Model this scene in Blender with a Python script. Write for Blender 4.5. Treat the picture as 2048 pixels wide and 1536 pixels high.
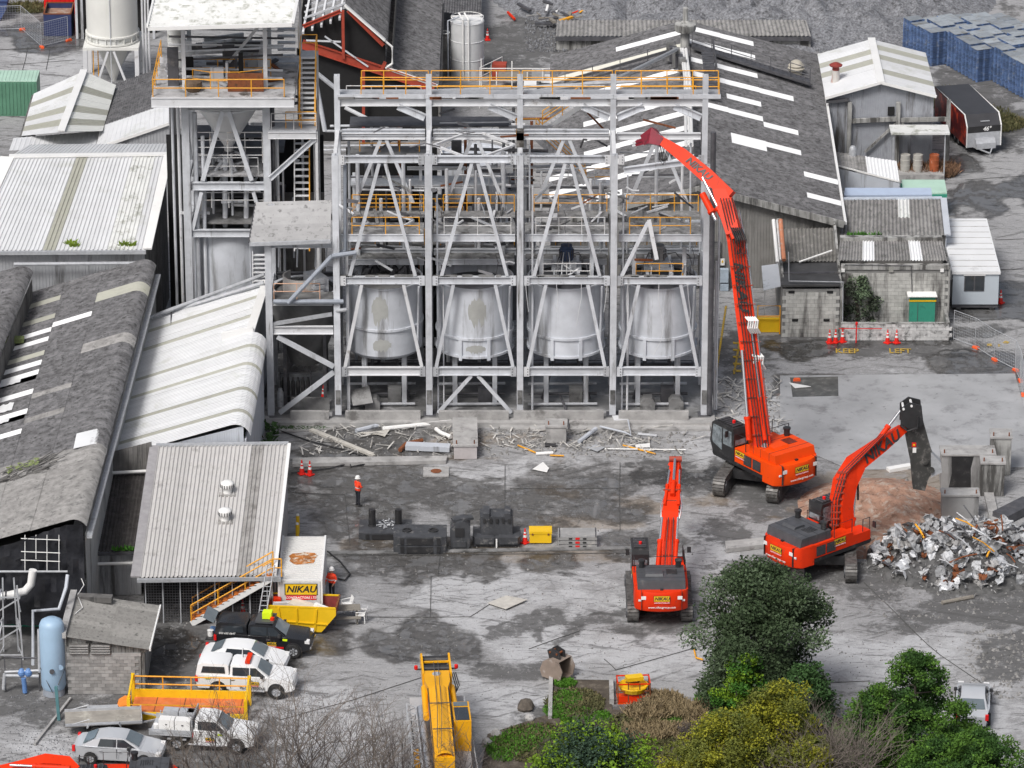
import bpy, bmesh, math, random
import numpy as np
from mathutils import Vector as V, Matrix
from mathutils.noise import noise as pnoise, fractal
R=math.radians
for o in list(bpy.data.objects): bpy.data.objects.remove(o)
sc=bpy.context.scene
COL=sc.collection
rnd=random.Random(7)
# ---------------------------------------------------------------- camera, sky, sun, exposure
F=9820.0; TH=R(22); DIST=301.0
CAM=V((0,-DIST*math.cos(TH),DIST*math.sin(TH)))
cd=bpy.data.cameras.new('camera'); co=bpy.data.objects.new('camera',cd); COL.objects.link(co)
co.location=CAM; co.rotation_euler=(math.pi/2-TH,0,0)
cd.sensor_width=36; cd.lens=36*F/2048; cd.clip_start=1; cd.clip_end=3000
sc.camera=co
w=bpy.data.worlds.new('World'); sc.world=w; w.use_nodes=True
nt=w.node_tree; bg=nt.nodes['Background']
sk=nt.nodes.new('ShaderNodeTexSky'); sk.sky_type='NISHITA'; sk.sun_disc=False
SUN_EL,SUN_AZ=R(52),R(-148)
sk.sun_elevation=SUN_EL; sk.sun_rotation=SUN_AZ; sk.air_density=1.0; sk.dust_density=6.0; sk.ozone_density=1.0
hs=nt.nodes.new('ShaderNodeHueSaturation'); hs.inputs['Saturation'].default_value=0.62
nt.links.new(sk.outputs[0],hs.inputs['Color']); nt.links.new(hs.outputs[0],bg.inputs['Color'])
bg.inputs['Strength'].default_value=0.066
sl=bpy.data.lights.new('sun','SUN'); so=bpy.data.objects.new('sun',sl); COL.objects.link(so)
sl.energy=1.5; sl.angle=R(18); sl.color=(1,.985,.965)
so.rotation_euler=V((-math.sin(SUN_AZ)*math.cos(SUN_EL),-math.cos(SUN_AZ)*math.cos(SUN_EL),-math.sin(SUN_EL))).to_track_quat('-Z','Y').to_euler()
so.location=(0,0,150)
vs=sc.view_settings; vs.view_transform='Standard'; vs.look='None'; vs.exposure=0.66; vs.gamma=1
# ---------------------------------------------------------------- picture point -> place
def ray(px,py):
    u=(px-1024)/F; v=(768-py)/F
    return V((u,math.cos(TH)+v*math.sin(TH),-math.sin(TH)+v*math.cos(TH)))
def P(px,py,z=0.0):
    r=ray(px,py); return CAM+r*((z-CAM.z)/r.z)
def PY(px,py,Y):
    r=ray(px,py); return CAM+r*((Y-CAM.y)/r.y)
# ---------------------------------------------------------------- mesh builder
class B:
    def __init__(s): s.v=[]; s.f=[]; s.sm=False
    def add(s,vs,fs):
        n=len(s.v); s.v+=[V(p) for p in vs]; s.f+=[tuple(i+n for i in f) for f in fs]; return s
    def box(s,c,d,rz=0,m=None):
        x,y,z=d[0]/2,d[1]/2,d[2]/2
        p=[V(q) for q in((-x,-y,-z),(x,-y,-z),(x,y,-z),(-x,y,-z),(-x,-y,z),(x,-y,z),(x,y,z),(-x,y,z))]
        M=m if m is not None else Matrix.Rotation(rz,3,'Z')
        return s.add([M@q+V(c) for q in p],[(3,2,1,0),(4,5,6,7),(0,1,5,4),(1,2,6,5),(2,3,7,6),(3,0,4,7)])
    def bb(s,x0,y0,z0,x1,y1,z1): return s.box(((x0+x1)/2,(y0+y1)/2,(z0+z1)/2),(abs(x1-x0),abs(y1-y0),abs(z1-z0)))
    def prof(s,p,q,pf,up=(0,0,1)):
        p=V(p);q=V(q);t=(q-p).normalized();up=V(up)
        if abs(t.dot(up))>.98: up=V((0,1,0)) if abs(t.y)<.9 else V((0,0,1))
        a=t.cross(up).normalized();u=a.cross(t)
        n=len(pf); vs=[p+a*x+u*y for x,y in pf]+[q+a*x+u*y for x,y in pf]
        return s.add(vs,[(i,(i+1)%n,n+(i+1)%n,n+i) for i in range(n)]+[tuple(range(n-1,-1,-1)),tuple(range(n,2*n))])
    def bar(s,p,q,w,h=None,up=(0,0,1)):
        h=w if h is None else h
        return s.prof(p,q,[(-w/2,-h/2),(w/2,-h/2),(w/2,h/2),(-w/2,h/2)],up)
    def ib(s,p,q,w,h,up=(0,0,1),t=.035):
        x,y=w/2,h/2; k=t*.8
        return s.prof(p,q,[(-x,-y),(x,-y),(x,-y+t),(k/2,-y+t),(k/2,y-t),(x,y-t),(x,y),(-x,y),(-x,y-t),(-k/2,y-t),(-k/2,-y+t),(-x,-y+t)],up)
    def tube(s,pts,r,n=8,cap=True):
        pts=[V(p) for p in pts]; k=len(pts); rr=r if isinstance(r,(list,tuple)) else [r]*k
        vs=[];ref=None
        for i,p in enumerate(pts):
            t=((pts[min(i+1,k-1)]-p).normalized()+(p-pts[max(i-1,0)]).normalized())
            t=t.normalized() if t.length>1e-6 else V((0,0,1))
            if ref is None: ref=V((0,0,1)) if abs(t.z)<.9 else V((1,0,0))
            a=t.cross(ref).normalized(); b=a.cross(t)
            vs+=[p+(a*math.cos(2*math.pi*j/n)+b*math.sin(2*math.pi*j/n))*rr[i] for j in range(n)]
        fs=[(i*n+j,i*n+(j+1)%n,(i+1)*n+(j+1)%n,(i+1)*n+j) for i in range(k-1) for j in range(n)]
        if cap: fs+=[tuple(range(n-1,-1,-1)),tuple(range((k-1)*n,k*n))]
        return s.add(vs,fs)
    def lathe(s,c,pf,n=24,cap=True,a0=0,a1=2*math.pi):
        c=V(c);full=abs(a1-a0-2*math.pi)<1e-5;m=n if full else n+1;vs=[]
        for r,z in pf: vs+=[c+V((r*math.cos(a0+(a1-a0)*j/n),r*math.sin(a0+(a1-a0)*j/n),z)) for j in range(m)]
        fs=[(i*m+j,i*m+(j+1)%m,(i+1)*m+(j+1)%m,(i+1)*m+j) for i in range(len(pf)-1) for j in range(n)]
        if cap and full:
            if pf[0][0]>1e-4: fs.append(tuple(range(m-1,-1,-1)))
            if pf[-1][0]>1e-4: fs.append(tuple(range((len(pf)-1)*m,len(pf)*m)))
        return s.add(vs,fs)
    def prism(s,pts,ex):
        ex=V(ex);n=len(pts);pts=[V(p) for p in pts]
        return s.add(pts+[p+ex for p in pts],[tuple(range(n-1,-1,-1)),tuple(range(n,2*n))]+[(i,(i+1)%n,n+(i+1)%n,n+i) for i in range(n)])
    def side(s,pts,y0,y1): # outline in x,z pulled along y
        return s.prism([(x,y0,z) for x,z in pts],(0,y1-y0,0))
    def face(s,pts): return s.add(pts,[tuple(range(len(pts)))])
WM={}
def link(o): COL.objects.link(o); return o
def tag(o,label=None,cat=None,group=None,kind=None):
    if label: o['label']=label
    if cat: o['category']=cat
    if group: o['group']=group
    if kind: o['kind']=kind
    return o
def thing(name,label,cat,loc=(0,0,0),rz=0,group=None,kind='thing'):
    o=link(bpy.data.objects.new(name,None)); o.empty_display_size=.3
    o.location=loc; o.rotation_euler=(0,0,rz); WM[o]=Matrix.Translation(V(loc))@Matrix.Rotation(rz,4,'Z')
    return tag(o,label,cat,group,kind)
def mesh(b,name,fix=True,sm=None):
    me=bpy.data.meshes.new(name); me.from_pydata([tuple(p) for p in b.v],[],b.f)
    if fix:
        bm=bmesh.new(); bm.from_mesh(me); bmesh.ops.recalc_face_normals(bm,faces=bm.faces[:]); bm.to_mesh(me); bm.free()
    if sm or b.sm:
        me.polygons.foreach_set('use_smooth',[True]*len(me.polygons))
        try: me.set_sharp_from_angle(angle=R(38))
        except Exception: pass
    me.update(); return me
def ob(name,b,mat,parent=None,world=False,label=None,cat=None,group=None,kind=None,sm=False,fix=True):
    """one mesh object; world=True: coordinates are given in the place, not in the parent"""
    me=b if isinstance(b,bpy.types.Mesh) else mesh(b,name,fix,sm)
    if not isinstance(b,bpy.types.Mesh): me.materials.append(mat)
    o=link(bpy.data.objects.new(name,me))
    if parent is not None:
        o.parent=parent
        Mw=WM[parent]
        if world: o.matrix_basis=Mw.inverted(); WM[o]=Matrix.Identity(4)
        else: WM[o]=Mw.copy()
    else: WM[o]=Matrix.Identity(4)
    return tag(o,label,cat,group,kind)
def put(name,me,parent,mw):
    """instance of a shared mesh at world matrix mw"""
    o=link(bpy.data.objects.new(name,me)); o.parent=parent
    o.matrix_basis=(WM[parent].inverted()@mw) if parent is not None else mw
    WM[o]=mw; return o
def clone(root,loc,rz,label=None,group=None):
    r=root.copy(); link(r); r.location=loc; r.rotation_euler=(0,0,rz); WM[r]=Matrix.Translation(V(loc))@Matrix.Rotation(rz,4,'Z')
    if label: r['label']=label
    if group: r['group']=group
    for c in list(root.children):
        d=c.copy(); link(d); d.parent=r
        for e in list(c.children):
            f=e.copy(); link(f); f.parent=d
    return r
# ---------------------------------------------------------------- materials
MT={}
def mat(name,col,rough=.6,metal=0,var=.15,scale=2.5,dirt=None,da=.5,ds=1.2,streak=False,bump=0,bs=20,rn=.0,spec=.5,trans=0,dirt2=None,d2a=.65,d2s=.5):
    if name in MT: return MT[name]
    m=bpy.data.materials.new(name); m.use_nodes=True; t=m.node_tree; N=t.nodes; L=t.links; bs_=N['Principled BSDF']
    bs_.inputs['Roughness'].default_value=rough; bs_.inputs['Metallic'].default_value=metal; bs_.inputs['Specular IOR Level'].default_value=spec
    g=N.new('ShaderNodeNewGeometry'); co=g.outputs['Position']
    def mp(sv):
        q=N.new('ShaderNodeVectorMath'); q.operation='MULTIPLY'; q.inputs[1].default_value=sv; L.new(co,q.inputs[0]); return q.outputs[0]
    def noise(vec,sc_,det=5,ro=.6):
        n=N.new('ShaderNodeTexNoise'); n.inputs['Scale'].default_value=sc_; n.inputs['Detail'].default_value=det; n.inputs['Roughness'].default_value=ro; L.new(vec,n.inputs['Vector']); return n.outputs['Fac']
    def ramp(f,a,b,c0=(0,0,0,1),c1=(1,1,1,1)):
        r=N.new('ShaderNodeValToRGB'); r.color_ramp.elements[0].position=a; r.color_ramp.elements[1].position=b; r.color_ramp.elements[0].color=c0; r.color_ramp.elements[1].color=c1; L.new(f,r.inputs[0]); return r.outputs[0]
    def mix(f,a,b,mode='MIX'):
        x=N.new('ShaderNodeMix'); x.data_type='RGBA'; x.blend_type=mode
        for k,vv in((0,f),(6,a),(7,b)):
            if isinstance(vv,(int,float)): x.inputs[k].default_value=vv
            elif isinstance(vv,tuple): x.inputs[k].default_value=vv
            else: L.new(vv,x.inputs[k])
        return x.outputs[2]
    c4=lambda c,k=1:(min(c[0]*k,1),min(c[1]*k,1),min(c[2]*k,1),1)
    out=ramp(noise(co,scale),.3,.7,c4(col,1-var),c4(col,1+var))
    if dirt:
        vec=mp((1,1,.12)) if streak else co
        f=ramp(noise(vec,ds,7,.68),da,min(da+.14,1)); out=mix(f,out,c4(dirt))
    if dirt2:
        f=ramp(noise(co,d2s,7,.7),d2a,min(d2a+.06,1)); out=mix(f,out,c4(dirt2))
    if rn:
        oi=N.new('ShaderNodeObjectInfo'); f=ramp(oi.outputs['Random'],0,1,(1-rn,1-rn,1-rn,1),(1+rn,1+rn,1+rn,1)); out=mix(1.0,out,f,'MULTIPLY')
    L.new(out,bs_.inputs['Base Color'])
    if trans: bs_.inputs['Transmission Weight'].default_value=trans
    if bump:
        b=N.new('ShaderNodeBump'); b.inputs['Strength'].default_value=bump; b.inputs['Distance'].default_value=.05; L.new(noise(co,bs,6),b.inputs['Height']); L.new(b.outputs[0],bs_.inputs['Normal'])
    MT[name]=m; return m
GREYD=(.10,.10,.105)
STEEL=mat('painted_steel',(.56,.58,.615),.5,0,.14,1.5,(.13,.125,.12),.57,1.6,True,d2a=.70,dirt2=(.10,.06,.04),d2s=1.6,rn=.1)
STEELW=mat('white_steel',(.64,.65,.67),.5,0,.08,1.5,(.22,.2,.18),.60,1.0,d2a=.66,dirt2=(.28,.12,.04),d2s=.6)
STEELD=mat('dark_steel',(.10,.10,.11),.55,.3,.3,2,(.2,.19,.18),.6)
GALV=mat('galvanised',(.44,.455,.48),.42,.15,.15,4,(.25,.25,.25),.62,rn=.06)
RAILY=mat('yellow_rail',(.78,.36,.02),.5,0,.15,3,(.35,.28,.2),.60,2,rn=.1)
RAILW=mat('pale_rail',(.6,.6,.6),.5,0,.15,3,(.5,.28,.12),.6,2)
TANK=mat('tank_plate',(.56,.585,.63),.42,0,.12,.8,(.27,.275,.285),.53,1.1,True,rn=.04)
TANKP=mat('bare_patch',(.37,.375,.36),.7,0,.1,2)
CONC=mat('concrete',(.36,.355,.35),.85,0,.25,1.2,(.16,.155,.15),.55,.9,bump=.25)
CONCD=mat('dark_concrete',(.20,.20,.20),.6,0,.35,1.0,(.07,.07,.068),.5,.8,bump=.25)
CONCM=mat('mossy_concrete',(.33,.33,.32),.85,0,.3,1,(.07,.068,.065),.46,1.6,True,bump=.3,rn=.12)
ASB=mat('weathered_cement_sheet',(.135,.134,.140),.9,0,.45,2.2,(.045,.045,.046),.52,3.2,bump=.8,bs=9,rn=.12,dirt2=(.3,.3,.3),d2a=.68,d2s=5)
ASBL=mat('pale_cement_sheet',(.25,.245,.24),.9,0,.3,2.2,(.10,.10,.10),.55,2.5,bump=.4,bs=9,rn=.10)
WROOF=mat('white_roof_sheet',(.62,.63,.645),.5,0,.05,.6,(.50,.51,.49),.56,.45,rn=.05)
GREYROOF=mat('grey_roof_sheet',(.50,.49,.48),.6,0,.10,1.2,(.33,.32,.31),.55,1.2,rn=.06,dirt2=(.7,.7,.7),d2a=.7,d2s=6)
MOSSW=mat('lichen_white_sheet',(.64,.65,.64),.6,0,.08,1,(.30,.31,.27),.52,1.4,rn=.05)
SKYL=mat('skylight_sheet',(.80,.81,.82),.35,0,.03,1,(.7,.71,.7),.66,1.5,rn=.04)
SKYG=mat('aged_skylight_sheet',(.37,.37,.32),.5,0,.12,2,(.30,.31,.24),.55,2,rn=.10)
WALLC=mat('grey_wall_sheet',(.38,.39,.41),.6,0,.1,1,(.10,.10,.10),.54,1.3,True,rn=.05)
WALLB=mat('blue_grey_wall_sheet',(.48,.51,.56),.55,0,.08,1,(.12,.12,.12),.57,1.0,True,rn=.03)
WALLD=mat('dark_wall_sheet',(.16,.155,.15),.7,0,.25,1.5,(.05,.05,.05),.52,1.5,True,rn=.08)
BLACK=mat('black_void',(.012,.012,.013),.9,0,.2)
RUST=mat('rust',(.22,.07,.025),.85,0,.4,3,(.09,.04,.02),.5,3)
REDST=mat('red_oxide_steel',(.36,.055,.03),.6,0,.2,2,(.14,.04,.03),.58,2)
MORTAR=mat('mortar',(.22,.22,.215),.95,0,.2,2)
BLOCK=mat('concrete_block',(.31,.305,.30),.9,0,.15,3,(.12,.12,.115),.58,.8,rn=.22)
BLOCKW=mat('pale_block',(.44,.44,.42),.9,0,.15,3,(.075,.07,.068),.46,.9,True,rn=.12)
WHITEP=mat('white_paint',(.80,.80,.79),.4,0,.04,1,(.5,.5,.48),.66,1.5)
ORANGE=mat('orange_machine_paint',(.72,.034,.003),.5,0,.08,1.2,(.40,.03,.006),.58,2.2,dirt2=(.16,.08,.06),d2a=.64,d2s=3.5,spec=.25)
ORANGEL=mat('bright_orange_paint',(.80,.068,.003),.45,0,.06,1,(.52,.05,.008),.6,2,dirt2=(.22,.11,.07),d2a=.66,d2s=3.5,spec=.25)
MBLACK=mat('black_machine_paint',(.028,.028,.03),.42,0,.25,2,(.10,.095,.09),.58,2)
MGREY=mat('dark_grey_machine_paint',(.07,.073,.08),.45,0,.2,2,(.15,.145,.14),.6,2)
RUBBER=mat('rubber',(.022,.022,.022),.8,0,.3,4,(.08,.075,.07),.6,3)
TRACKM=mat('worn_track_steel',(.16,.155,.15),.55,.4,.3,4,(.06,.055,.05),.5,3)
CHROME=mat('polished_rod',(.75,.76,.78),.15,.9,.05)
GLASSD=mat('dark_glass',(.035,.042,.05),.06,0,.2,1,spec=.8)
GLASSL=mat('windscreen_glass',(.14,.17,.19),.07,0,.2,1,spec=.8)
YELLOW=mat('yellow_paint',(.80,.50,.012),.42,0,.07,1.5,(.40,.26,.03),.62,2)
YCRANE=mat('crane_yellow',(.82,.40,.006),.34,0,.07,1,(.5,.24,.01),.6,2,dirt2=(.2,.13,.05),d2a=.67,d2s=3)
WCAR=mat('white_car_paint',(.82,.83,.84),.2,0,.02,1,spec=.6)
SCAR=mat('silver_car_paint',(.56,.58,.61),.22,.2,.03,1)
KCAR=mat('black_car_paint',(.018,.019,.022),.18,0,.1,1,spec=.6)
REDP=mat('red_paint',(.70,.012,.012),.4,0,.08,2)
CONEM=mat('cone_red',(.72,.02,.012),.5,0,.08,3,(.4,.03,.02),.62,6)
REFLW=mat('reflective_white',(.75,.75,.75),.4,0,.1,6)
LIME=mat('lime_panel',(.68,.88,.01),.5,0,.05)
WOODG=mat('grey_timber',(.24,.22,.19),.85,0,.25,4,(.1,.09,.08),.55,4)
BLUEP=mat('blue_pallet',(.10,.165,.32),.8,0,.3,3,(.28,.31,.36),.56,2.5,rn=.25)
BLUEPT=mat('faded_pallet_top',(.28,.31,.34),.8,0,.22,3,(.2,.2,.19),.52,1.5,rn=.22)
BLUET=mat('pale_blue_tank',(.33,.47,.62),.45,0,.06,1,(.2,.28,.36),.66,1.5)
GREENC=mat('green_container',(.10,.24,.16),.5,0,.1,1,(.05,.11,.08),.6,1,True)
GREENL=mat('pale_green_roof',(.42,.60,.50),.5,0,.08,1,(.2,.35,.28),.62,2)
TEAL=mat('teal_paint',(.04,.27,.19),.55,0,.1,2,(.03,.16,.12),.55,2)
NAVY=mat('navy_skip_paint',(.03,.045,.13),.5,0,.2,2,(.03,.03,.05),.55,2)
TARP=mat('black_tarp',(.022,.023,.028),.22,0,.3,1.5,bump=.9,bs=3)
SKIN=mat('skin',(.5,.28,.19),.6,0,.05)
HIVIS=mat('hi_vis_orange',(.95,.07,.02),.7,0,.06,5)
CLOTHD=mat('dark_clothing',(.025,.027,.035),.85,0,.2,6)
EARTH=mat('red_brown_earth',(.32,.19,.135),.95,0,.3,1.6,(.40,.34,.29),.50,2.2,bump=1.0,bs=5,dirt2=(.17,.10,.07),d2a=.58,d2s=3)
SCRAPM=mat('torn_pale_plate',(.37,.38,.395),.55,0,.25,2.5,(.12,.115,.11),.53,2.4,rn=.4)
GRAVEL=mat('gravel',(.19,.195,.21),.95,0,.55,6,(.06,.06,.064),.52,2.5,bump=.9,bs=7)
STRIPEY=mat('yellow_road_paint',(.46,.30,.03),.8,0,.15,3,(.16,.15,.13),.50,3.5)
# ---------------------------------------------------------------- ground
gx=[-500,-160,-80]+list(np.arange(-48,48.01,.3))+[80,160,500]
gy=[-225,-120,-75]+list(np.arange(-60,92.01,.3))+[130,300,900]
XX,YY=np.meshgrid(np.array(gx,float),np.array(gy,float))
def to_px(X,Y,Z=0.0):
    dx=X; dy=Y-CAM.y; dz=Z-CAM.z
    f=dy*math.cos(TH)-dz*math.sin(TH); u=dy*math.sin(TH)+dz*math.cos(TH)
    f=np.where(f<1,1,f) if isinstance(f,np.ndarray) else f
    return 1024+F*dx/f,768-F*u/f
PXX,PYY=to_px(XX,YY)
def vnoise(x,y,seed,oct=4):
    out=np.zeros_like(x); amp=1.0; tot=0
    for o in range(oct):
        xi=np.floor(x).astype(int); yi=np.floor(y).astype(int); fx=x-xi; fy=y-yi
        h=lambda a,b: (np.sin(a*127.1+b*311.7+seed*74.7)*43758.5453)%1.0
        u=fx*fx*(3-2*fx); v=fy*fy*(3-2*fy)
        out+=amp*((h(xi,yi)*(1-u)+h(xi+1,yi)*u)*(1-v)+(h(xi,yi+1)*(1-u)+h(xi+1,yi+1)*u)*v); tot+=amp
        x=x*2.03+3.1; y=y*2.03+1.7; amp*=.5
    return out/tot
wx=(vnoise(XX*.45,YY*.3,1,6)-.5)*1.7; wy=(vnoise(XX*.45,YY*.3,2,6)-.5)*1.7
def blob(cx,cy,rx,ry,ang=0,soft=.35,warp=1.0,box=False):
    dx=PXX-cx+wx*rx*warp*1.1; dy=PYY-cy+wy*ry*warp*1.1
    a=R(ang); x=dx*math.cos(a)+dy*math.sin(a); y=-dx*math.sin(a)+dy*math.cos(a)
    d=np.maximum(np.abs(x/rx),np.abs(y/ry)) if box else np.sqrt((x/rx)**2+(y/ry)**2)
    return np.clip((1-d)/soft+.5,0,1)
Wt=np.zeros_like(XX); Dk=np.zeros_like(XX); Oc=np.zeros_like(XX); Pl=np.zeros_like(XX)
def addm(A,*specs,k=1.0):
    for s in specs: np.maximum(A,blob(*s)*k,out=A)
# wet and puddled areas (picture coordinates of their centres)
addm(Wt,(760,960,210,75,0,.5),(760,900,200,45,0,.6),(900,1120,260,40,2,.5),(1180,960,140,40,0,.7),(1400,960,90,30,0,.6),
     (1290,1090,110,30,0,.6),(690,1030,130,60,0,.6),(1050,1010,240,50,0,.8),(1160,800,200,40,0,.7),(560,1290,130,50,5,.5),(860,1290,150,45,12,.5),(760,1300,70,30,20,.5),(330,1310,70,60,0,.5),k=.92)
addm(Wt,(1990,600,120,42,0,.2,.3),(1960,730,130,30,5,.25,.4),(1620,770,75,24,0,.15,.15,True),(1840,680,80,14,0,.3),(1990,395,120,35,-5,.3),(1900,330,70,18,0,.4),
     (60,75,40,22,-10,.25),(150,70,80,30,0,.3),(120,60,120,60,0,.5),(1120,780,110,14,0,.4),(1340,790,90,20,0,.5),(1170,785,60,22,0,.4),(630,735,60,16,0,.5),(650,915,60,16,10,.3),(720,870,60,10,15,.3),
     (1960,280,60,20,0,.4),(1620,700,90,22,0,.6),(1960,660,60,12,0,.5))
addm(Dk,(1480,700,60,60,0,.8),(1650,695,190,26,0,.6),(1850,690,110,30,0,.6),(1330,955,60,18,0,.3),(1430,950,50,18,0,.4),(1330,930,60,10,0,.4),
     (2020,1310,70,60,0,.25,.7),(1960,1210,200,40,-8,.4),(1840,1230,120,30,-6,.5),(1720,1160,120,40,0,.6),(1560,1150,120,50,0,.6),(250,1420,100,50,0,.4),(60,1290,140,110,0,.4),(60,1390,120,60,0,.5),(330,1250,110,70,0,.4),
     (380,1500,220,70,0,.5),(420,1470,150,60,0,.4),(400,1340,110,60,0,.5),(30,1340,120,90,0,.4),(560,1330,70,40,0,.6),(800,800,160,30,0,.6),(900,680,300,40,0,.7),(600,760,120,90,0,.7),(1030,1340,90,18,-5,.6),(1190,1230,180,14,-18,.5),
     (1500,960,120,60,0,.8),(1330,1250,130,18,0,.7),(1600,1010,120,30,0,.6),(1150,1440,160,40,0,.6),(1960,120,140,90,30,.4),(1800,60,140,40,0,.5),(1980,210,100,60,30,.4),(1140,60,140,70,0,.5),(1030,100,100,70,0,.6),(560,840,60,14,0,.5),(1450,1060,60,30,0,.8),(1540,1300,100,40,0,.7),k=.85)
addm(Oc,(900,1100,300,18,3,.7),(1120,1110,170,16,0,.7),(1280,1010,70,22,15,.5),(1180,1045,110,18,5,.7),(940,880,70,16,0,.8),(1110,985,60,18,0,.8),(1040,880,60,14,0,.9),(1760,1000,170,70,0,.6),(1820,950,60,30,0,.8),(1420,1000,60,16,0,.9),(880,1085,90,12,0,.9),(470,1080,0.1,.1),(840,915,160,6,0,.8))
addm(Pl,(1000,945,150,25,0,.6),(1130,940,120,30,0,.6),(1230,1060,50,24,0,.15,.6),(1180,1075,60,20,0,.2,.6),(1780,830,260,75,0,.6),(1900,870,160,60,0,.6),(1040,1180,200,60,0,.8),(1420,1110,90,60,0,.8),(940,1200,220,30,0,.8),
     (1720,1310,190,60,0,.7),(1250,1300,200,60,0,.7),(1000,1260,180,50,0,.8),(640,1440,160,60,0,.7),(1000,1400,140,40,0,.7),(1960,1440,100,90,0,.7),(80,1490,70,30,0,.5),(100,160,130,40,0,.6),(80,120,160,30,0,.8),(1480,880,110,50,0,.8),(1600,860,120,30,0,.7),(1460,600,30,90,8,.8))
def grid_obj(name,zf,mat_,attr=True):
    ny,nx=XX.shape; ZZ=zf
    me=bpy.data.meshes.new(name)
    vs_=np.stack([XX,YY,ZZ],-1).reshape(-1,3)
    idx=np.arange(ny*nx).reshape(ny,nx)
    fs=np.stack([idx[:-1,:-1],idx[:-1,1:],idx[1:,1:],idx[1:,:-1]],-1).reshape(-1,4)
    me.vertices.add(len(vs_)); me.vertices.foreach_set('co',vs_.ravel())
    me.loops.add(fs.size); me.loops.foreach_set('vertex_index',fs.ravel().astype(np.int32))
    me.polygons.add(len(fs)); me.polygons.foreach_set('loop_start',np.arange(0,fs.size,4,dtype=np.int32))
    me.update(calc_edges=True); me.validate()
    a=me.attributes.new('gm','FLOAT_COLOR','POINT'); a.data.foreach_set('color',np.stack([Wt,Dk,Oc,Pl],-1).reshape(-1).astype(np.float32))
    me.materials.append(mat_); return link(bpy.data.objects.new(name,me))
def ground_material():
    m=bpy.data.materials.new('yard_concrete'); m.use_nodes=True; t=m.node_tree; N=t.nodes; L=t.links; bs_=N['Principled BSDF']
    at=N.new('ShaderNodeAttribute'); at.attribute_name='gm'; sp=N.new('ShaderNodeSeparateColor'); L.new(at.outputs['Color'],sp.inputs[0])
    g=N.new('ShaderNodeNewGeometry')
    def noi(s,d=7,ro=.62,sv=None):
        n=N.new('ShaderNodeTexNoise'); n.inputs['Scale'].default_value=s; n.inputs['Detail'].default_value=d; n.inputs['Roughness'].default_value=ro
        if sv:
            q=N.new('ShaderNodeVectorMath'); q.operation='MULTIPLY'; q.inputs[1].default_value=sv; L.new(g.outputs['Position'],q.inputs[0]); L.new(q.outputs[0],n.inputs['Vector'])
        else: L.new(g.outputs['Position'],n.inputs['Vector'])
        return n.outputs['Fac']
    def ma(op,a,b,c=None):
        x=N.new('ShaderNodeMath'); x.operation=op; x.use_clamp=False
        for i,q in enumerate((a,b) if c is None else (a,b,c)):
            if isinstance(q,(int,float)): x.inputs[i].default_value=q
            else: L.new(q,x.inputs[i])
        return x.outputs[0]
    def ramp(f,a,b,c0=(0,0,0,1),c1=(1,1,1,1)):
        r=N.new('ShaderNodeValToRGB'); r.color_ramp.elements[0].position=a; r.color_ramp.elements[1].position=b; r.color_ramp.elements[0].color=c0; r.color_ramp.elements[1].color=c1; L.new(f,r.inputs[0]); return r.outputs[0]
    def mix(f,a,b,mode='MIX'):
        x=N.new('ShaderNodeMix'); x.data_type='RGBA'; x.blend_type=mode
        for k,vv in((0,f),(6,a),(7,b)):
            if isinstance(vv,(int,float)): x.inputs[k].default_value=vv
            elif isinstance(vv,tuple): x.inputs[k].default_value=vv
            else: L.new(vv,x.inputs[k])
        return x.outputs[2]
    def rot(ang,sx,sy):
        x=N.new('ShaderNodeMapping'); x.inputs['Rotation'].default_value=(0,0,R(ang)); x.inputs['Scale'].default_value=(sx,sy,1)
        pre=N.new('ShaderNodeMapping'); pre.inputs['Rotation'].default_value=(0,0,R(ang)); L.new(g.outputs['Position'],pre.inputs['Vector'])
        q=N.new('ShaderNodeVectorMath'); q.operation='MULTIPLY'; q.inputs[1].default_value=(sx,sy,1); L.new(pre.outputs[0],q.inputs[0])
        return q.outputs[0]
    def noiv(vec,s,d=7,ro=.65):
        n=N.new('ShaderNodeTexNoise'); n.inputs['Scale'].default_value=s; n.inputs['Detail'].default_value=d; n.inputs['Roughness'].default_value=ro; L.new(vec,n.inputs['Vector']); return n.outputs['Fac']
    n1=noi(.10); n2=noi(.55,9,.68); n3=noi(2.4,9,.74); n5=noi(11,5,.7); n6=noi(.9,9,.72)
    s1=noiv(rot(18,.25,1.6),.9); s2=noiv(rot(-32,.25,1.9),1.1); s3=noiv(rot(3,.35,2.4),1.4)
    base=ramp(n1,.35,.65,(.23,.23,.235,1),(.34,.34,.345,1))
    base=mix(ma('MULTIPLY',ramp(n3,.47,.66),.8),base,(.40,.40,.41,1))
    pale=ma('ADD',at.outputs['Alpha'],ma('MULTIPLY',ma('SUBTRACT',n2,.5),2.6)); pale=ma('ADD',pale,ma('MULTIPLY',ma('SUBTRACT',n3,.5),1.6))
    base=mix(ma('MULTIPLY',ramp(pale,.40,1.0),.75),base,(.48,.485,.50,1))
    for s_,t_,f_ in((s1,.56,.62),(s2,.575,.6),(s3,.57,.62)):
        base=mix(ma('MULTIPLY',ramp(ma('ADD',s_,ma('MULTIPLY',ma('SUBTRACT',n3,.5),.35)),t_,t_+.07),f_),base,(.075,.074,.073,1))
    base=mix(ma('MULTIPLY',ramp(n5,.52,.72),.5),base,(.10,.10,.10,1))
    base=mix(ma('MULTIPLY',ramp(n5,.30,.44,(1,1,1,1),(0,0,0,1)),.3),base,(.55,.55,.56,1))
    dk=ma('ADD',ma('MULTIPLY',sp.outputs[1],.92),ma('MULTIPLY',ma('SUBTRACT',n6,.5),2.4)); dk=ma('ADD',dk,ma('MULTIPLY',ma('SUBTRACT',n3,.5),1.5))
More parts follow.
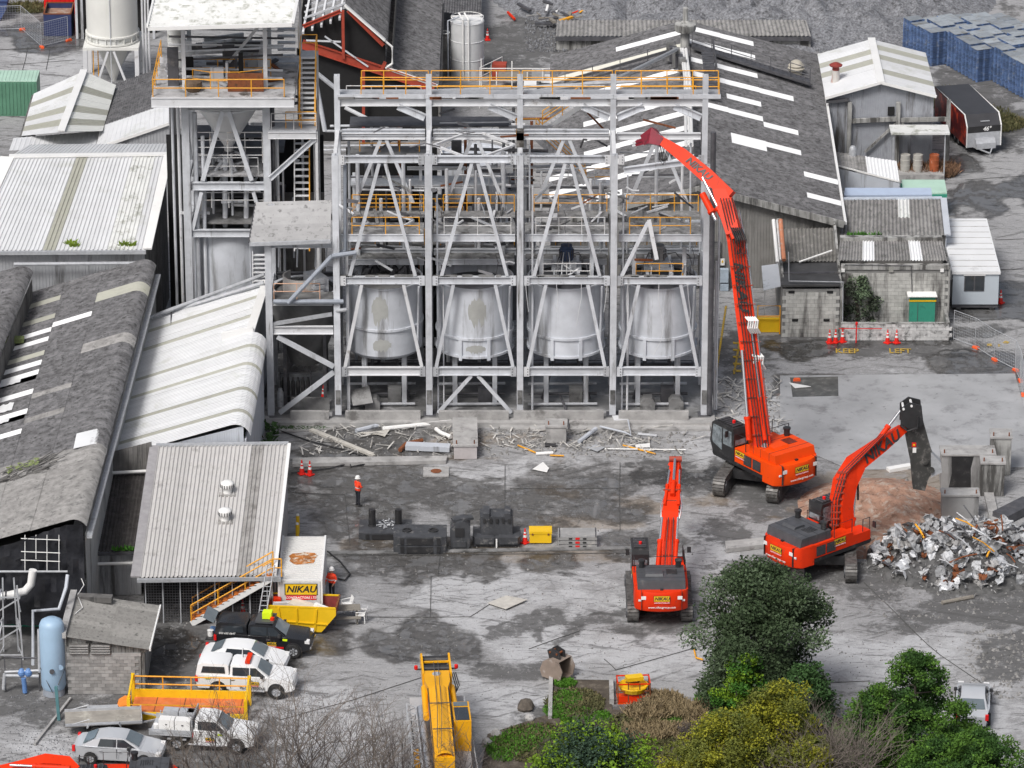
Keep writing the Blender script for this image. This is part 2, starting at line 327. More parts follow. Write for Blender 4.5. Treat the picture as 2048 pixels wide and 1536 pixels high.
    dkm=ramp(dk,.30,.70); base=mix(ma('MULTIPLY',dkm,.8),base,(.068,.067,.066,1))
    oc=ma('ADD',sp.outputs[2],ma('MULTIPLY',ma('SUBTRACT',n2,.5),2.4)); base=mix(ma('MULTIPLY',ramp(oc,.45,.95),.5),base,(.20,.145,.085,1))
    # cracks between and across the slabs
    wv=N.new('ShaderNodeVectorMath'); wv.operation='MULTIPLY_ADD'; nc=N.new('ShaderNodeTexNoise'); nc.inputs['Scale'].default_value=.8; nc.inputs['Detail'].default_value=6; L.new(g.outputs['Position'],nc.inputs['Vector']); L.new(nc.outputs['Color'],wv.inputs[0]); wv.inputs[1].default_value=(2.2,2.2,0); L.new(g.outputs['Position'],wv.inputs[2])
    vo=N.new('ShaderNodeTexVoronoi'); vo.feature='DISTANCE_TO_EDGE'; vo.inputs['Scale'].default_value=.16; L.new(wv.outputs[0],vo.inputs['Vector'])
    base=mix(ma('MULTIPLY',ramp(vo.outputs['Distance'],.003,.008,(1,1,1,1),(0,0,0,1)),.32),base,(.05,.05,.05,1))
    # wet film: darker and glossy; puddles: pale sky reflection mixed into the colour
    wt=ma('ADD',ma('MULTIPLY',sp.outputs[0],.9),ma('MULTIPLY',ma('SUBTRACT',n6,.5),1.8)); wt=ma('ADD',wt,ma('MULTIPLY',ma('SUBTRACT',n2,.5),1.2))
    film=ramp(wt,.30,.74); pud=ramp(wt,.86,.92)
    base=mix(film,base,mix(1.0,base,(.31,.30,.285,1),'MULTIPLY'))
    base=mix(ma('MULTIPLY',pud,.4),base,(.20,.205,.215,1))
    L.new(base,bs_.inputs['Base Color'])
    ro=ma('SUBTRACT',.88,ma('MULTIPLY',film,.60)); ro=ma('SUBTRACT',ro,ma('MULTIPLY',pud,.23)); L.new(ro,bs_.inputs['Roughness'])
    b=N.new('ShaderNodeBump'); b.inputs['Distance'].default_value=.04; L.new(ma('SUBTRACT',.55,ma('MULTIPLY',pud,.55)),b.inputs['Strength']); L.new(n3,b.inputs['Height']); L.new(b.outputs[0],bs_.inputs['Normal'])
    return m
GROUNDM=ground_material()
gz=np.where((XX>-47)&(XX<47)&(YY>-59)&(YY<91),(vnoise(XX*.15,YY*.15,5,3)-.5)*.03,0.0)-.02

ground=grid_obj('ground',gz,GROUNDM); tag(ground,kind='structure'); WM[ground]=Matrix.Identity(4)
# ---------------------------------------------------------------- sheeted surfaces
def bil(c,u,v): return c[0]*(1-u)*(1-v)+c[1]*u*(1-v)+c[2]*u*v+c[3]*(1-u)*v
def sheeted(par,c,mt,nu,nv=1,pitch=.3,amp=.03,alt={},name='roof_sheet',kind='sine',curve=None,lap=.012,skip=(),jit=.006,alts=None):
    """corrugated sheets laid on the quad c (A,B along the top edge, C,D along the bottom), ribs run A->D; nu sheets across, nv along.
    curve=(radius,angle) rolls the bottom edge over"""
    c=[V(p) for p in c]; Lu=((c[1]-c[0]).length+(c[2]-c[3]).length)/2
    nrm=(c[1]-c[0]).cross(c[3]-c[0]).normalized()
    if nrm.z<-.01 or (abs(nrm.z)<=.01 and nrm.y>0): nrm=-nrm
    for j in range(nv):
        for i in range(nu):
            if (i,j) in skip: continue
            m_=alt.get((i,j),mt); nm=name
            if (i,j) in alt and alts: nm=alts
            wdt=Lu/nu; k=max(1,round(wdt/pitch)); seg=4 if kind=='sine' else 6
            b=B(); us=[];hs_=[]
            for q in range(k*seg+1):
                ph=q/seg
                if kind=='sine': us.append(ph/k); hs_.append(amp*math.sin(2*math.pi*ph))
                else:
                    f=(q%seg); base=q//seg
                    o=[0,.55,.62,.70,.88,.95][f]; us.append(min((base+o)/k,1)); hs_.append([0,0,amp,amp,amp,0][f] if f in(2,3,4) else 0)
            off=nrm*(lap*((nv-1-j)+(i%2)*.35)+rnd.uniform(-jit,jit))
            v0,v1=j/nv,(j+1)/nv+(.01 if j<nv-1 else 0)
            rows=[]
            for v in (v0,v1): rows.append([bil(c,(i+u)/nu,v)+nrm*h+off for u,h in zip(us,hs_)])
            if curve and j==nv-1:
                rad,ang=curve
                for st in range(1,6):
                    a=ang*st/5; row=[]
                    for u,h in zip(us,hs_):
                        base=bil(c,(i+u)/nu,1); d=(bil(c,(i+u)/nu,1)-bil(c,(i+u)/nu,0)).normalized()
                        cen=base-nrm*rad; row.append(cen+(nrm*math.cos(a)+d*math.sin(a))*(rad+h)+off)
                    rows.append(row)
            n=len(us)
            for r_ in rows: b.v+=r_
            for r_ in range(len(rows)-1): b.f+=[(r_*n+q,r_*n+q+1,(r_+1)*n+q+1,(r_+1)*n+q) for q in range(n-1)]
            b.sm=(kind=='sine'); ob(nm,b,m_,par,world=True,fix=False)
def wall(par,a,b_,z0,z1a,z1b=None,mt=None,w=1.0,pitch=.25,amp=.022,name='wall_sheet',kind='rib'):
    """upright sheeted wall from a to b, flat at the bottom and sloping at the top"""
    a=V(a);b_=V(b_); z1b=z1a if z1b is None else z1b; n=max(1,round((b_-a).to_2d().length/w))
    sheeted(par,[V((a.x,a.y,z1a)),V((b_.x,b_.y,z1b)),V((b_.x,b_.y,z0)),V((a.x,a.y,z0))],mt or WALLC,n,1,pitch,amp,name=name,kind=kind,lap=0)
def seg(par,name,p,q,wd,h,mt,up=(0,0,1),sh='ib',world=True):
    b=B(); getattr(b,sh)(p,q,wd,h,up); return ob(name,b,mt,par,world=world)
def pipe(par,name,pts,r,mt,n=8,world=True,**k):
    b=B(); b.tube(pts,r,n); b.sm=True; return ob(name,b,mt,par,world=world,**k)
def railing(par,pts,h=1.05,mt=None,sp=1.9,r=.03,mid=2,world=True):
    """guard rail along pts (floor level): rails in one part, every post its own sub-part"""
    mt=mt or RAILY; pts=[V(p) for p in pts]; b=B()
    for k in range(mid): b.tube([p+V((0,0,h*(1-k/2.0))) for p in pts],r,6)
    o=ob('guard_rail',b,mt,par,world=world,sm=True)
    for i in range(len(pts)-1):
        d=pts[i+1]-pts[i]; n=max(1,round(d.length/sp))
        for k in range(n+(1 if i==len(pts)-2 else 0)):
            q=pts[i]+d*(k/n); bb=B(); bb.tube([q,q+V((0,0,h))],r,6); ob('rail_post',bb,mt,o,world=False if world else False)
    return o
def stair(par,p,q,wd,n,side,mt,trm=None,rail=None,world=True):
    """flight from p up to q (centre line), side = unit vector across"""
    p=V(p);q=V(q);s=V(side).normalized()*wd/2; trm=trm or mt
    for k in(-1,1):
        b=B(); b.bar(p+s*k,q+s*k,.06,.28); ob('stringer',b,mt,par,world=world)
        if rail and (rail is not True or True):
            d=[p+s*k,q+s*k]; railing(par,d,1.0,RAILY,1.8,world=world)
    t=V((q.x-p.x,q.y-p.y,0)).normalized()
    for i in range(n):
        c=p+(q-p)*((i+.5)/n); b=B(); b.bar(c-s*.96,c+s*.96,.25,.045); ob('tread',b,trm,par,world=world)
# ---------------------------------------------------------------- lettering
TXT={}
def make_text(s,italic=.0,bold=.0):
    cu=bpy.data.curves.new('lettering','FONT'); cu.body=s; cu.size=1; cu.align_x='CENTER'; cu.align_y='CENTER'; cu.shear=italic; cu.offset=bold; cu.extrude=.004; cu.resolution_u=3
    o=bpy.data.objects.new('lettering',cu); COL.objects.link(o); dg=bpy.context.evaluated_depsgraph_get(); dg.update()
    me=bpy.data.meshes.new_from_object(o.evaluated_get(dg)); bpy.data.objects.remove(o); return me
for s_,it_,bo_ in(('NIKAU',.25,.03),('CONTRACTORS LTD',.2,.02),('www.nikaugroup.com',.2,.01),('BULK DEMOLITION EX. 0800',.2,.02),('PILOT VEHICLE',0,.02),('46°',.2,.03),('KEEP',0,.02),('LEFT',0,.02),('020 635 0647',.2,.02),('ZX470LC',.1,.02)): TXT[s_]=make_text(s_,it_,bo_)
TXM={}
def text(s,size,mt,par,m,sx=1.0,name='lettering'):
    key=(s,mt.name)
    if key not in TXM: me=TXT[s].copy(); me.materials.clear(); me.materials.append(mt); TXM[key]=me
    o=link(bpy.data.objects.new(name,TXM[key])); o.parent=par; mw=m@Matrix.Diagonal((size*sx,size,1,1)); o.matrix_basis=mw; WM[o]=(WM[par] if par is not None else Matrix.Identity(4))@mw; return o
def frame_m(o,x,n):
    """matrix with origin o, x axis along x, z axis along n"""
    x=V(x).normalized(); n=V(n); n=(n-x*n.dot(x)).normalized(); y=n.cross(x); return Matrix(((x.x,y.x,n.x,o[0]),(x.y,y.y,n.y,o[1]),(x.z,y.z,n.z,o[2]),(0,0,0,1)))
def nikau_plate(par,o,x,n,w=1.0,two=True):
    """yellow name plate, red strip with white letters below"""
    m=frame_m(o,x,n); h=w*.36
    def plate(c,sz,mt,nm):
        b=B(); b.box(c,sz); b.v=[m@p for p in b.v]; return ob(nm,b,mt,par)
    pl=plate((0,0,.004),(w*1.06,h*1.12,.008),MBLACK,'sign_plate')
    b=B(); b.box((0,0,.012),(w,h,.008)); b.v=[m@p for p in b.v]; ob('yellow_face',b,YELLOW,pl)
    text('NIKAU',w*.31,MBLACK,pl,m@Matrix.Translation((0,0,.02)))
    if two:
        b=B(); b.box((0,-h*.8,.008),(w*.98,h*.42,.01)); b.v=[m@p for p in b.v]; ob('red_strip',b,REDP,pl); text('CONTRACTORS LTD',w*.105,WHITEP,pl,m@Matrix.Translation((0,-h*.8,.018)))
    return pl

def onplane(px,py,a,b_,c):
    a=V(a);b_=V(b_);c=V(c); n=(b_-a).cross(c-a); r=ray(px,py); return CAM+r*((a-CAM).dot(n)/r.dot(n))
# slab joints cut in the yard
JM=mat('joint_filler',(.08,.08,.078),.9,0,.3,4)
for a,b_ in(((730,1234),(940,1234)),((862,1152),(860,1234)),((940,1234),(985,1205)),((1010,930),(1012,1090)),((1240,925),(1240,1060)),((1020,977),(1250,976)),((560,1440),(700,1402)),((700,1402),(865,1348)),((1058,1298),(1160,1262)),((1232,1340),(1390,1296)),((1232,1340),(1208,1318)),((1728,1165),(1830,1265)),((1830,1265),(1880,1310)),((1880,1310),(1998,1390)),((1660,1366),(1740,1362)),((1440,1190),(1440,1240)),((1900,750),(1912,935)),((1560,752),(2030,748)),((585,985),(690,990)),((690,990),(700,1090)),((1480,1145),(1600,1150)),((660,1112),(1260,1106)),((880,1112),(876,1152)),((0,100),(160,92)),((20,130),(150,120)),((55,95),(45,140)),((1660,640),(1990,640)),((1990,480),(2048,478)),((1990,540),(2048,538)),((1930,360),(2048,352)),((100,92),(92,140)),((1500,1290),(1640,1260)),((1450,760),(1560,880))):
    q0,q1=P(*a),P(*b_); d=(q1-q0).normalized(); n_=V((-d.y,d.x,0))*.016; bq=B(); m_=(q0+q1)/2+V((rnd.uniform(-.05,.05),rnd.uniform(-.05,.05),0)); bq.prism([q0+n_,m_+n_,q1+n_,q1-n_,m_-n_,q0-n_],(0,0,.022)); ob('expansion_joint',bq,JM,ground)
# ---------------------------------------------------------------- main steel frame with four tanks
YF=-5.6; YB=-.7
CX=[-10.45,-4.97,.48,6.05,11.55]
zf=lambda py: PY(1040,py,YF).z
zb=lambda py: PY(1040,py,YB).z
ZB0,ZB1,ZB3=zf(742),zf(560),zf(318)
slab=thing('concrete_plinth','low grey concrete plinth under the four-tank steel frame','plinth',(0.5,-4,0))
b=B(); b.bb(-14.9,-6.9,-.05,12.2,1.2,.28); ob('base_slab',b,CONC,slab,world=True)
for x0,x1 in((-13.3,-11.0),(-10.0,-5.5),(-4.4,-.2),(.1,5.5),(6.4,10.6)):
    b=B(); b.bb(x0,-6.45,.282,x1,-6.2,.82); ob('bund_wall',b,CONC,slab,world=True)
for x0,x1 in((-13.3,-11.0),):
    b=B(); b.bb(x0,-5.0,.282,x1,-4.8,1.1); ob('bund_wall',b,CONCD,slab,world=True)
b=B(); b.bb(-14.6,-6.1,.282,11.9,1.1,.300); ob('wet_floor',b,mat('wet_plinth_floor',(.17,.17,.17),.35,0,.4,.8,(.40,.40,.41),.52,.7),slab,world=True)
fr=thing('tank_support_frame','tall pale grey steel frame of four bays holding the open tanks','steel frame',(0.5,-3,.3))
for i,x in enumerate(CX):
    top=ZB3+.25 if i<4 else ZB1+.3
    xs=x
    seg(fr,'column',(xs,YF,.3),(xs,YF,ZB3+.28 if i<4 else 16.2),.38,.44,STEEL,(0,1,0))
    xb=x*1.0
    seg(fr,'column',(xb,YB,.3),(xb,YB,PY(0,150,YB).z),.34,.40,STEEL,(0,1,0))
    b=B(); b.box((xs,YF,.31),(.75,.75,.06)); ob('base_plate',b,STEELD,fr,world=True)
pipe(fr,'dark_pipe',[(CX[4]+.32,YF-.2,.4),(CX[4]+.3,YF-.2,zf(262))],.17,STEELD,10)
for i in range(4):
    x0,x1=CX[i]+.24,CX[i+1]-.24; xm=(x0+x1)/2
    for z,h in((ZB0,.52),(ZB1,.46),(ZB3,.42)):
        if z==ZB3 and i==3:
            c=xm-.9
            seg(fr,'torn_beam',(c-1.3,YF,z-.7),(x1,YF,z-.05),.26,.36,STEEL); seg(fr,'beam_stub',(x0,YF,z),(x0+.35,YF,z+.05),.26,.4,STEEL); continue
        seg(fr,'cross_beam',(x0,YF,z),(x1,YF,z),.26,h,STEELW if z==ZB0 and i==0 else STEEL)
        seg(fr,'cross_beam',(x0,YB,z-.02),(x1,YB,z-.02),.24,h*.85,STEEL)
    zt=zb(272); seg(fr,'cross_beam',(x0,YB,zt),(x1,YB,zt),.26,.40,STEELW)
    # inverted V braces front and back
    apx=xm+.05
    if i!=3:
        for k in(-1,1): seg(fr,'brace',(apx+k*.18,YF,ZB3-.25),(xm+k*1.95,YF,ZB1+.28),.2,.18,STEEL,(0,1,0))
    else:
        seg(fr,'brace',(xm-.75,YF,zf(445)),(x0+.25,YF,ZB1+.28),.2,.18,STEEL,(0,1,0)); seg(fr,'brace',(xm-.68,YF,zf(440)),(xm-.2,YF-.3,zf(515)),.24,.2,STEELW,(0,1,0))
    for k in(-1,1): seg(fr,'brace',(xm+k*.18,YB,zt-.25),(xm+k*1.75,YB,zb(405)),.2,.18,STEEL,(0,1,0))
    # lower V braces in front of the tanks
    for k in(-1,1): seg(fr,'brace',(xm+k*1.25,YF-.02,ZB1-.28),(xm+k*2.3,YF-.02,ZB0+.3),.2,.18,STEEL if i else STEELW,(0,1,0))
    if i==1:
        for k in(-1,1): seg(fr,'brace',(xm+k*.2,YF,ZB0-.3),(xm+k*2.2,YF,.4),.2,.18,STEEL,(0,1,0))
    # side ties front to back
    if i==0:
        for z in(ZB0,ZB1,ZB3): seg(fr,'tie_beam',(CX[0],YF+.25,z),(CX[0],YB-.22,z),.22,.34,STEELW)
    for z in(ZB0,ZB1,ZB3):
        if i==3 and z==ZB3: continue
        seg(fr,'tie_beam',(CX[i+1],YF+.25,z),(CX[i+1],YB-.22,z),.22,.34,STEELW)
    if i==1:
        cz=ZB3+.02
        for sx in(-1,1):
            for sy in(YF+.3,YB-.3): seg(fr,'plan_brace',(xm+sx*.5,sy if sy>-3 else sy,cz),(xm+sx*2.4,(YF+YB)/2,cz-.0),.14,.12,STEELW,sh='bar')
    # top gantry girder with sloping haunch
    zg=zb(203)
    b=B(); b.ib((x0-.2,YB,zg),(x1+.2,YB,zg),.34,.5); ob('gantry_girder',b,STEELW,fr,world=True)
    b=B(); b.ib((x1-1.6,YB-.02,zg-.28),(x1,YB-.02,zg-1.0),.26,.42); ob('haunch',b,STEEL,fr,world=True)
    if i==3:
        b=B(); b.ib((x0+1.6,YB-.02,zg-.28),(x0,YB-.02,zg-1.0),.26,.42); ob('haunch',b,STEEL,fr,world=True)
    b=B(); b.bb(x0-.25,YB-.15,zg+.30,x1+.25+(.9 if i==3 else 0),YB+1.2,zg+.36); ob('walkway_deck',b,GALV,fr,world=True)
    seg(fr,'walkway_kerb',(x0-.25,YB-.2,zg+.38),(x1+.25+(.9 if i==3 else 0),YB-.2,zg+.38),.06,.26,STEEL,sh='bar')
    for yy in(YB-.12,YB+1.15):
        ra=[(x0-.1 if i else x0+1.2,yy,zg+.4),(x1+.2+(.85 if i==3 else 0),yy,zg+.4)]
        railing(fr,ra,1.15,RAILY,1.55,.032,3 if False else 2)
    # service platform
    zp=zb(432)+.45; pw=YF+.55
    b=B(); b.bb(x0+.05,pw,zp-.08,x1-.05,pw+2.0,zp); ob('platform_deck',b,mat('grimy_deck',(.24,.24,.24),.7,0,.4,1.5,(.08,.08,.078),.5,1.6,dirt2=(.5,.5,.5),d2a=.6,d2s=2),fr,world=True)
    seg(fr,'platform_edge_beam',(x0+.05,pw-.08,zp-.22),(x1-.05,pw-.08,zp-.22),.12,.44,STEEL)
    railing(fr,[(x0+.7,pw,zp),(x1-.3 if i<3 else x1-.7,pw,zp)],1.05,RAILW if i in(1,2) else RAILY,1.6)
    b=B(); b.bb(x0+.05,YB-1.3,zp-.08,x1-.05,YB-.3,zp); ob('platform_deck',b,MT['grimy_deck'],fr,world=True)
    railing(fr,[(x0+.6,YB-.4,zp),(x1-.1,YB-.4,zp)],1.05,RAILY,1.7)
    for k in range(7):
        b=B(); s=rnd.uniform(.15,.5); q=V((rnd.uniform(x0+.5,x1-.5),rnd.uniform(pw+.5,YB-.8),zp+.07)); a=rnd.uniform(0,3)
        L_=rnd.uniform(.4,1.8); d=V((math.cos(a),math.sin(a),rnd.uniform(-.05,.2)))
        b.bar(q,q+d*L_+V((0,0,.05)),rnd.uniform(.06,.3),rnd.uniform(.03,.15)); ob('loose_offcut',b,[GALV,CONCD,STEELW,STEELD][k%4],fr,world=True)
    # rim-level platform behind each tank
    zr=zb(505)
    b=B(); b.bb(x0+.1,YB-.9,zr-.1,x1-.1,YB+(1.4 if i<2 else -.2),zr); ob('rim_platform',b,MT['grimy_deck'],fr,world=True)
    seg(fr,'platform_edge_beam',(x0+.1,YB-.95,zr-.25),(x1-.1,YB-.95,zr-.25),.1,.36,STEEL)
    railing(fr,[(x0+.4,YB+1.3,zr),(x1-.1,YB+1.3,zr)],1.05,RAILY,1.8)
    for k in range(3): pipe(fr,'service_pipe',[(x0+rnd.uniform(.3,1),YB+rnd.uniform(0,1),zr+.3+.45*k),(x1-rnd.uniform(.2,1),YB+rnd.uniform(0,1),zr+.3+.45*k)],rnd.uniform(.05,.09),[GALV,STEELW,STEELD][k])
    for k in range(7):
        xx=x0+.3+rnd.random()*(x1-x0-.6); pipe(fr,'hanging_pipe',[(xx,YB+rnd.uniform(-.6,1),rnd.uniform(.4,9)),(xx+rnd.uniform(-.05,.05),YB+rnd.uniform(-.5,1),rnd.uniform(11,16))],rnd.uniform(.05,.12),[STEEL,STEELW,GALV,STEELD][k%4])
# tanks: each one a thing of its own, resting on the frame
TL=['open steel tank with torn dark rim and two grey patches, leftmost in frame','pale steel tank with one tall grey patch below its rim, second from left','plain streaked steel tank under the blue drive motor, third from left','steel tank with faint yellowish stain, beside the orange boom at the right end']
for i in range(4):
    xm=(CX[i]+CX[i+1])/2+.0; yc=-2.95; r=2.28; zt=PY(1040,552,yc).z; z0=PY(1040,722,yc-r).z
    t=thing('process_tank',TL[i],'tank',(xm,yc,z0),0,'open process tanks in the steel frame')
    H=zt-z0; b=B()
    pf=[(.7,-.5),(r*.92,0.02),(r,.25),(r,H),(r-.03,H),(r-.03,.3)]
    b.lathe((0,0,0),pf,48,cap=False); b.sm=True; ob('shell',b,TANK,t)
    b=B(); b.lathe((0,0,0),[(0.001,H-.55 if i<2 else H-.2),(r-.04,H-.55 if i<2 else H-.2)],32,cap=False); ob('contents' if i<2 else 'lid',b,CONCD if i==0 else STEELD,t)
    for hz in ([.42*H] if i==0 else [.30*H,.05*H]):
        b=B(); b.lathe((0,0,hz),[(r+.005,-.07),(r+.10,-.07),(r+.10,.07),(r+.005,.07)],48,cap=False); ob('hoop',b,TANK,t)
    b=B(); b.lathe((0,0,H),[(r+.0,-.06),(r+.07,-.06),(r+.07,.03),(r-.03,.03)],48,cap=False); ob('rim',b,TANK,t)
    if i:
        for a in np.linspace(math.pi*1.15,math.pi*1.85,4):
            b=B(); b.bar((math.cos(a)*(r+.06),math.sin(a)*(r+.06),0),(math.cos(a)*(r+.06),math.sin(a)*(r+.06),.30*H),.2,.12,(math.cos(a),math.sin(a),0)); ob('stiffener',b,TANK,t)
    if i<2:
        for (az,zz,hw,hh) in ([(-95,.72,.5,1.0),(-92,.22,.55,.42)] if i==0 else [(-86,.70,.55,.95),(-88,.16,.6,.3)]):
            b=B(); n=14; up=[];dn=[]
            for k in range(n+1):
                a=R(az)+(k/n-.5)*2*hw/r; j=rnd.uniform(-.3,.45)*hh; e=1-abs(k/n-.5)**2*2.2
                up.append(V((math.cos(a)*(r+.006),math.sin(a)*(r+.006),zz*H+hh*e*.95-rnd.uniform(0,.3)*hh))); dn.append(V((math.cos(a)*(r+.006),math.sin(a)*(r+.006),zz*H-hh*e*.8-j)))
            b.v=up+dn; b.f=[(k,k+1,n+2+k,n+1+k) for k in range(n)]; ob('bare_patch',b,TANKP,t,sm=True)
    if i==0:
        for k in range(26):
            a=rnd.uniform(.2,2.9); rr=r-rnd.uniform(.05,.5); s=rnd.uniform(.1,.3)
            b=B(); q=V((math.cos(a)*rr,math.sin(a)*rr,H-.25+rnd.uniform(-.1,.35))); b.tube([q+V((rnd.uniform(-s,s),rnd.uniform(-s,s),-.4)),q,q+V((rnd.uniform(-s,s),rnd.uniform(-s,s),rnd.uniform(.05,.3)))],[s,s*.7,.03],5); ob('torn_plate',b,STEELD,t)
    for k in range(4):
        a=math.pi*(.25+.5*k); b=B(); b.bar((math.cos(a)*1.7,math.sin(a)*1.7,-z0+.3),(math.cos(a)*1.7,math.sin(a)*1.7,.12),.28); ob('leg',b,STEEL,t)
    for s in(-1,1):
        b=B(); b.tube([(s*(r-.25),-r*.55,H*.2),(s*(r-.15),-r*.62,H*.97)],.07,8); ob('downpipe',b,STEEL,t)
# drive motors on the right-hand pair
for i,lab in((2,'blue electric drive motor on its bracket over the third tank'),(3,'grey electric drive motor with hoses over the right-hand tank')):
    xm=(CX[i]+CX[i+1])/2; zt=PY(1040,545,-3).z
    t=thing('drive_motor',lab,'motor',(xm,-3.2,zt),0)
    b=B(); b.lathe((0,0,.9),[(.36,0),(.4,.05),(.4,.75),(.34,.8),(.34,.95),(.1,1.0)],18); b.sm=True; ob('motor_body',b,mat('blue_motor',(.05,.08,.16),.5,0,.2,3,(.25,.25,.25),.55) if i==2 else mat('dusty_motor',(.3,.3,.3),.6,0,.2,4),t)
    for k in range(8):
        a=k*math.pi/4; b=B(); b.box((math.cos(a)*.42,math.sin(a)*.42,1.3),(.06,.03,.6),a); ob('cooling_fin',b,STEELD,t)
    b=B(); b.bb(-.6,-.45,.55,.6,.45,.9); ob('gearbox',b,GALV,t)
    for s in(-1,1): b=B(); b.ib((s*.7,-2.0,.3),(s*.7,2.0,.3),.2,.3); ob('bracket_beam',b,STEEL,t)
    b=B(); b.bb(-.9,-.7,.46,.9,.7,.54); ob('mounting_plate',b,GALV,t)
    for s in(-1,1): b=B(); b.bb(s*1.5-.12,-1.0,.1,s*1.5+.12,-.8,2.1); ob('post',b,STEEL,t)
    railing(t,[(-1.4,-1.6,.3),(1.4,-1.6,.3)],.95,RAILW if i==2 else RAILY,1.2,world=False)
    for k in range(5):
        a=rnd.uniform(-1,1); pipe(t,'hose',[(-.3,0,1.2),(a,-.4,1.5),(a*1.6,-.9,.9),(a*1.9,-1.5,.2)],.035,[STEELD,GALV][k%2],6,world=False)
# dangling cables over the third and fourth tank
for k in range(7):
    x=1.2+k*1.5+rnd.uniform(-.4,.4); z=ZB1; t=pipe(None,'dangling_cable',[(x+d*.1*math.sin(k+d),YF-.35-.02*k,z-.1-d*.9) for d in range(0,rnd.choice([3,4,6]))],.018,STEELW,5)
    tag(t,'thin pale cable hanging before the right-hand tanks, %s from the left'%['first','second','third','fourth','fifth','sixth','last'][k],'cable','loose cables hanging on the frame')

# wreckage hanging on and lying over the frame
wr=thing('hanging_wreckage','bent offcuts, cables and torn sheet caught on the steel frame','wreckage',(0.5,-4,9))
for i in range(4):
    x0,x1=CX[i]+.4,CX[i+1]-.4
    for k in range(16):
        z=rnd.choice([zf(535),zf(548),zf(420),zf(430),zf(500),zf(515),zb(400),zb(380),zf(300)]); y=rnd.uniform(YF+.3,YB-.2); p=V((rnd.uniform(x0,x1),y,z)); d=V((rnd.uniform(-1,1),rnd.uniform(-.3,.3),rnd.uniform(-.35,.35))).normalized()*rnd.uniform(.5,2.4)
        if k%4==0: b=B(); b.bar(p,p+d,rnd.uniform(.05,.2),rnd.uniform(.04,.16)); ob('offcut',b,[STEELW,STEELD,GALV,RUST,CONCD][k%5],wr,world=True)
        elif k%4==1: pipe(wr,'offcut_pipe',[p,p+d*.5+V((0,0,rnd.uniform(-.3,.3))),p+d],rnd.uniform(.03,.08),[GALV,STEELD,STEELW][k%3],6)
        elif k%4==2:
            b=B(); e_=V((rnd.uniform(-.3,.3),rnd.uniform(-.4,.4),rnd.uniform(-.2,.2))); b.prism([p,p+d*.5,p+d*.55+e_,p+e_*.8],(0,.02,.02)); ob('torn_sheet',b,[STEELW,CONCD,STEELD,GALV][k%4],wr,world=True)
        else: pipe(wr,'trailing_cable',[p,p+V((.15,-.1,-.5)),p+V((.05,-.2,-1.1)),p+V((.3,-.1,-1.6-rnd.random()))],.02,[STEELW,STEELD][k%2],5)
    # grimy ledge on each rim beam
    for k in range(5):
        b=B(); x=rnd.uniform(x0,x1-.8); b.box((x,YF,ZB1+.26),(rnd.uniform(.3,1.2),.22,rnd.uniform(.04,.12))); ob('grime_ledge',b,CONCD,wr,world=True)
        b=B(); x=rnd.uniform(x0,x1-.8); b.box((x,YB-.05,zb(203)+.29),(rnd.uniform(.5,1.6),.4,rnd.uniform(.05,.2))); ob('grime_ledge',b,[RUST,CONCD,STEELW][k%3],wr,world=True)
# low rails and pump gear under the tanks
pg=thing('pump_gear','low pipes, rails and pump blocks on the floor under the tanks','pumps',(0.5,-2,.3))
for i in range(4):
    x0,x1=CX[i]+.5,CX[i+1]-.5
    railing(pg,[(x0,.6,.3),(x1,.6,.3)],1.0,STEELD,1.3)
    for k in range(3): pipe(pg,'floor_pipe',[(x0,-4.5+k*1.4,.5+.1*k),(x1-.4,-4.4+k*1.4,.5+.1*k)],.09,[GALV,STEELD,STEEL][k])
    b=B(); b.box(((x0+x1)/2+.6,-3.4,.75),(.8,.7,.9)); ob('pump_block',b,[CONCD,STEELD][i%2],pg,world=True); seg(pg,'floor_beam',(x0,-1.6,1.9),(x1,-1.6,1.9),.2,.26,STEELD)
    for s in(-.6,.6): seg(pg,'hopper_strut',((x0+x1)/2+s,-3,3.2),((x0+x1)/2+s*2.4,-3.4,.4),.14,.14,STEELD,sh='bar')

# gusset plates, bolts and black scorched lengths at the joints
for i,x in enumerate(CX):
    for z in(ZB0,ZB1,ZB3):
        for s in(-1,1):
            if (i==0 and s<0) or (i==4 and s>0): continue
            b=B(); b.bb(x+s*.22,YF-.15,z-.30,x+s*.56,YF-.13,z+.30); gp=ob('gusset_plate',b,rnd.choice([STEELW,STEEL,GALV]),fr,world=True)
            for k in range(3): b=B(); b.box((x+s*.46,YF-.16,z-.18+k*.18),(.05,.03,.05)); ob('bolt',b,STEELD,gp)
    for z,h in((zf(278),.9),(zb(215),.6)):
        if i in(0,4) and z>19: continue
        b=B(); b.bb(x-.215,YF-.236 if z<19 else YB-.21,z-h/2,x+.215,YF+.236 if z<19 else YB+.21,z+h/2)
        if z>19 or i==2: ob('scorched_length',b,mat('scorched_steel',(.06,.055,.05),.8,0,.4,3,(.3,.29,.28),.55,2),fr,world=True)
    b=B(); b.box((x,YF-.25,ZB0-1.6),(.3,.03,.9)); ob('splash_stain',b,CONCD,fr,world=True)
    for k in range(2):
        xx=x+rnd.uniform(.5,.9); pipe(fr,'conduit',[(xx,YF+.5,.4),(xx,YF+.5,rnd.uniform(8,15))],rnd.uniform(.04,.07),[STEELW,STEEL][k])
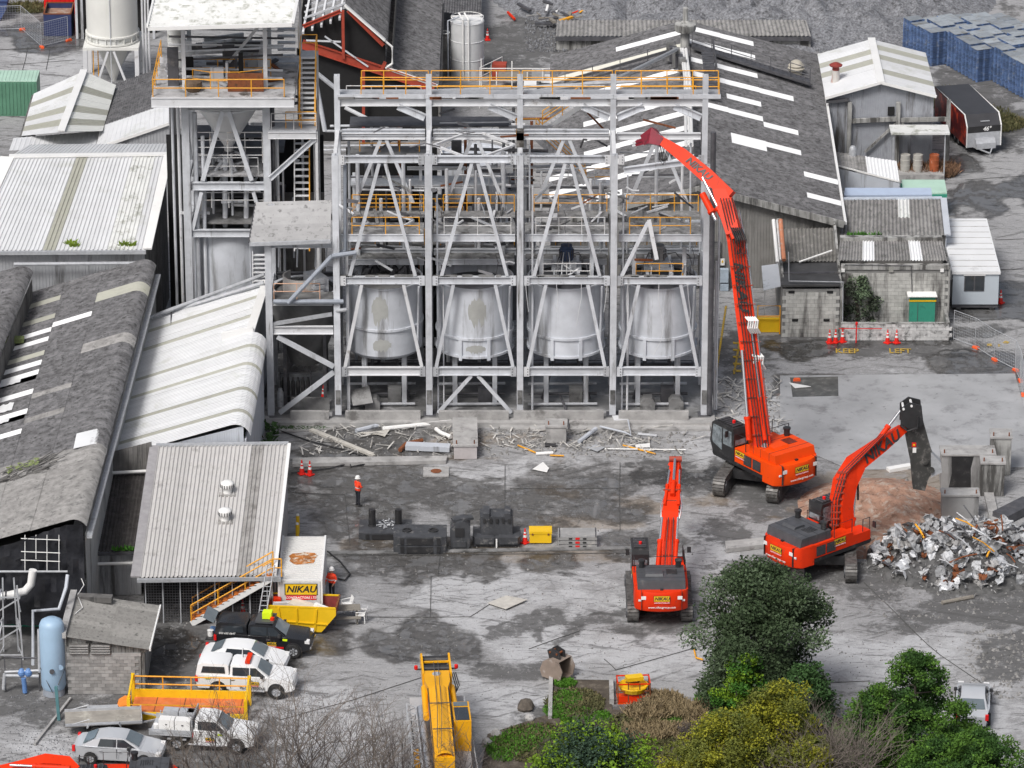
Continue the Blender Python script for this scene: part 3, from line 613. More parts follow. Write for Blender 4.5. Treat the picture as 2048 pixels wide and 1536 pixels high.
for i in range(4):
    x0,x1=CX[i]+.3,CX[i+1]-.3
    for k in range(5):
        z=zb(rnd.uniform(225,410)); pipe(fr,'light_pipe',[(x0+rnd.uniform(0,1.5),YB+.6+.3*k,z),(x1-rnd.uniform(0,1.5),YB+.6+.3*k,z+rnd.uniform(-.1,.1))],rnd.uniform(.035,.07),[STEELW,GALV,STEELD,STEEL][k%4],6)
    for k in range(3):
        p=V((rnd.uniform(x0,x1-1),YB+rnd.uniform(.3,1.5),zb(rnd.uniform(230,400)))); seg(fr,'bent_angle',p,p+V((rnd.uniform(.5,2),0,rnd.uniform(-1.5,1.5))),.1,.1,[STEELW,STEELD,RUST][k],sh='bar')
    railing(fr,[(x0+.2,YB+1.9,zb(268)+1.4),(x1-.2,YB+1.9,zb(268)+1.4)],1.0,[RAILW,RAILY][i%2],1.4)
# ---------------------------------------------------------------- hopper tower left of the frame
YT=5.0
def zt_(py,Y=YT): return PY(450,py,Y).z
def xt(px,Y=YT,py=300): return PY(px,py,Y).x
TX0,TX1=xt(372),xt(534); YTB=10.2
tw=thing('hopper_tower','tall grey steel tower with a roofed top deck and cone hopper','tower',((TX0+TX1)/2,YT+2,0))
zd=zt_(182); zroof=zt_(52,3.4)
for x in(TX0,TX1):
    for y in(YT,YTB):
        seg(tw,'column',(x,y,0),(x,y,zd),.46,.46,STEEL,(0,1,0))
        seg(tw,'roof_post',(x*1.0+(.0),y,zd),(x,y,zroof+.1),.24,.24,STEELW,(0,1,0))
for y in(YT,YTB):
    for z,h,m in((zt_(213),.42,STEELW),(zt_(372),.5,STEEL),(zt_(466),.46,STEEL),(zt_(640),.4,STEEL)):
        seg(tw,'cross_beam',(TX0+.24,y,z),(TX1-.24,y,z),.26,h,m)
    xm=(TX0+TX1)/2
    for k in(-1,1):
        seg(tw,'brace',(xm+k*.18,y-.02,zt_(222)),(xm+k*1.5,y-.02,zt_(360)),.26,.22,STEEL,(0,1,0))
        seg(tw,'brace',(xm+k*1.6,y-.02,zt_(384)),(xm+k*2.2,y-.02,zt_(458)),.22,.2,STEEL,(0,1,0))
for z in(zt_(213),zt_(372),zt_(466)):
    for x in(TX0,TX1): seg(tw,'tie_beam',(x,YT+.25,z),(x,YTB-.25,z),.24,.4,STEEL)
# top deck
dx0,dx1=xt(302,3.4,180),xt(588,3.4,180)
b=B(); b.bb(dx0,3.4,zd+.02,dx1,11.5,zd+.14); ob('top_deck',b,mat('dusty_deck',(.42,.42,.43),.7,0,.35,1,(.09,.085,.08),.51,1.4),tw,world=True)
seg(tw,'deck_edge_beam',(dx0,3.34,zd-.18),(dx1,3.34,zd-.18),.14,.6,STEELW)
seg(tw,'deck_edge_beam',(dx0+.08,3.5,zd-.18),(dx0+.08,11.4,zd-.18),.14,.5,STEELW)
seg(tw,'deck_edge_beam',(dx1-.08,3.5,zd-.18),(dx1-.08,11.4,zd-.18),.14,.5,STEELW)
railing(tw,[(dx0+.1,3.5,zd+.14),(dx1-.6,3.5,zd+.14)],1.1,RAILY,1.9,.035)
railing(tw,[(dx0+.1,3.6,zd+.14),(dx0+.1,11.2,zd+.14)],1.1,RAILY,1.8,.03)
railing(tw,[(TX0+.3,7.4,zd+.14),(TX1+.2,7.4,zd+.14)],1.1,RAILY,1.7,.03)
railing(tw,[(TX0+.5,5.4,zd+.14),(TX0+1.6,4.9,zd+.14),(TX1-1.6,4.9,zd+.14),(TX1-.2,5.4,zd+.14)],1.1,RAILY,1.7,.03)
b=B(); b.bb(xm+.2,4.4,zd+.16,TX1-.1,4.55,zd+1.3); ob('rusty_panel',b,RUST,tw,world=True)
for k in range(9):
    z=zd+.5+rnd.random()*3; b=B(); b.bar((TX0+rnd.uniform(0,2),8+rnd.random()*2,z),(TX1-rnd.uniform(0,2),8+rnd.random()*2,z),.2,rnd.uniform(.15,.4)); ob('duct_beam',b,[STEEL,GALV,STEELD][k%3],tw,world=True)
seg(tw,'deck_brace',(xm+.1,7.9,zd+.9),(TX1-.2,7.6,zroof-1),.18,.18,STEELW,sh='bar')
b=B(); b.lathe((dx0+1.2,9.2,zd+.14),[(.55,0),(.55,3.0),(.62,3.05),(.62,3.2)],20); ob('dust_filter',b,MOSSW,tw,world=True,sm=True)
for k in range(9):
    for x in(TX0-.55,TX1+1.1):
        b=B(); b.bar((x-.55,9.3+k*.03,zd+.4+k*.42),(x+.55,9.3+k*.03,zd+.4+k*.42),.3,.12); ob('tread',b,GALV,tw,world=True)
for k in range(10):
    b=B(); q=V((rnd.uniform(dx0+.6,dx1-.6),rnd.uniform(4.2,10),zd+.2)); b.bar(q,q+V((rnd.uniform(-1,1),rnd.uniform(-.5,.5),rnd.uniform(0,.4))),rnd.uniform(.1,.4),rnd.uniform(.05,.25)); ob('loose_offcut',b,[GALV,RUST,STEELD,STEELW][k%4],tw,world=True)
b=B(); b.lathe((xm-1.9,4.6,zd+.14),[(.4,0),(.55,.3),(.5,.6),(.2,.7)],12); ob('dirt_lump',b,mat('brown_sludge',(.13,.09,.06),.9,0,.3),tw,world=True)
# canopy roof of the deck
A,Bq=PY(318,-40,11.8),PY(602,-44,11.8); Cq,Dq=PY(584,47,3.0),PY(296,55,3.0)
sheeted(tw,[A,Dq,Cq,Bq],MOSSW,8,1,.55,.09)
b=B(); b.bar(Dq+V((0,-.06,-.06)),Cq+V((0,-.06,-.06)),.14,.22); ob('gutter',b,WHITEP,tw,world=True)
b=B(); b.bar(Cq+V((.05,0,.06)),Bq+V((.05,0,.06)),.2,.14); ob('barge_flashing',b,WHITEP,tw,world=True)
b=B(); b.bar(Dq+V((-.05,0,.06)),A+V((-.05,0,.06)),.12,.14); ob('barge_flashing',b,WHITEP,tw,world=True)
for y,zz in((4.2,.1),(7.2,.6),(10.2,1.0)): seg(tw,'roof_beam',(dx0+.2,y,zroof-.15+zz*.2),(dx1-.1,y,zroof-.15+zz*.2),.16,.24,STEELD)
# cone hopper
hp=thing('cone_hopper','pale dusty conical hopper hanging under the tower deck','hopper',(xm,7.2,zt_(290,7.2)))
zc=zt_(292,7.2); hz=lambda py: zt_(py,7.2)-zc
b=B(); b.lathe((0,0,0),[(.28,-.35),(.3,0),(2.05,hz(205)),(2.15,hz(198)),(2.15,zd-zc-.06)],36,cap=False); b.sm=True; ob('cone_shell',b,mat('hopper_plate',(.74,.74,.74),.5,0,.06,.8,(.56,.56,.56),.55,.8),hp)
b=B(); b.lathe((0,0,hz(205)),[(2.16,-.06),(2.24,-.06),(2.24,.06),(2.16,.06)],36,cap=False); ob('stiffening_ring',b,STEELW,hp)
b=B(); b.bb(-.28,-2.2,hz(212),.28,-1.9,zd-zc-.1); ob('front_bracket',b,STEELW,hp)
for k in range(5): pipe(hp,'outlet_pipe',[(0,0,-.3-.1*k),(math.cos(k*1.3)*.7,math.sin(k*1.3)*.7,-.6-.15*k),(math.cos(k*1.3)*1.2,math.sin(k*1.3)*1.2,-1.2-.1*k)],.1,GALV,8,world=False)
b=B(); b.box((0,0,-.55),(.7,.7,.4)); ob('outlet_gate',b,STEELD,hp)
# lower tank of the tower
lt=thing('round_tank','pale grey round tank at the foot of the hopper tower','tank',(xm,YT+2.6,zt_(600)))
H=zt_(440,YT+2.6)-zt_(600); b=B(); b.lathe((0,0,0),[(2.3,-.8),(2.36,0),(2.36,H),(2.3,H)],40,cap=False); b.sm=True; ob('shell',b,TANK,lt)
b=B(); b.lathe((0,0,H-.5),[(.001,0),(2.3,0)],24,cap=False); ob('contents',b,CONCD,lt)
for a in(200,235,305,340):
    c,s=math.cos(R(a))*2.4,math.sin(R(a))*2.4; b=B(); b.bar((c,s,-.7),(c*.98,s*.98,H),.22,.1,(c,s,0)); ob('stiffener',b,TANK,lt)
b=B(); b.lathe((0,0,-.8),[(2.3,0),(1.2,-zt_(600)+.9),(1.2,-zt_(600)+.8)],24); ob('support_cone',b,STEELD,lt)
for k in range(3):
    x=TX0+.9+k*1.3; pipe(tw,'feed_pipe',[(x,YT+1.5,zt_(470)),(x+.1,YT+1.6,zt_(330))],.16,STEEL)
b=B(); b.bb(TX0+.3,YT+.6,zt_(360),TX1-.3,YTB-.4,zt_(360)+.1); ob('mid_deck',b,mat('dusty_deck',(.5,.5,.5)),tw,world=True)
railing(tw,[(TX0+.9,YT+.7,zt_(360)+.1),(TX1-.6,YT+.7,zt_(360)+.1)],1.1,RAILW,1.4)
b=B(); b.bb(TX0+.3,YT+.6,zt_(455),TX1-.3,YTB-.4,zt_(455)+.1); ob('low_deck',b,CONCD,tw,world=True)
for k in range(14):
    q=V((rnd.uniform(TX0+.5,TX1-.5),rnd.uniform(YT+1,YTB-1),zt_(rnd.choice([360,430,400])))); q2=q+V((rnd.uniform(-1.6,1.6),rnd.uniform(-.3,.3),rnd.uniform(-.2,1.4))); pipe(tw,'service_pipe',[q,(q+q2)/2+V((.2,0,.1)),q2],rnd.uniform(.04,.14),[STEEL,GALV,STEELD,STEELW][k%4])
for x,y,r_ in((TX0+.55,YT+.3,.15),(TX0+1.0,YT+.5,.12),(TX1+.35,YT+.2,.14),(TX1+.6,YT+.6,.1),(TX0-.5,YT+1,.1),(TX0-.9,YT+1.4,.09)):
    pipe(tw,'riser_pipe',[(x,y,.2),(x,y,zd-.3-rnd.random()*3)],r_,[STEEL,STEELW,STEELD][int(r_*100)%3])
# stair tower between hopper tower and frame
stt=thing('access_stairs','steel access stairs with orange stringers between the hopper tower and frame','stairs',(xt(605),YT,0))
zl=zt_(258); px0,px1=xt(538),xt(634)
b=B(); b.bb(px0,YT-.6,zl,px1,YT+1.4,zl+.12); ob('landing',b,GALV,stt,world=True)
seg(stt,'landing_beam',(px0,YT-.62,zl-.2),(px1,YT-.62,zl-.2),.14,.44,STEELW)
railing(stt,[(px0+.2,YT-.5,zl+.12),(px1,YT-.5,zl+.12)],1.05,RAILW,1.2); railing(stt,[(xt(573),YT-.2,zl+.12),(px1,YT-.2,zl+.12)],1.05,RAILY,1.2)
seg(stt,'knee_brace',(px1-.1,YT-.5,zl-.45),(px0+.05,YT-.5,zt_(352)),.26,.3,STEEL)
seg(stt,'upright',(px1,YT-.5,0),(px1,YT-.5,zl),.16,.16,STEELW,(0,1,0)); seg(stt,'upright',(px1-.2,YT+1.3,0),(px1-.2,YT+1.3,zl),.16,.16,STEELW,(0,1,0)); seg(stt,'upright',(px0,YT+1.3,0),(px0,YT+1.3,zl),.16,.16,STEELW,(0,1,0))
xs=xt(615)
zq=zt_(112,YT+3.5); yq=YT+3.2
for s in(-.48,.48):
    b=B(); b.bar((xs+s,YT+.2,zl+.1),(xs+s,yq,zq),.07,.26); ob('stringer',b,RAILY,stt,world=True)
    b=B(); b.tube([(xs+s,YT-.1,zl+1.1),(xs+s,yq-.2,zq+1.0),(xs+s,yq+1.2,zq+1.0)],.035,6); ob('handrail',b,RAILY,stt,world=True)
for k in range(14):
    f=(k+.5)/14; b=B(); b.box((xs,YT+.2+(yq-YT-.2)*f,zl+.15+(zq-zl)*f),(.9,.28,.05)); ob('tread',b,STEELW,stt,world=True)
b=B(); b.bb(xs-.55,yq,zq-.06,xs+.55,yq+1.4,zq); ob('landing',b,GALV,stt,world=True)
railing(stt,[(xs-.5,yq+1.3,zq),(xs+.5,yq+1.3,zq)],1.05,RAILY,1)
for s in(-.5,.5): seg(stt,'upright',(xs+s,yq+1.3,0),(xs+s,yq+1.3,zq+4.0 if s<0 else zq),.14,.14,STEELW,(0,1,0))
xs2=xt(602); z0=zt_(405,YT+1); 
for s in(-.46,.46):
    b=B(); b.bar((xs2+s,YT-.9,z0-2.5),(xs2+s,YT+1.9,zl-.1),.07,.26); ob('stringer',b,RAILY if s>0 else RAILW,stt,world=True)
for k in range(20):
    f=(k+.5)/20; b=B(); b.box((xs2,YT-.9+2.8*f,z0-2.5+(zl-z0+2.4)*f),(.86,.26,.05)); ob('tread',b,STEELW,stt,world=True)
# ---------------------------------------------------------------- mixing bay at the left end of the frame
BX0=PY(540,700,YF).x
mb=thing('mixing_bay','dark narrow steel bay with corrugated canopy left of the tanks','steel bay',((BX0+CX[0])/2,-3,.28))
for y in(YF,YB): seg(mb,'column',(BX0,y,.3),(BX0,y,zf(478) if y==YF else zf(478)+.5),.4,.4,STEEL,(0,1,0))
for py,h,m in((660,.5,STEELW),(606,.24,STEELW),(490,.3,STEEL)):
    seg(mb,'cross_beam',(BX0+.2,YF,zf(py)),(CX[0]-.24,YF,zf(py)),.24,h,m); seg(mb,'cross_beam',(BX0+.2,YB,zf(py)),(CX[0]-.24,YB,zf(py)),.24,h,STEELD)
    seg(mb,'tie_beam',(BX0,YF+.22,zf(py)),(BX0,YB-.22,zf(py)),.2,.3,STEEL)
seg(mb,'brace',(BX0+.45,YF,zf(673)),(CX[0]-.25,YF,zf(733)),.26,.24,STEEL,(0,1,0)); seg(mb,'brace',(CX[0]-.25,YF,zf(744)),(BX0+.5,YF,.4),.26,.24,STEEL,(0,1,0))
seg(mb,'brace',(CX[0]-.3,YB,zf(700)),(BX0+.6,YB,1.2),.26,.24,STEELD,(0,1,0)); seg(mb,'brace',(BX0+.2,YF,zf(648)),(CX[0]-.3,YF,zf(628)),.2,.2,GALV,(0,1,0))
c=[PY(512,406,-.4),PY(663,402,-.4),PY(661,479,-6.1),PY(499,485,-6.1)]
sheeted(mb,[c[0],c[3],c[2],c[1]],mat('old_galvanised_sheet',(.34,.34,.345),.6,0,.15,1,(.12,.12,.12),.54,2,rn=.12),5,1,.62,.13)
b=B(); b.bar(c[3]+V((0,-.05,-.1)),c[2]+V((0,-.05,-.1)),.16,.2); ob('gutter',b,GALV,mb,world=True)
b=B(); b.bar(c[3]+V((-.04,0,.0)),c[0]+V((-.04,0,.0)),.06,.12); ob('barge_flashing',b,STEELD,mb,world=True)
for py in(500,): 
    for x in(BX0+.5,BX0+1.6,BX0+2.7,CX[0]-.7): pipe(mb,'hanger_rod',[(x,-3.4,zf(560)),(x+.1,-3.4,c[3].z-.2)],.05,STEEL)
zm=zf(598)
b=B(); b.bb(BX0+.2,YF,zm-.12,CX[0]-.25,YF+1.2,zm); ob('mixer_platform',b,CONCD,mb,world=True)
railing(mb,[(BX0+.3,YF-.05,zm),(PY(640,600,YF).x,YF-.05,zm)],1.0,mat('salmon_rail',(.62,.38,.26),.6,0,.15,3),1.35)
pipe(mb,'blue_grey_pipe',[PY(664,512,YF-.4),PY(576,606,YF-.5)],.14,mat('grey_pipe',(.30,.33,.38),.5)); pipe(mb,'blue_grey_pipe',[PY(547,603,YF-.3),PY(687,603,YF-.3)],.14,MT['grey_pipe'])
pipe(mb,'blue_grey_pipe',[PY(664,512,YF-.4),PY(712,505,YF-.3)],.14,MT['grey_pipe']); pipe(mb,'stub_pipe',[PY(672,622,YF-.1),PY(695,619,YF-.5)],.12,GALV)
pipe(mb,'downpipe',[PY(690,330,YF+.3),PY(690,500,YF+.3),PY(676,508,YF+.2)],.11,MT['grey_pipe'])
mx=thing('mixer_tank','wide dark round mixer tank with a U-shaped trough, in the left bay','tank',((BX0+CX[0])/2,-3.0,5))
zr=PY(600,575,-3).z-5; b=B(); b.lathe((0,0,0),[(1.0,-2.2),(1.95,.4),(1.95,zr),(1.85,zr),(1.85,.5)],36,cap=False); b.sm=True; ob('shell',b,mat('dark_tank_plate',(.11,.11,.11),.6,0,.3,1,(.22,.21,.2),.6,1),mx)
b=B(); b.lathe((0,0,zr),[(1.96,-.28),(2.08,-.28),(2.08,.05),(1.85,.05),(1.85,-.2)],36,cap=False); ob('rim',b,STEEL,mx)
b=B(); b.lathe((0,0,zr-.3),[(.001,0),(1.85,0)],20,cap=False); ob('contents',b,CONCD,mx)
b=B(); b.lathe((-.2,-.2,zr-.2),[(1.1,0),(1.1,1.1),(1.02,1.1),(1.02,0)],20,cap=False,a0=R(130),a1=R(330)); ob('trough',b,mat('rust_streaked_plate',(.5,.48,.46),.6,0,.15,2,(.35,.14,.06),.58,2),mx)
b=B(); b.box((.7,-.3,zr+.5),(.9,1.6,.9),.5); ob('paddle_housing',b,STEEL,mx)
for k in range(3): b=B(); b.box((.9-.05*k,-1.0-.12*k,zr+.75-.28*k),(.7,.4,.18),.5); ob('paddle_step',b,GALV,mx)
for a in range(4): b=B(); c_,s_=math.cos(a*1.57+.78)*1.7,math.sin(a*1.57+.78)*1.7; b.bar((c_,s_,-4.7),(c_,s_,.6),.2); ob('leg',b,STEELD,mx)
gb=thing('gas_bottle_rack','dark rack of black gas bottles standing inside the left bay','gas rack',(BX0+1.4,-3.6,.3))
for k in range(6):
    b=B(); b.lathe((-.75+k*.3,0,0),[(.12,0),(.12,1.3),(.07,1.45),(.05,1.6)],10); ob('gas_bottle',b,MBLACK,gb,sm=True)
for z in(.4,1.9): b=B(); b.bb(-.95,-.2,z,.95,-.15,z+.06); ob('rack_bar',b,STEELD,gb)
for x in(-.95,.9): b=B(); b.bb(x,-.2,0,x+.06,.2,2.2); ob('rack_post',b,STEELD,gb)
b=B(); b.lathe((-.9,-.7,0),[(.2,0),(.2,.9),(.12,1.05),(.12,1.15)],12); ob('silver_bottle',b,GALV,gb,sm=True)
# ---------------------------------------------------------------- standing silo, upper left
sx=P(228,160); 
si=thing('cement_silo','cream-white lichen-stained silo with cone on steel legs, upper left','silo',(sx.x,sx.y,0))
zs=lambda py: PY(228,py,sx.y).z
rs=1.85
b=B(); b.lathe((0,0,0),[(.16,zs(162)),(.2,zs(158)),(rs*.72,zs(82)),(rs*.72,zs(78))],32,cap=False); b.sm=True; SILO=mat('silo_paint',(.70,.70,.67),.5,0,.05,.6,(.48,.50,.40),.6,.7,True); ob('cone',b,SILO,si)
b=B(); b.lathe((0,0,0),[(rs,zs(66)),(rs,zs(-40))],40); b.sm=True; ob('drum',b,SILO,si)
b=B(); b.lathe((0,0,0),[(rs*.98,zs(78)),(rs*1.0,zs(58))],40,cap=False); ob('skirt',b,MOSSW,si,sm=True)
for z,r_ in((zs(62),rs+.1),(zs(76),rs+.12)): b=B(); b.lathe((0,0,z),[(rs,-.06),(r_,-.06),(r_,.06),(rs,.06)],40,cap=False); ob('ring',b,SILO,si)
for k in range(18):
    a=k*math.pi/9; b=B(); b.box((math.cos(a)*(rs+.05),math.sin(a)*(rs+.05),(zs(62)+zs(76))/2),(.1,.05,.5),a); ob('stiffener',b,SILO,si)
b=B(); b.bb(-rs-.15,-rs-.15,zs(84),rs+.15,rs+.15,zs(79)); ob('ring_frame',b,SILO,si)
for x in(-rs,rs):
    for y in(-rs,rs):
        b=B(); b.ib((x,y,0),(x,y,zs(84)),.3,.34,(0,1,0)); ob('leg',b,STEELW,si)
for s in(-1,1):
    b=B(); b.bar((s*.2,-rs,zs(86)),(s*1.0,-rs,.5),.2,.16); ob('brace',b,STEELW,si)
    b=B(); b.bar((s*1.7,rs,zs(86)),(s*.3,rs,.4),.2,.16); ob('brace',b,STEELW,si)
b=B(); b.tube([(0,-rs-.08,zs(150)),(0,-rs-.08,zs(-40))],.03,6); ob('conduit',b,STEEL,si)
for k in range(3): b=B(); b.tube([(rs+.35+k*.22,-.3,0),(rs+.35+k*.22,-.3,zs(-40))],.08,8); ob('fill_pipe',b,STEELW,si)
for k in(.2,.55):
    b=B(); b.tube([(-rs+.9-k,.6,0),(-rs+.9-k,.6,3)],.04,6); ob('ladder_rail',b,RAILY,si)

# dark sheets put in for the shade behind, and extra gear that fill the tower
b=B(); b.bb(TX0-1.6,YTB+.3,0,xt(640),YTB+.4,12.5); ob('shade_backdrop',b,BLACK,tw,world=True)
b=B(); b.bb(TX1+.4,YTB-.6,0,xt(640),YTB-.5,9); ob('shade_backdrop',b,WALLD,tw,world=True)
for k in range(26):
    x=rnd.uniform(TX0-.6,TX1+1.6); y=rnd.uniform(YT+.6,YTB); z=rnd.uniform(7,zd-1.5)
    if k%2: pipe(tw,'riser_pipe',[(x,y,max(1,z-4)),(x,y,z)],rnd.uniform(.04,.11),[STEELW,STEEL,GALV][k%3])
    else: seg(tw,'cross_member',(x,y,z),(min(x+rnd.uniform(1,3),TX1+1.8),y,z+rnd.uniform(-.2,.2)),.12,.16,[STEELW,STEEL,STEELD][k%3],sh='bar')
for z in(zt_(300),zt_(330),zt_(420)):
    railing(tw,[(TX0+.4,YT+.4,z),(TX1-.3,YT+.4,z)],1.0,RAILW,1.2); b=B(); b.bb(TX0+.3,YT+2.4,z-.06,TX1+.9,YTB-.5,z); ob('grating',b,STEELD,tw,world=True)
for k in(-1,1):
    seg(tw,'side_brace',(TX1 if k>0 else TX0,YT+.3,zt_(380)),(TX1 if k>0 else TX0,YTB-.3,zt_(225)),.18,.18,STEEL); seg(tw,'side_brace',(TX1 if k>0 else TX0,YTB-.3,zt_(380)),(TX1 if k>0 else TX0,YT+.3,zt_(225)),.18,.18,STEEL)
for k in range(16):
    b=B(); q=V((rnd.uniform(dx0+.8,dx1-.8),rnd.uniform(5.5,11),zd+.14)); b.bb(q.x,q.y,q.z,q.x+rnd.uniform(.1,.9),q.y+rnd.uniform(.1,.5),q.z+rnd.uniform(.3,2.6)); ob('deck_gear',b,[STEEL,STEELD,GALV,STEELW,BLACK][k%5],tw,world=True)
for k in range(9): pipe(tw,'deck_pipe',[(dx0+.8,6+k*.5,zd+.6+k*.35),(dx1-.8,6+k*.5,zd+.6+k*.35+rnd.uniform(-.4,.4))],rnd.uniform(.05,.1),[STEEL,STEELW,STEELD][k%3])
for k in range(14):
    f=(k+.5)/14; b=B(); b.box((xt(500)+.6,YT-1.2-f*.9,zt_(480)-.4+(-f*3.6)),(1.0,.26,.05)); ob('tread',b,STEELW,stt,world=True)
for s in(-.5,.5): b=B(); b.bar((xt(500)+.6+s,YT-1.2,zt_(480)-.3),(xt(500)+.6+s,YT-2.1,zt_(480)-4.1),.06,.24); ob('stringer',b,STEELW,stt,world=True)
# ---------------------------------------------------------------- buildings
def q4(*a): return [P(x,y,z) for x,y,z in a]
def flash(par,a,b_,w=.22,h=.1,mt=None,name='flashing'): bq=B(); bq.bar(V(a),V(b_),w,h); return ob(name,bq,mt or WHITEP,par,world=True)
def plainwall(par,a,b_,z0,z1,mt,th=.15,name='wall',z1b=None):
    a=V(a);b_=V(b_); n=V((b_.y-a.y,a.x-b_.x,0)).normalized()*th; z1b=z1 if z1b is None else z1b
    pts=[V((a.x,a.y,z0)),V((b_.x,b_.y,z0)),V((b_.x,b_.y,z1b)),V((a.x,a.y,z1))]; b=B(); b.prism(pts,-n if n.y<0 else n); return ob(name,b,mt,par,world=True)
# --- white roofed shed, left (ribs run front to back)
g=thing('white_roof_shed','long white corrugated roof shed with grey band, at the left edge','shed',P(150,560,0))
RZ,EZ=9.6,7.5
A,Bq,Cq,Dq=P(18,316,RZ),P(334,312,RZ),P(292,500,EZ),P(-70,502,EZ)
n=14
sheeted(g,[A,Bq,Cq,Dq],WROOF,n,1,.26,.06,{(6,0):SKYG,(11,0):MOSSW,(12,0):MOSSW},kind='rib',alts='aged_sheet')
flash(g,A+V((0,.1,.1)),Bq+V((0,.1,.1)),.5,.1,name='ridge_cap'); flash(g,Bq+V((.08,0,.08)),Cq+V((.08,0,.08)),.55,.12,name='barge_flashing'); flash(g,A+V((-.1,0,.06)),Dq+V((-.1,0,.06)),.9,.1,name='barge_flashing')
A2,B2=P(45,304,RZ-.3),P(334,302,RZ-.3)
sheeted(g,[A2+V((0,4,-.9)),B2+V((0,4,-.9)),Bq+V((0,.2,0)),A+V((0,.2,0))],WROOF,10,1,.24,.03,kind='rib')
flash(g,Dq+V((0,-.1,-.1)),Cq+V((0,-.1,-.1)),.18,.22,GALV,'gutter')
wall(g,Dq+V((0,.3,0)),Cq+V((-.1,.3,0)),0,EZ-.1,None,WALLC,1.2,.2,.02)
wall(g,Cq+V((-.1,.3,0)),Bq+V((-.1,0,0)),0,EZ-.1,RZ-.1,WALLD,1.2,.2,.02)
pipe(g,'downpipe',[Dq+V((3,-.3,-.75)),Cq+V((-.6,-.3,-.75)),Cq+V((0,-.3,-.95)),Cq+V((.15,-.3,-5.8))],.11,GALV)
for (px,py,s) in((142,492,.35),(150,496,.3),(246,494,.3),(262,495,.28)):
    b=B(); q=P(px,py,EZ)
    for k in range(30):
        a=rnd.uniform(0,6.28); l=rnd.uniform(.2,.5); b.face([q+V((rnd.uniform(-s,s),0,.0)),q+V((rnd.uniform(-s,s),.05,.02)),q+V((rnd.uniform(-s,s)*1.5,math.sin(a)*.2,l))])
    ob('gutter_weed',b,mat('weed_green',(.16,.24,.02) if px<200 else (.16,.24,.02),.8,0,.3,8),g,world=True)
# --- older dark roof at the far left edge beside it
g=thing('dark_roof_strip','strip of dark corrugated roof beside the white shed, cut by left edge','roof',P(-20,420,0))
sheeted(g,[P(-70,318,8.9),P(18,316,8.9),P(-62,500,7.2),P(-150,500,7.2)],ASB,4,1,.25,.03)
wall(g,P(-150,500,7.2),P(-66,500,7.2),0,7,None,WALLD)
# --- sawtooth dark shed
g=thing('sawtooth_shed','long dark sawtooth shed roof with rolled edge and torn skylights, left','shed',P(120,800,0))
TZ,VZ=7.0,4.6
tf,vf=P(283,520,TZ),P(51,590,VZ); tn,vn=P(140,1040,TZ),P(-105,1108,VZ)
nu,nv=52,3
al={(7,0):SKYG,(10,0):SKYL,(12,0):SKYL,(15,0):SKYG,(17,0):SKYL,(19,0):SKYL,(23,0):SKYL,(27,0):SKYL,(31,0):SKYL,(6,2):SKYG,(5,2):SKYG,(16,2):ASBL,(17,2):ASBL,(24,1):ASBL,(9,1):SKYL,(3,0):SKYG,(29,1):ASBL}
sk_={(20,0),(28,0)}
for (i,j) in [(i,j) for i in range(nu) for j in range(3)]:
    if i>=38 and (i,j) not in al: al[(i,j)]=ASBL
sheeted(g,[vf,vn,tn,tf],ASB,nu,nv,.17,.028,al,curve=(.75,R(80)),skip=sk_,lap=.03)
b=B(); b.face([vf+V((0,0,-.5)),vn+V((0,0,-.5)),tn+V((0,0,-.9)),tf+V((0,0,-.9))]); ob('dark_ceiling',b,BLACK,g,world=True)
ew=V((.78,0,0))
wall(g,tn+ew,tf+ew,0,TZ-.85,None,mat('pale_side_sheet',(.46,.46,.45),.7,0,.15,1,(.14,.14,.13),.55,1.1,True),1.3,.2,.02)
flash(g,tf+V((1.0,0,-1.0)),tn+V((1.0,0,-1.0)),.3,.16,GALV,'gutter')
# loose skylight sheets hanging over the holes
for fi,fw in((20.1,.8),(28.1,.8),(25.0,1.6)):
    bq=B(); n=10; lo=vf.lerp(vn,fi/nu); lo2=vf.lerp(vn,(fi+fw)/nu); hi=tf.lerp(tn,fi/nu); hi2=tf.lerp(tn,(fi+fw)/nu); c=[lo.lerp(hi,.02),lo.lerp(hi,.20),lo2.lerp(hi2,.20),lo2.lerp(hi2,.02)]; c=[q_+V((0,0,.16)) for q_ in c]
    for i in range(n+1):
        u=i/n; z=V((0,0,.03*math.sin(u*17)+.02*math.sin(u*41)))
        bq.v+=[c[0].lerp(c[1],u)+z,c[3].lerp(c[2],u)+z*.4]
    bq.f=[(2*i,2*i+2,2*i+3,2*i+1) for i in range(n)]; ob('torn_skylight',bq,SKYL,g,world=True,sm=True)
# moss-covered collapse at the edge
q=P(45,945,5.7); b=B()
for k in range(40):
    a=q+V((rnd.uniform(-1.6,1.6),rnd.uniform(-1.2,1.2),0)); a.z=q.z+(a.x-q.x)*.33+.1; l=rnd.uniform(.3,1.6); d=V((rnd.uniform(.4,1),rnd.uniform(-.25,.25),.33)).normalized(); b.bar(a,a+d*l,rnd.uniform(.03,.1),.04)
ob('collapsed_battens',b,WALLD,g,world=True); 
b=B()
for k in range(120):
    a=q+V((rnd.uniform(-1.0,1.0),rnd.uniform(.1,1.1),.12)); a.z+=(a.x-q.x)*.33; b.face([a,a+V((rnd.uniform(-.15,.15),.12,.05)),a+V((.12,rnd.uniform(-.15,.15),.1))])
ob('moss_patch',b,mat('moss',(.18,.22,.09),.95,0,.3,6),g,world=True)
q=P(186,892,TZ); b=B(); b.lathe(q+V((-.35,-.3,-.75)),[(0.01,0)],3)
b=B(); n=8
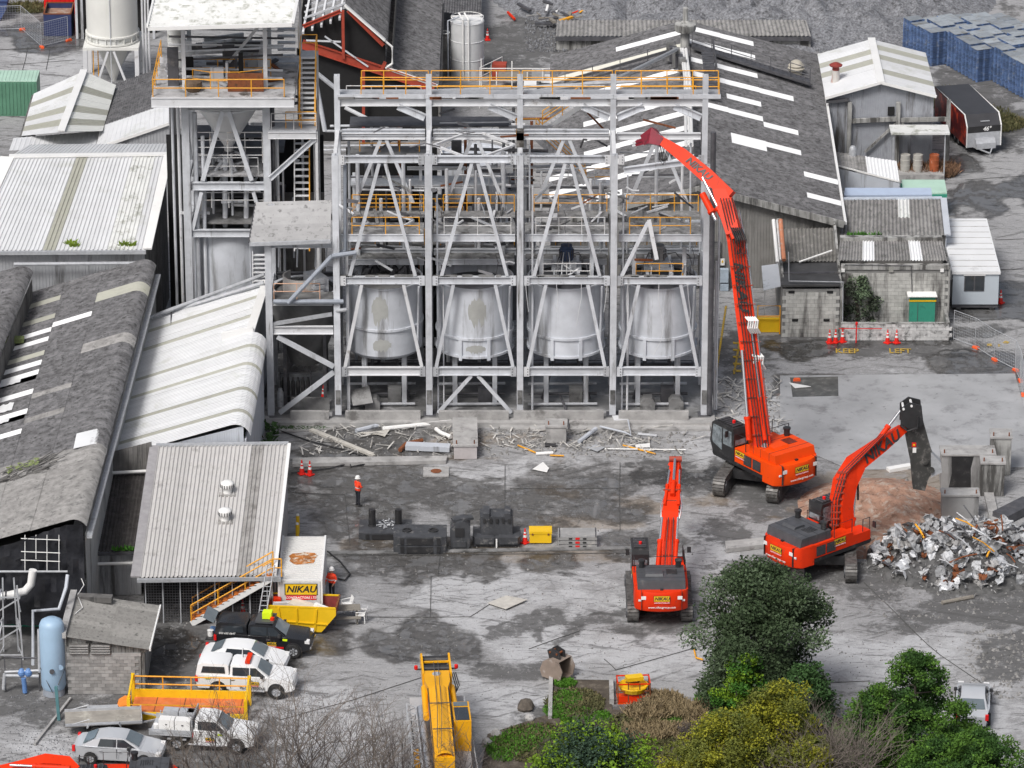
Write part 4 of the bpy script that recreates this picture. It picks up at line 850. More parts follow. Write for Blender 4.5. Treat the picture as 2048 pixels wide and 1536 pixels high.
for i in range(n+1):
    a=R(80)*i/n; c=tf.lerp(tn,.71)-V((0,0,.75))+V((math.sin(a)*.83,0,math.cos(a)*.83)); b.v+=[c+V((-.0 if i else -1.0,1.1,-.3 if i==0 else 0)),c+V((0 if i else -1.0,-1.1,-.3 if i==0 else 0))]
b.f=[(2*i,2*i+2,2*i+3,2*i+1) for i in range(n)]; ob('patch_sheet',b,SKYL,g,world=True,sm=True)
# second sawtooth behind at left edge
g2=thing('sawtooth_bay','dark rolled roof edge of the neighbouring sawtooth bay, far left edge','shed',P(0,640,0))
t2f,t2n=P(38,533,TZ),P(-55,760,TZ)
sheeted(g2,[t2f+V((-8,0,-2.4)),t2n+V((-8,0,-2.4)),t2n,t2f],ASB,12,2,.18,.028,curve=(.7,R(85)))
wall(g2,t2n+V((.75,0,0)),t2f+V((.75,0,0)),VZ-.3,TZ-.8,None,WALLD,.7,.2,.02,name='glazing_panel')
b=B(); q=P(28,679,5.2); b.box(q,(1.2,.5,.3)); ob('mossy_vent',b,mat('moss',(.2,.24,.1)),g2,world=True)
# tarpaulin-covered end of the sawtooth shed
tp=thing('black_tarpaulin','black tarpaulin with white taped grid over the open shed end','tarpaulin',P(70,1150,0))
Yn=tn.y-.05; b=B(); nx,nz=26,14
x0,x1=vn.x-.5,tn.x+.7
for j in range(nz+1):
    for i in range(nx+1):
        x=x0+(x1-x0)*i/nx; top=VZ-.1+(TZ-VZ)*min(1,(x-vn.x)/(tn.x-vn.x)); z=.9+(top-.9)*j/nz
        b.v.append(V((x,Yn-.05-.34*abs(math.sin(i*1.7+j*.6))*(.4+.6*math.sin(j*.9+i*.3)**2)-.1*math.sin(j*.5),z)))
b.f=[(j*(nx+1)+i,j*(nx+1)+i+1,(j+1)*(nx+1)+i+1,(j+1)*(nx+1)+i) for j in range(nz) for i in range(nx)]; ob('sheet',b,TARP,tp,world=True,sm=True)
zy=lambda px,py: PY(px,py,Yn-.32)
for px in(50,72,94,118): pipe(tp,'tape_line',[zy(px,1070),zy(px,1145 if px!=72 else 1118)],.025,WHITEP,5)
for py in(1078,1104,1121): pipe(tp,'tape_line',[zy(42,py-1),zy(120,py+2)],.025,WHITEP,5)
pipe(tp,'edge_pole',[zy(-20,1143),zy(135,1143)],.06,GALV)
# --- white lean-to with rolled edge
g=thing('white_lean_to','white ribbed lean-to roof with grey skylight strips and rolled edge','shed',P(380,900,0))
LZ,HZ=4.0,6.3
lf,ln=P(288,640,LZ),P(222,917,LZ); hf,hm,hn=P(529,563,HZ),P(497,665,HZ),P(462,850,HZ)
fm=.44
lm=lf.lerp(ln,(hf.y-hm.y)/(hf.y-hn.y))
nA=16;nB=30
sheeted(g,[lf,lm,hm,hf],WROOF,nA,1,.3,.03,{(4,0):SKYG,(10,0):SKYG},kind='rib',alts='skylight_sheet',lap=.004)
sheeted(g,[lm,ln,hn,hm],WROOF,nB,1,.3,.03,{(4,0):SKYG,(10,0):SKYG,(18,0):SKYG,(25,0):SKYG},kind='rib',alts='skylight_sheet',curve=(.85,R(95)),lap=.004)
flash(g,hf+V((.1,0,.06)),hm+V((.1,0,.06)),.5,.12,name='barge_flashing'); flash(g,hm+V((-1.6,.05,-.3)),hm+V((.3,.05,.1)),.25,.5,name='step_flashing')
plainwall(g,hf+V((.1,0,0)),hm+V((.1,0,0)),0,HZ-.05,WALLB,.1); plainwall(g,hn+V((.85,0,0)),hm+V((.85,0,0)),0,HZ-.9,WALLB,.1)
wall(g,ln+V((0,.1,0)),hn+V((.7,.1,0)),0,LZ-.05,HZ-.1,WALLB,.9,.15,.012); wall(g,lf,ln,0,LZ-.1,None,WALLD,1.5)
for k in range(2): pipe(g,'roof_pipe',[P(286-k*-38,640-k*11,LZ+.35+k*.05),P(528,563-14+k*16,HZ+.3)],.12,GALV)
pipe(g,'pipe_post',[P(343,620,LZ+.6),P(342,652,LZ+.55)],.05,STEELD)
b=B(); q=hn+V((.75,-.05,-1.6)); b.box(q,(.5,.12,.9)); ob('vent_box',b,STEELD,g,world=True)
# ferns growing along the foot of the lean-to
fb=B()
for k in range(260):
    u=rnd.random(); q=hm.lerp(hn,u)+V((1.25+rnd.uniform(-.3,.4),0,0)); q.z=rnd.uniform(0,.5); fb.face([q,q+V((rnd.uniform(-.3,.3),rnd.uniform(-.3,.3),rnd.uniform(.1,.5))),q+V((rnd.uniform(-.3,.3),rnd.uniform(-.3,.3),rnd.uniform(0,.3)))])
ob('fern_cover',fb,mat('fern_green',(.05,.11,.03),.85,0,.4,4),None,label='dark green ferns along the lean-to wall foot',cat='ferns',kind='stuff')
# --- grey ribbed shed with two roof ventilators
g=thing('grey_ribbed_shed','grey ribbed roof shed with two round ventilators, beside the yellow stairs','shed',P(420,1238,0))
FZ,NZ=5.2,2.9
A,Bq,Cq,Dq=P(312,894,FZ),P(577,890,FZ),P(548,1152,NZ),P(274,1156,NZ)
sheeted(g,[A,Bq,Cq,Dq],GREYROOF,11,1,.25,.075,{(8,0):mat('dirty_flat_sheet',(.33,.32,.31),.7,0,.2,2,(.2,.19,.18),.5,1.5)},kind='rib')
flash(g,A+V((0,.1,.08)),Bq+V((0,.1,.08)),.3,.1,GALV,'ridge_cap'); flash(g,A+V((-.1,0,.06)),Dq+V((-.1,0,.06)),.5,.1,mat('grey_flashing',(.33,.32,.33),.6),'barge_flashing'); flash(g,Bq+V((.05,0,.05)),Cq+V((.05,0,.05)),.18,.16,WHITEP,'barge_flashing'); flash(g,Dq+V((0,-.08,-.12)),Cq+V((0,-.08,-.12)),.16,.2,GALV,'gutter')
for (px,py) in((455,985),(450,1040)):
    q=onplane(px,py,A,Bq,Cq)+V((0,0,.05)); v=thing('roof_ventilator','round white turbine ventilator on the grey ribbed roof, '+('upper' if py<1000 else 'lower')+' one','ventilator',q,0,'turbine ventilators')
    b=B(); b.lathe((0,0,0),[(.26,-.25),(.24,.25)],18); ob('throat',b,WHITEP,v,sm=True)
    b=B(); b.lathe((0,0,.22),[(.24,0),(.36,.08),(.38,.3),(.36,.34),(.2,.44),(.01,.47)],20); ob('turbine_head',b,WHITEP,v,sm=True)
    for k in range(16):
        a=k*math.pi/8; b=B(); b.box((math.cos(a)*.378,math.sin(a)*.378,.4),(.03,.05,.2),a); ob('vane',b,STEELD,v)
    b=B(); b.box((0,0,-.1),(.9,.9,.12)); ob('base_flashing',b,MT['dirty_flat_sheet'],v)
plainwall(g,Cq+V((-.1,.4,0)),Bq+V((-.1,-.1,0)),0,NZ-.15,mat('pale_panel_wall',(.42,.42,.43),.7,0,.1,1,(.22,.22,.21),.6,1,True),.15,z1b=FZ-.15)
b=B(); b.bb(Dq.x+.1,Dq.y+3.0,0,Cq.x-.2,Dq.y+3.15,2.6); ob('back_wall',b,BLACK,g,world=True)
for k in range(8):
    x=Dq.x+.4+k*(Cq.x-Dq.x-.8)/7; seg(g,'fence_post',(x,Dq.y+.45,0),(x,Dq.y+.45,2.7),.06,.06,GALV,sh='bar')
b=B()
for k in range(46): x=Dq.x+.4+(Cq.x-Dq.x-.8)*k/45; b.bar((x,Dq.y+.5,.1),(x,Dq.y+.5,2.6),.02)
for k in range(16): z=.15+k*.16; b.bar((Dq.x+.4,Dq.y+.5,z),(Cq.x-.4,Dq.y+.5,z),.02)
ob('mesh_infill',b,STEELD,g,world=True,kind='stuff')
pipe(g,'roof_conduit',[P(488,997,4.0),P(530,996,4.0),P(545,1000,3.9)],.06,WHITEP)
pipe(g,'downpipe',[P(556,1030,3.0),P(556,1110,.5)],.1,GALV)
# --- dark lean-to between
g=thing('dark_lean_to','dark moss-flecked corrugated lean-to between the sawtooth and grey sheds','shed',P(235,1180,0))
A,Bq,Cq,Dq=P(213,952,3.6),P(305,948,3.6),P(280,1102,2.7),P(188,1104,2.7)
sheeted(g,[A,Bq,Cq,Dq],mat('blackened_sheet',(.055,.05,.048),.9,0,.4,2,(.12,.115,.11),.58,4),4,3,.2,.03)
wall(g,Dq+V((0,.15,0)),Cq+V((0,.15,0)),0,2.6,None,WALLC,1.1); wall(g,A,Bq,3.4,5.0,5.6,WALLD,1.2)
flash(g,Dq+V((0,-.1,-.08)),Cq+V((0,-.1,-.08)),.14,.16,STEELD,'gutter'); pipe(g,'white_pipe',[P(218,946,3.9),P(298,942,3.9)],.1,WHITEP)
pipe(g,'white_pipe',[P(160,1195,1.0),P(188,1128,2.1),P(280,1126,2.1)],.1,WHITEP)
b=B()
for k in range(90): q=P(rnd.uniform(222,280),1101,2.75)+V((0,rnd.uniform(-.1,.3),0)); b.face([q,q+V((.12,0,.02)),q+V((rnd.uniform(-.1,.2),rnd.uniform(-.2,.1),rnd.uniform(.1,.35)))])
ob('gutter_grass',b,mat('grass_green',(.06,.20,.02),.8,0,.3,5),g,world=True)
# --- concrete block hut
g=thing('block_hut','small grey concrete block hut with fluted roof and louvres, lower left','hut',P(210,1388,0))
hx0,hx1=P(136,1388).x,P(284,1388).x; hy=P(200,1388).y; hd=5.2
bw,bh=.4,.2
BL=B(); BL.box((0,0,0),(bw-.014,.2,bh-.014)); BLM=mesh(BL,'hut_block'); BLM.materials.append(BLOCK)
b=B(); b.bb(hx0+.02,hy+.03,0,hx1-.02,hy+.2,2.75); ob('mortar_core',b,MORTAR,g,world=True)
nrow=11; ncol=int((hx1-hx0)/bw)
for j in range(nrow):
    for i in range(ncol):
        x=hx0+bw*(i+.5)+(bw/2 if j%2 else 0)
        if x+bw/2>hx1+.05: continue
        put('block',BLM,g,Matrix.Translation((x,hy+.1-rnd.uniform(0,.012),.1+j*bh)))
b=B(); b.bb(hx0,hy,nrow*bh,hx1,hy+.18,nrow*bh+.2); ob('lintel',b,CONC,g,world=True)
A,Bq,Cq,Dq=P(150,1156,3.5),P(320,1186,2.9),P(301,1278,2.75),P(136,1245,3.3)
Cq=V((Cq.x,hy-.25,2.7)); Dq=V((Dq.x,hy-.25,3.45)); A=V((Dq.x+.15,hy+hd,3.5)); Bq=V((Cq.x+.2,hy+hd,2.75))
sheeted(g,[A,Dq,Cq,Bq],mat('fluted_cement_sheet',(.24,.235,.225),.9,0,.3,3,(.09,.09,.085),.53,3,rn=.15),12,2,.2,.05)
flash(g,A+V((-.1,0,.06)),Dq+V((-.1,0,.06)),.35,.3,CONC,'parapet'); flash(g,Bq+V((.05,0,0)),Cq+V((.05,0,0)),.08,.16,WHITEP,'gutter')
wall(g,(hx0,hy+.05,0),(hx1+.3,hy+.05,0),2.42,3.35,2.6,CONCM,.8,.2,.03)
for k in range(2):
    lx=hx0+.15+k*1.15
    lo=B(); lo.bb(lx,hy-.06,2.35,lx+1.05,hy+.0,2.95); lo=ob('louvre_frame',lo,WALLD,g,world=True)
    for s in range(4): b=B(); b.box((lx+.52,hy-.09,2.43+.14*s),(.98,.1,.05)); ob('louvre_slat',b,CONC,lo)
plainwall(g,(hx1,hy+.1,0),(hx1,hy+hd,0),0,2.6,CONCM,.18); plainwall(g,(hx0,hy+.2,0),(hx0,hy+hd,0),0,3.2,CONCM,.18)
b=B(); b.box(P(188,1200,3.35)+V((0,0,.12)),(2.0,.5,.3),-.12); ob('roof_plank',b,WALLD,g,world=True)
pipe(g,'roof_rope',[P(160,1150,3.7),P(168,1170,3.65),P(155,1190,3.6),P(165,1215,3.5),P(150,1228,3.5)],.025,WHITEP,5)
# --- white-roofed low sheds, upper left
g=thing('white_gable_shed','white gabled roof with grey strips in front of the silo, upper left','shed',P(150,290,0))
rf,rn_=P(168,142,6.2),P(122,264,6.2); lf,ln=P(68,187,4.6),P(43,272,4.6); ef,en=P(232,170,5.1),P(205,262,5.1)
sheeted(g,[rf,rn_,ln,lf],WROOF,9,1,.3,.025,{(2,0):SKYG,(5,0):SKYG,(7,0):SKYG},kind='rib',alts='skylight_sheet'); sheeted(g,[rf,rn_,en,ef],mat('cream_sheet',(.72,.73,.70),.5,0,.04,1,rn=.03),9,1,.3,.025,{(2,0):SKYG,(5,0):SKYG,(7,0):SKYG},kind='rib',alts='skylight_sheet')
flash(g,rf+V((0,0,.08)),rn_+V((0,0,.08)),.5,.08,name='ridge_cap')
plainwall(g,lf,ln,0,4.5,WALLD); plainwall(g,ln+V((0,.1,0)),en+V((0,.1,0)),0,4.4,WALLD)
g=thing('white_skillion','white fold of low roof with grey corrugated end wall, upper left','shed',P(260,300,0))
c1=[P(27,276,4.9),P(200,262,4.6),P(190,297,4.5),P(18,301,4.8)]
sheeted(g,[c1[0],c1[1],c1[2],c1[3]],WROOF,6,1,.3,.02,kind='rib')
yb=P(190,297,4.5).y; c2=[PY(205,252,yb+3.2),PY(338,207,yb+3.2),PY(338,247,yb),PY(190,297,yb)]
sheeted(g,c2,WROOF,5,1,.3,.02,kind='rib'); wall(g,(c2[3].x,yb+.1,0),(c2[2].x,yb+.1,0),0,c2[3].z,c2[2].z-.1,WALLC,.9,.22,.03)
flash(g,c2[3]+V((0,-.05,0)),c2[2]+V((0,-.05,0)),.1,.2,WHITEP); plainwall(g,c1[3]+V((0,.1,0)),c1[2]+V((0,.1,0)),0,4.4,WALLD)
g=thing('grey_shingle_roof','plain dark grey roof slope between white gable and hopper tower','roof',P(280,260,0))
c3=[PY(232,168,yb+13),PY(345,128,yb+13),c2[1]+V((0,.1,.02)),c2[0]+V((0,.1,.02))]
sheeted(g,[c3[0],c3[1],c3[2],c3[3]],ASB,5,4,.18,.025); plainwall(g,c3[1],c3[2],0,c3[2].z-.1,WALLD)
# --- red-trussed shed behind the frame (top centre)
g=thing('red_truss_shed','dark half-stripped shed with red steel trusses, behind the stairs','shed',P(720,300,0))
ey=45.0
def e(px,py,Y=ey): return PY(px,py,Y)
bk=20
RA,RB=e(604,88),e(869,176); 
L0=RA.lerp(RB,.63)
up=V((0,bk,0))
sheeted(g,[L0+V((0,.3,.25))+up,L0+V((0,.3,.25)),RB+V((.3,.3,.1)),RB+V((.3,.3,.1))+up],ASB,18,2,.18,.03)
ap=e(690,12); el,er=e(606,44),e(770,82)
sheeted(g,[ap+up,ap,er,er+up],ASB,18,2,.18,.03,curve=(.5,R(75)))
sheeted(g,[ap+up,ap+V((0,5,0)),el+V((0,5,0)),el+up],ASB,14,2,.18,.03)
wall(g,er+V((.5,0,0)),er+V((.5,bk,0)),L0.z,er.z-.4,None,WALLD,1.5)
flash(g,ap+V((0,-.1,.1)),er+V((0,-.1,.1)),.35,.14,WHITEP,'barge_flashing'); flash(g,L0+V((0,0,.3)),RB+V((.2,0,.15)),.12,.2,WHITEP,'barge_flashing')
pipe(g,'barge_edge',[er+V((0,-.1,.05)),er+V((.5,-.1,-.4)),er+V((.5,-.1,-1.6)),L0+V((0,-.1,.3))],.08,WHITEP)
seg(g,'main_rafter',RA,RB,.3,.62,REDST); seg(g,'top_rafter',el+V((0,-.05,-.3)),ap+V((-.3,-.05,-.35)),.2,.24,REDST); seg(g,'top_rafter',ap+V((.2,-.05,-.3)),er+V((-.1,-.05,-.3)),.2,.24,REDST)
seg(g,'truss_post',ap+V((-.15,-.1,-.3)),V((ap.x-.15,ey-.1,RA.lerp(RB,.32).z)),.2,.2,REDST,sh='bar'); seg(g,'truss_post',er+V((.0,-.1,-1.5)),L0+V((-.3,-.1,.1)),.22,.22,REDST,sh='bar')
seg(g,'truss_brace',el+V((1.5,-.1,-1)),L0+V((-1.2,-.1,.4)),.1,.1,STEEL,sh='bar'); seg(g,'truss_brace',el+V((.2,-.1,-1.3)),el+V((2.6,-.1,-1.4)),.1,.1,STEEL,sh='bar')
for k in range(5):
    q=el.lerp(ap,k/4.6)+V((.1,0,.05)); seg(g,'purlin_stub',q+V((-.1,-.3,-.75)),q+V((.25,4.5,.55)),.14,.22,STEELW,sh='bar')
for k in range(3): seg(g,'purlin',el+V((0,1+1.4*k,-.05)),ap+V((0,1+1.4*k,-.1)),.1,.12,STEEL,sh='bar')
plainwall(g,RA+V((-.4,.3,0)),RB+V((.2,.3,0)),0,RA.z-.4,BLACK,.1,'dark_opening',z1b=RB.z-.4)  # black sheet in place of the shade inside the open front
b=B(); b.prism([RA+V((0,.6,-.3)),RB+V((0,.6,-.3)),L0+V((0,.6,0)),V((er.x,ey+.6,er.z-.3)),ap+V((0,.6,-.4)),el+V((0,.6,-.4))],(0,.1,0)); ob('dark_interior',b,BLACK,g,world=True)  # flat black sheet stands in for the unlit inside of the shed
plainwall(g,RB+V((.25,.2,0)),RB+V((.25,bk,0)),0,RB.z-.2,WALLD); plainwall(g,RA+V((-.3,.3,0)),RA+V((-.3,bk,0)),0,el.z-.4,WALLD)
for px in(660,727,860): seg(g,'red_column',PY(px,330,ey-.3)*1.0,PY(px,140 if px==727 else 120,ey-.3),.2,.2,REDST,sh='bar') if px==727 else None
for a,c,r_ in(((480,145),(700,200),.16),((480,165),(650,262),.16),((660,252),(840,250),.09),((650,262),(840,262),.09),((640,292),(850,290),.09),((640,300),(850,299),.08),((690,215),(790,265),.14)): pipe(g,'crossing_pipe',[PY(*a,ey-4) if a[0]!=480 else PY(632,a[1],ey-4),PY(*c,ey-4)],r_,[STEEL,GALV,STEELW][int(a[1])%3])
# roof slope further back
g=thing('weathered_shed','dark weathered roof slope with ribbed edge behind the red-trussed shed','roof',P(880,90,0))
sheeted(g,[e(720,-60,78),e(965,-40,78),e(962,36,67),e(712,-4,67)],ASB,7,4,.18,.03)
wall(g,e(712,-2,67),e(884,44,67),0,e(712,-2,67).z,e(884,44,67).z,WALLC,1,.24,.04)
# --- big gable shed
g=thing('big_gable_shed','large dark gabled shed roof with rows of white skylight strips','shed',P(1400,560,0))
yN=16.3; AZ=PY(1400,372,yN).z; RZ2=PY(1687,444,yN).z; LZ2=PY(1098,449,yN).z
an=PY(1400,372,yN); rn2=PY(1688,445,yN); ln2=PY(1098,449,yN); yFar=P(1368,42,AZ).y
af=V((P(1368,42,AZ).x,yFar,AZ)); rf2=V((P(1640,130,RZ2).x,yFar,RZ2)); lf2=V((P(1100,100,LZ2).x,yFar,LZ2))
NU=34
skr={}
for i,js in {1:(0,1),4:(0,1),8:(0,1),11:(0,1,2),14:(1,),17:(0,1),18:(2,),22:(1,2),23:(1,),26:(3,),30:(3,)}.items():
    for j in js: skr[(i,j)]=SKYL
sheeted(g,[af,an,rn2,rf2],ASB,NU,4,.2,.03,skr,alts='skylight_sheet',lap=.02)
skl={}
for i,js in {2:(0,1),5:(0,1,2,3),10:(0,1,2,3),16:(0,1,2),19:(0,1,2),22:(0,1,2),25:(0,1,2,3),28:(0,1,2,3),31:(2,)}.items():
    for j in js: skl[(i,j)]=SKYL if i!=5 else mat('cream_skylight',(.62,.61,.54),.5,0,.06)
sheeted(g,[af,an,ln2,lf2],ASB,NU,4,.2,.03,skl,alts='skylight_sheet',lap=.02)
flash(g,af+V((0,0,.1)),an+V((0,0,.1)),.4,.12,ASB,'ridge_cap'); flash(g,an+V((0,-.1,-.1)),rn2+V((0,-.1,-.1)),.1,.45,CONCM,'barge_board'); flash(g,an+V((0,-.1,-.1)),ln2+V((0,-.1,-.1)),.1,.3,CONCM,'barge_board')
flash(g,rf2+V((.1,0,-.05)),rn2+V((.1,0,-.05)),.16,.2,WHITEP,'gutter')
ym=yN+.4
DW=mat('stained_wall_sheet',(.24,.235,.225),.7,0,.15,1.2,(.09,.085,.08),.53,1.3,True,rn=.06)
for x0,x1 in((ln2.x+.2,an.x),(an.x,rn2.x-.2)):
    za=LZ2-.2 if x0<an.x else AZ-.2; zbb=AZ-.2 if x0<an.x else RZ2-.2
    zmid=3.0
    wall(g,(x0,ym,0),(x1,ym,0),zmid,za,zbb,DW,1.1,.2,.03); wall(g,(x0,ym-.12,0),(x1,ym-.12,0),0,zmid+.05,None,DW,1.1,.2,.03)
plainwall(g,(rn2.x-.2,ym,0),(rf2.x-.2,yFar,0),0,RZ2-.2,DW,.1); plainwall(g,(ln2.x+.2,ym,0),(lf2.x+.2,yFar,0),0,LZ2-.2,DW,.1)
# roller door, blue meter cabinet
zY=lambda px,py: PY(px,py,ym-.2)
for (a,c_,nm) in(((1419,483),(1440,585),'roller_door'),((1338,480),(1396,560),'roller_door')):
    p,q=zY(*a),zY(*c_); rd=B(); rd.bb(p.x,ym-.3,0,q.x,ym-.2,p.z); rd=ob(nm,rd,STEELD,g,world=True)
    for k in range(int(p.z/.12)): b=B(); b.bb(p.x+.02,ym-.33,.02+k*.12,q.x-.02,ym-.31,.11+k*.12); ob('door_slat',b,CONCD,rd)
p,q=zY(1440,534),zY(1456,562); b=B(); b.bb(p.x,ym-.7,q.z,q.x,ym-.35,p.z); ob('meter_cabinet',b,mat('pale_blue_box',(.42,.50,.58),.5),g,world=True)
p,q=zY(1440,562),zY(1456,586); b=B(); b.bb(p.x,ym-.7,0,q.x,ym-.35,q.z+.9); ob('meter_cabinet',b,MT['pale_blue_box'],g,world=True)
p,q=zY(1441,516),zY(1449,529); b=B(); b.bb(p.x,ym-.36,q.z,q.x,ym-.3,p.z); sg=ob('warning_sign',b,WHITEP,g,world=True)
b=B(); b.prism([(p.x+.05,ym-.365,p.z-.25),(p.x+.2,ym-.365,p.z-.25),(p.x+.125,ym-.365,p.z-.06)],(0,-.01,0)); ob('warning_triangle',b,YELLOW,sg)
p,q=zY(1370,440),zY(1400,505); b=B(); b.bb(p.x,ym-.3,q.z,q.x,ym-.15,p.z); ob('pale_panel',b,WALLB,g,world=True)
# roof furniture
for (px,py,lab) in((1370,70,'round grey cowl ventilator on a square stack at the shed ridge'),):
    q=P(px,py+26,AZ); v=thing('ridge_cowl',lab,'ventilator',q)
    b=B(); b.lathe((0,0,-.3),[(.32,0),(.32,1.5),(.7,1.55),(.75,1.75),(.75,2.05),(.3,2.2),(.18,2.3),(.18,3.2),(.1,3.25)],18); ob('cowl',b,CONCM,v,sm=True)
    b=B(); b.tube([(.1,0,3),(.1,0,5)],.03,6); ob('mast',b,STEELD,v)
q=onplane(1592,148,af,an,rn2); v=thing('roof_cowl','beige ribbed round cowl ventilator on the right roof slope','ventilator',q)
b=B(); b.lathe((0,0,-.3),[(.42,0),(.42,.6),(.55,.62),(.6,.75),(.5,.85),(.56,.95),(.42,1.1),(.36,1.2),(.2,1.3),(.01,1.33)],20); ob('cowl',b,mat('beige_cowl',(.42,.39,.33),.8,0,.15,2),v,sm=True)
wk=thing('roof_walkway','dark rusted roof walkway with handrails running down the right roof slope','walkway',P(1400,150,AZ))
wa,wb=P(1384,95,AZ+.35),P(1620,168,RZ2+.7)
for s in(0,.9):
    b=B(); b.bar(wa+V((0,s,0)),wb+V((0,s,0)),.08,.2); ob('stringer',b,STEELD,wk,world=True)
for k in range(26): c_=wa.lerp(wb,(k+.5)/26); b=B(); b.bar(c_+V((0,0,.05)),c_+V((0,.9,.05)),.3,.04); ob('plank',b,STEELD,wk,world=True)
railing(wk,[wa+V((0,0,.1)),wb+V((0,0,.1))],1.0,STEELD,1.5,.03)
w2=P(1385,105,AZ+.3); w3=P(1395,190,AZ+.3)
for k in range(16): c_=w2.lerp(w3,(k+.5)/16); b=B(); b.bar(c_+V((.6,0,.05)),c_+V((1.4,0,.05)),.4,.05); ob('plank',b,STEELD,wk,world=True)
railing(wk,[w2+V((1.4,0,.1)),w3+V((1.4,0,.1))],1.0,STEELD,1.4,.03)
for s in(0,1.0):
    b=B(); q0,q1=P(1130,172,LZ2+1.0),P(1350,108,AZ+.5); b.bar(q0+V((0,s,0)),q1+V((0,s,0)),.07,.16); ob('stringer',b,STEELD,wk,world=True)
railing(wk,[P(1130,172,LZ2+1.0),P(1350,108,AZ+.5)],.9,STEELD,2.2,.03)
for k in range(5):
    b=B(); q=P(1340+k*6,112+k*7,AZ+.3); b.box(q+V((0,0,.4)),(.5,.5,rnd.uniform(.6,1.4))); ob('ridge_duct',b,[CONCD,STEELD][k%2],wk,world=True)
for k,(xa,xb) in enumerate(((1362,1372),(1366,1380),(1372,1384))):
    t=pipe(None,'roof_pipe',[P(xa,98,AZ+.8),P(xa+8,160,AZ+.9),PY(xb,300,yN+2)+V((0,0,.3))],.10,WHITEP,label='white pipe running down the shed roof, '+('left','middle','right')[k]+' of three',cat='pipe',group='white pipes on the shed roof')
t=pipe(None,'conveyor_pipe',[PY(1020,190,YB+2),PY(1230,160,YB+4),P(1355,98,AZ+1)],.14,GALV,label='long grey conveying pipe from gantry up to the shed ridge',cat='pipe')
t=pipe(None,'conveyor_pipe',[PY(672,188,YB+2.4),PY(1020,176,YB+2.2),PY(1360,158,YB+2)],.1,GALV,label='long grey pipe running level behind the gantry rails',cat='pipe')
# zigzag stairs beside the shed
zs_=thing('zigzag_stairs','zigzag steel stairs with yellow handrails behind the third bay','stairs',PY(1130,560,3.5))
Ys=3.2; f=lambda px,py: PY(px,py,Ys)
stair(zs_,f(1085,258),f(1165,205),.9,9,(0,1,0),STEELW,rail=True); stair(zs_,f(1170,362),f(1072,272),.9,12,(0,1,0),STEELW,rail=True)
b=B(); p=f(1062,266); b.bb(p.x-.9,Ys-.5,p.z-.1,p.x+.6,Ys+.5,p.z); ob('landing',b,STEELW,zs_,world=True); railing(zs_,[(p.x-.9,Ys-.45,p.z),(p.x+.5,Ys-.45,p.z)],1.05,RAILY,1.2)
b=B(); p=f(1185,365); b.bb(p.x-.4,Ys-.5,p.z-.1,p.x+1.2,Ys+.5,p.z); ob('landing',b,STEELW,zs_,world=True); railing(zs_,[(p.x-.4,Ys-.45,p.z),(p.x+1.2,Ys-.45,p.z)],1.05,RAILY,1.2)
for px in(1050,1180,1208): q=f(px,262 if px==1050 else 360); seg(zs_,'upright',(q.x,Ys,0),(q.x,Ys,q.z),.2,.2,STEEL,(0,1,0))
# --- narrow ribbed lean-to behind the big shed
g=thing('long_ribbed_roof','long narrow ribbed grey roof and block wall behind the big shed','shed',P(1366,130,0))
y2=P(1366,110,0).y+1
A,Bq,Cq,Dq=PY(1114,40,y2+2.5),PY(1612,40,y2+2.5),PY(1622,72,y2),PY(1112,72,y2)
sheeted(g,[A,Bq,Cq,Dq],ASBL,15,1,.3,.05); plainwall(g,Dq+V((0,.2,0)),Cq+V((0,.2,0)),0,Dq.z-.25,CONCM,.2); flash(g,Dq+V((0,-.05,-.2)),Cq+V((0,-.05,-.2)),.1,.3,STEELD,'fascia')
# --- white gable shed on the right
g=thing('white_gable_house','white gabled roof on grey stained corrugated walls, with red chimney cowl','shed',P(1760,335,0))
yG=P(1760,338,0).y
G=lambda px,py,dy=0: PY(px,py,yG+dy)
an,ln2,rn2=G(1762,165,-.4),G(1651,196,-.4),G(1873,193,-.4); 
dep=P(1745,78,an.z).y-an.y
af,lf2,rf2=[V((p.x*1.0+(0),p.y+dep,p.z)) for p in(an,ln2,rn2)]
sheeted(g,[af,an,ln2,lf2],WROOF,9,1,.25,.02,{(2,0):SKYG,(4,0):SKYG},kind='rib',alts='skylight_sheet'); sheeted(g,[af,an,rn2,rf2],WROOF,9,1,.25,.02,{(1,0):SKYG,(3,0):SKYG,(6,0):SKYG},kind='rib',alts='skylight_sheet')
flash(g,af+V((0,0,.07)),an+V((0,0,.07)),.5,.08,name='ridge_cap'); flash(g,an+V((0,-.05,0)),ln2+V((0,-.05,0)),.06,.2); flash(g,an+V((0,-.05,0)),rn2+V((0,-.05,0)),.06,.2)
GW=mat('stained_blue_wall',(.33,.345,.38),.6,0,.12,1,(.085,.08,.075),.53,1.1,True)
wall(g,(ln2.x+.25,yG,0),(an.x,yG,0),0,ln2.z,an.z-.15,GW,1.1,.15,.02); wall(g,(an.x,yG,0),(rn2.x-.25,yG,0),0,an.z-.15,rn2.z,GW,1.1,.15,.02)
plainwall(g,(ln2.x+.25,yG,0),(lf2.x+.25,yG+dep,0),0,ln2.z-.1,GW,.1); plainwall(g,(rn2.x-.25,yG,0),(rf2.x-.25,yG+dep,0),0,rn2.z-.1,GW,.1)
for px in(1700,1797,1898): q=G(px,205 if px!=1898 else 200,-.3); seg(g,'timber_post',(q.x,yG-.25,0),(q.x,yG-.25,q.z),.28,.28,CONCM,sh='bar')
for a in((1703,242,1792,238),(1802,240,1897,238)): seg(g,'timber_rail',G(a[0],a[1],-.25),G(a[2],a[3],-.25),.16,.3,CONCM,sh='bar')
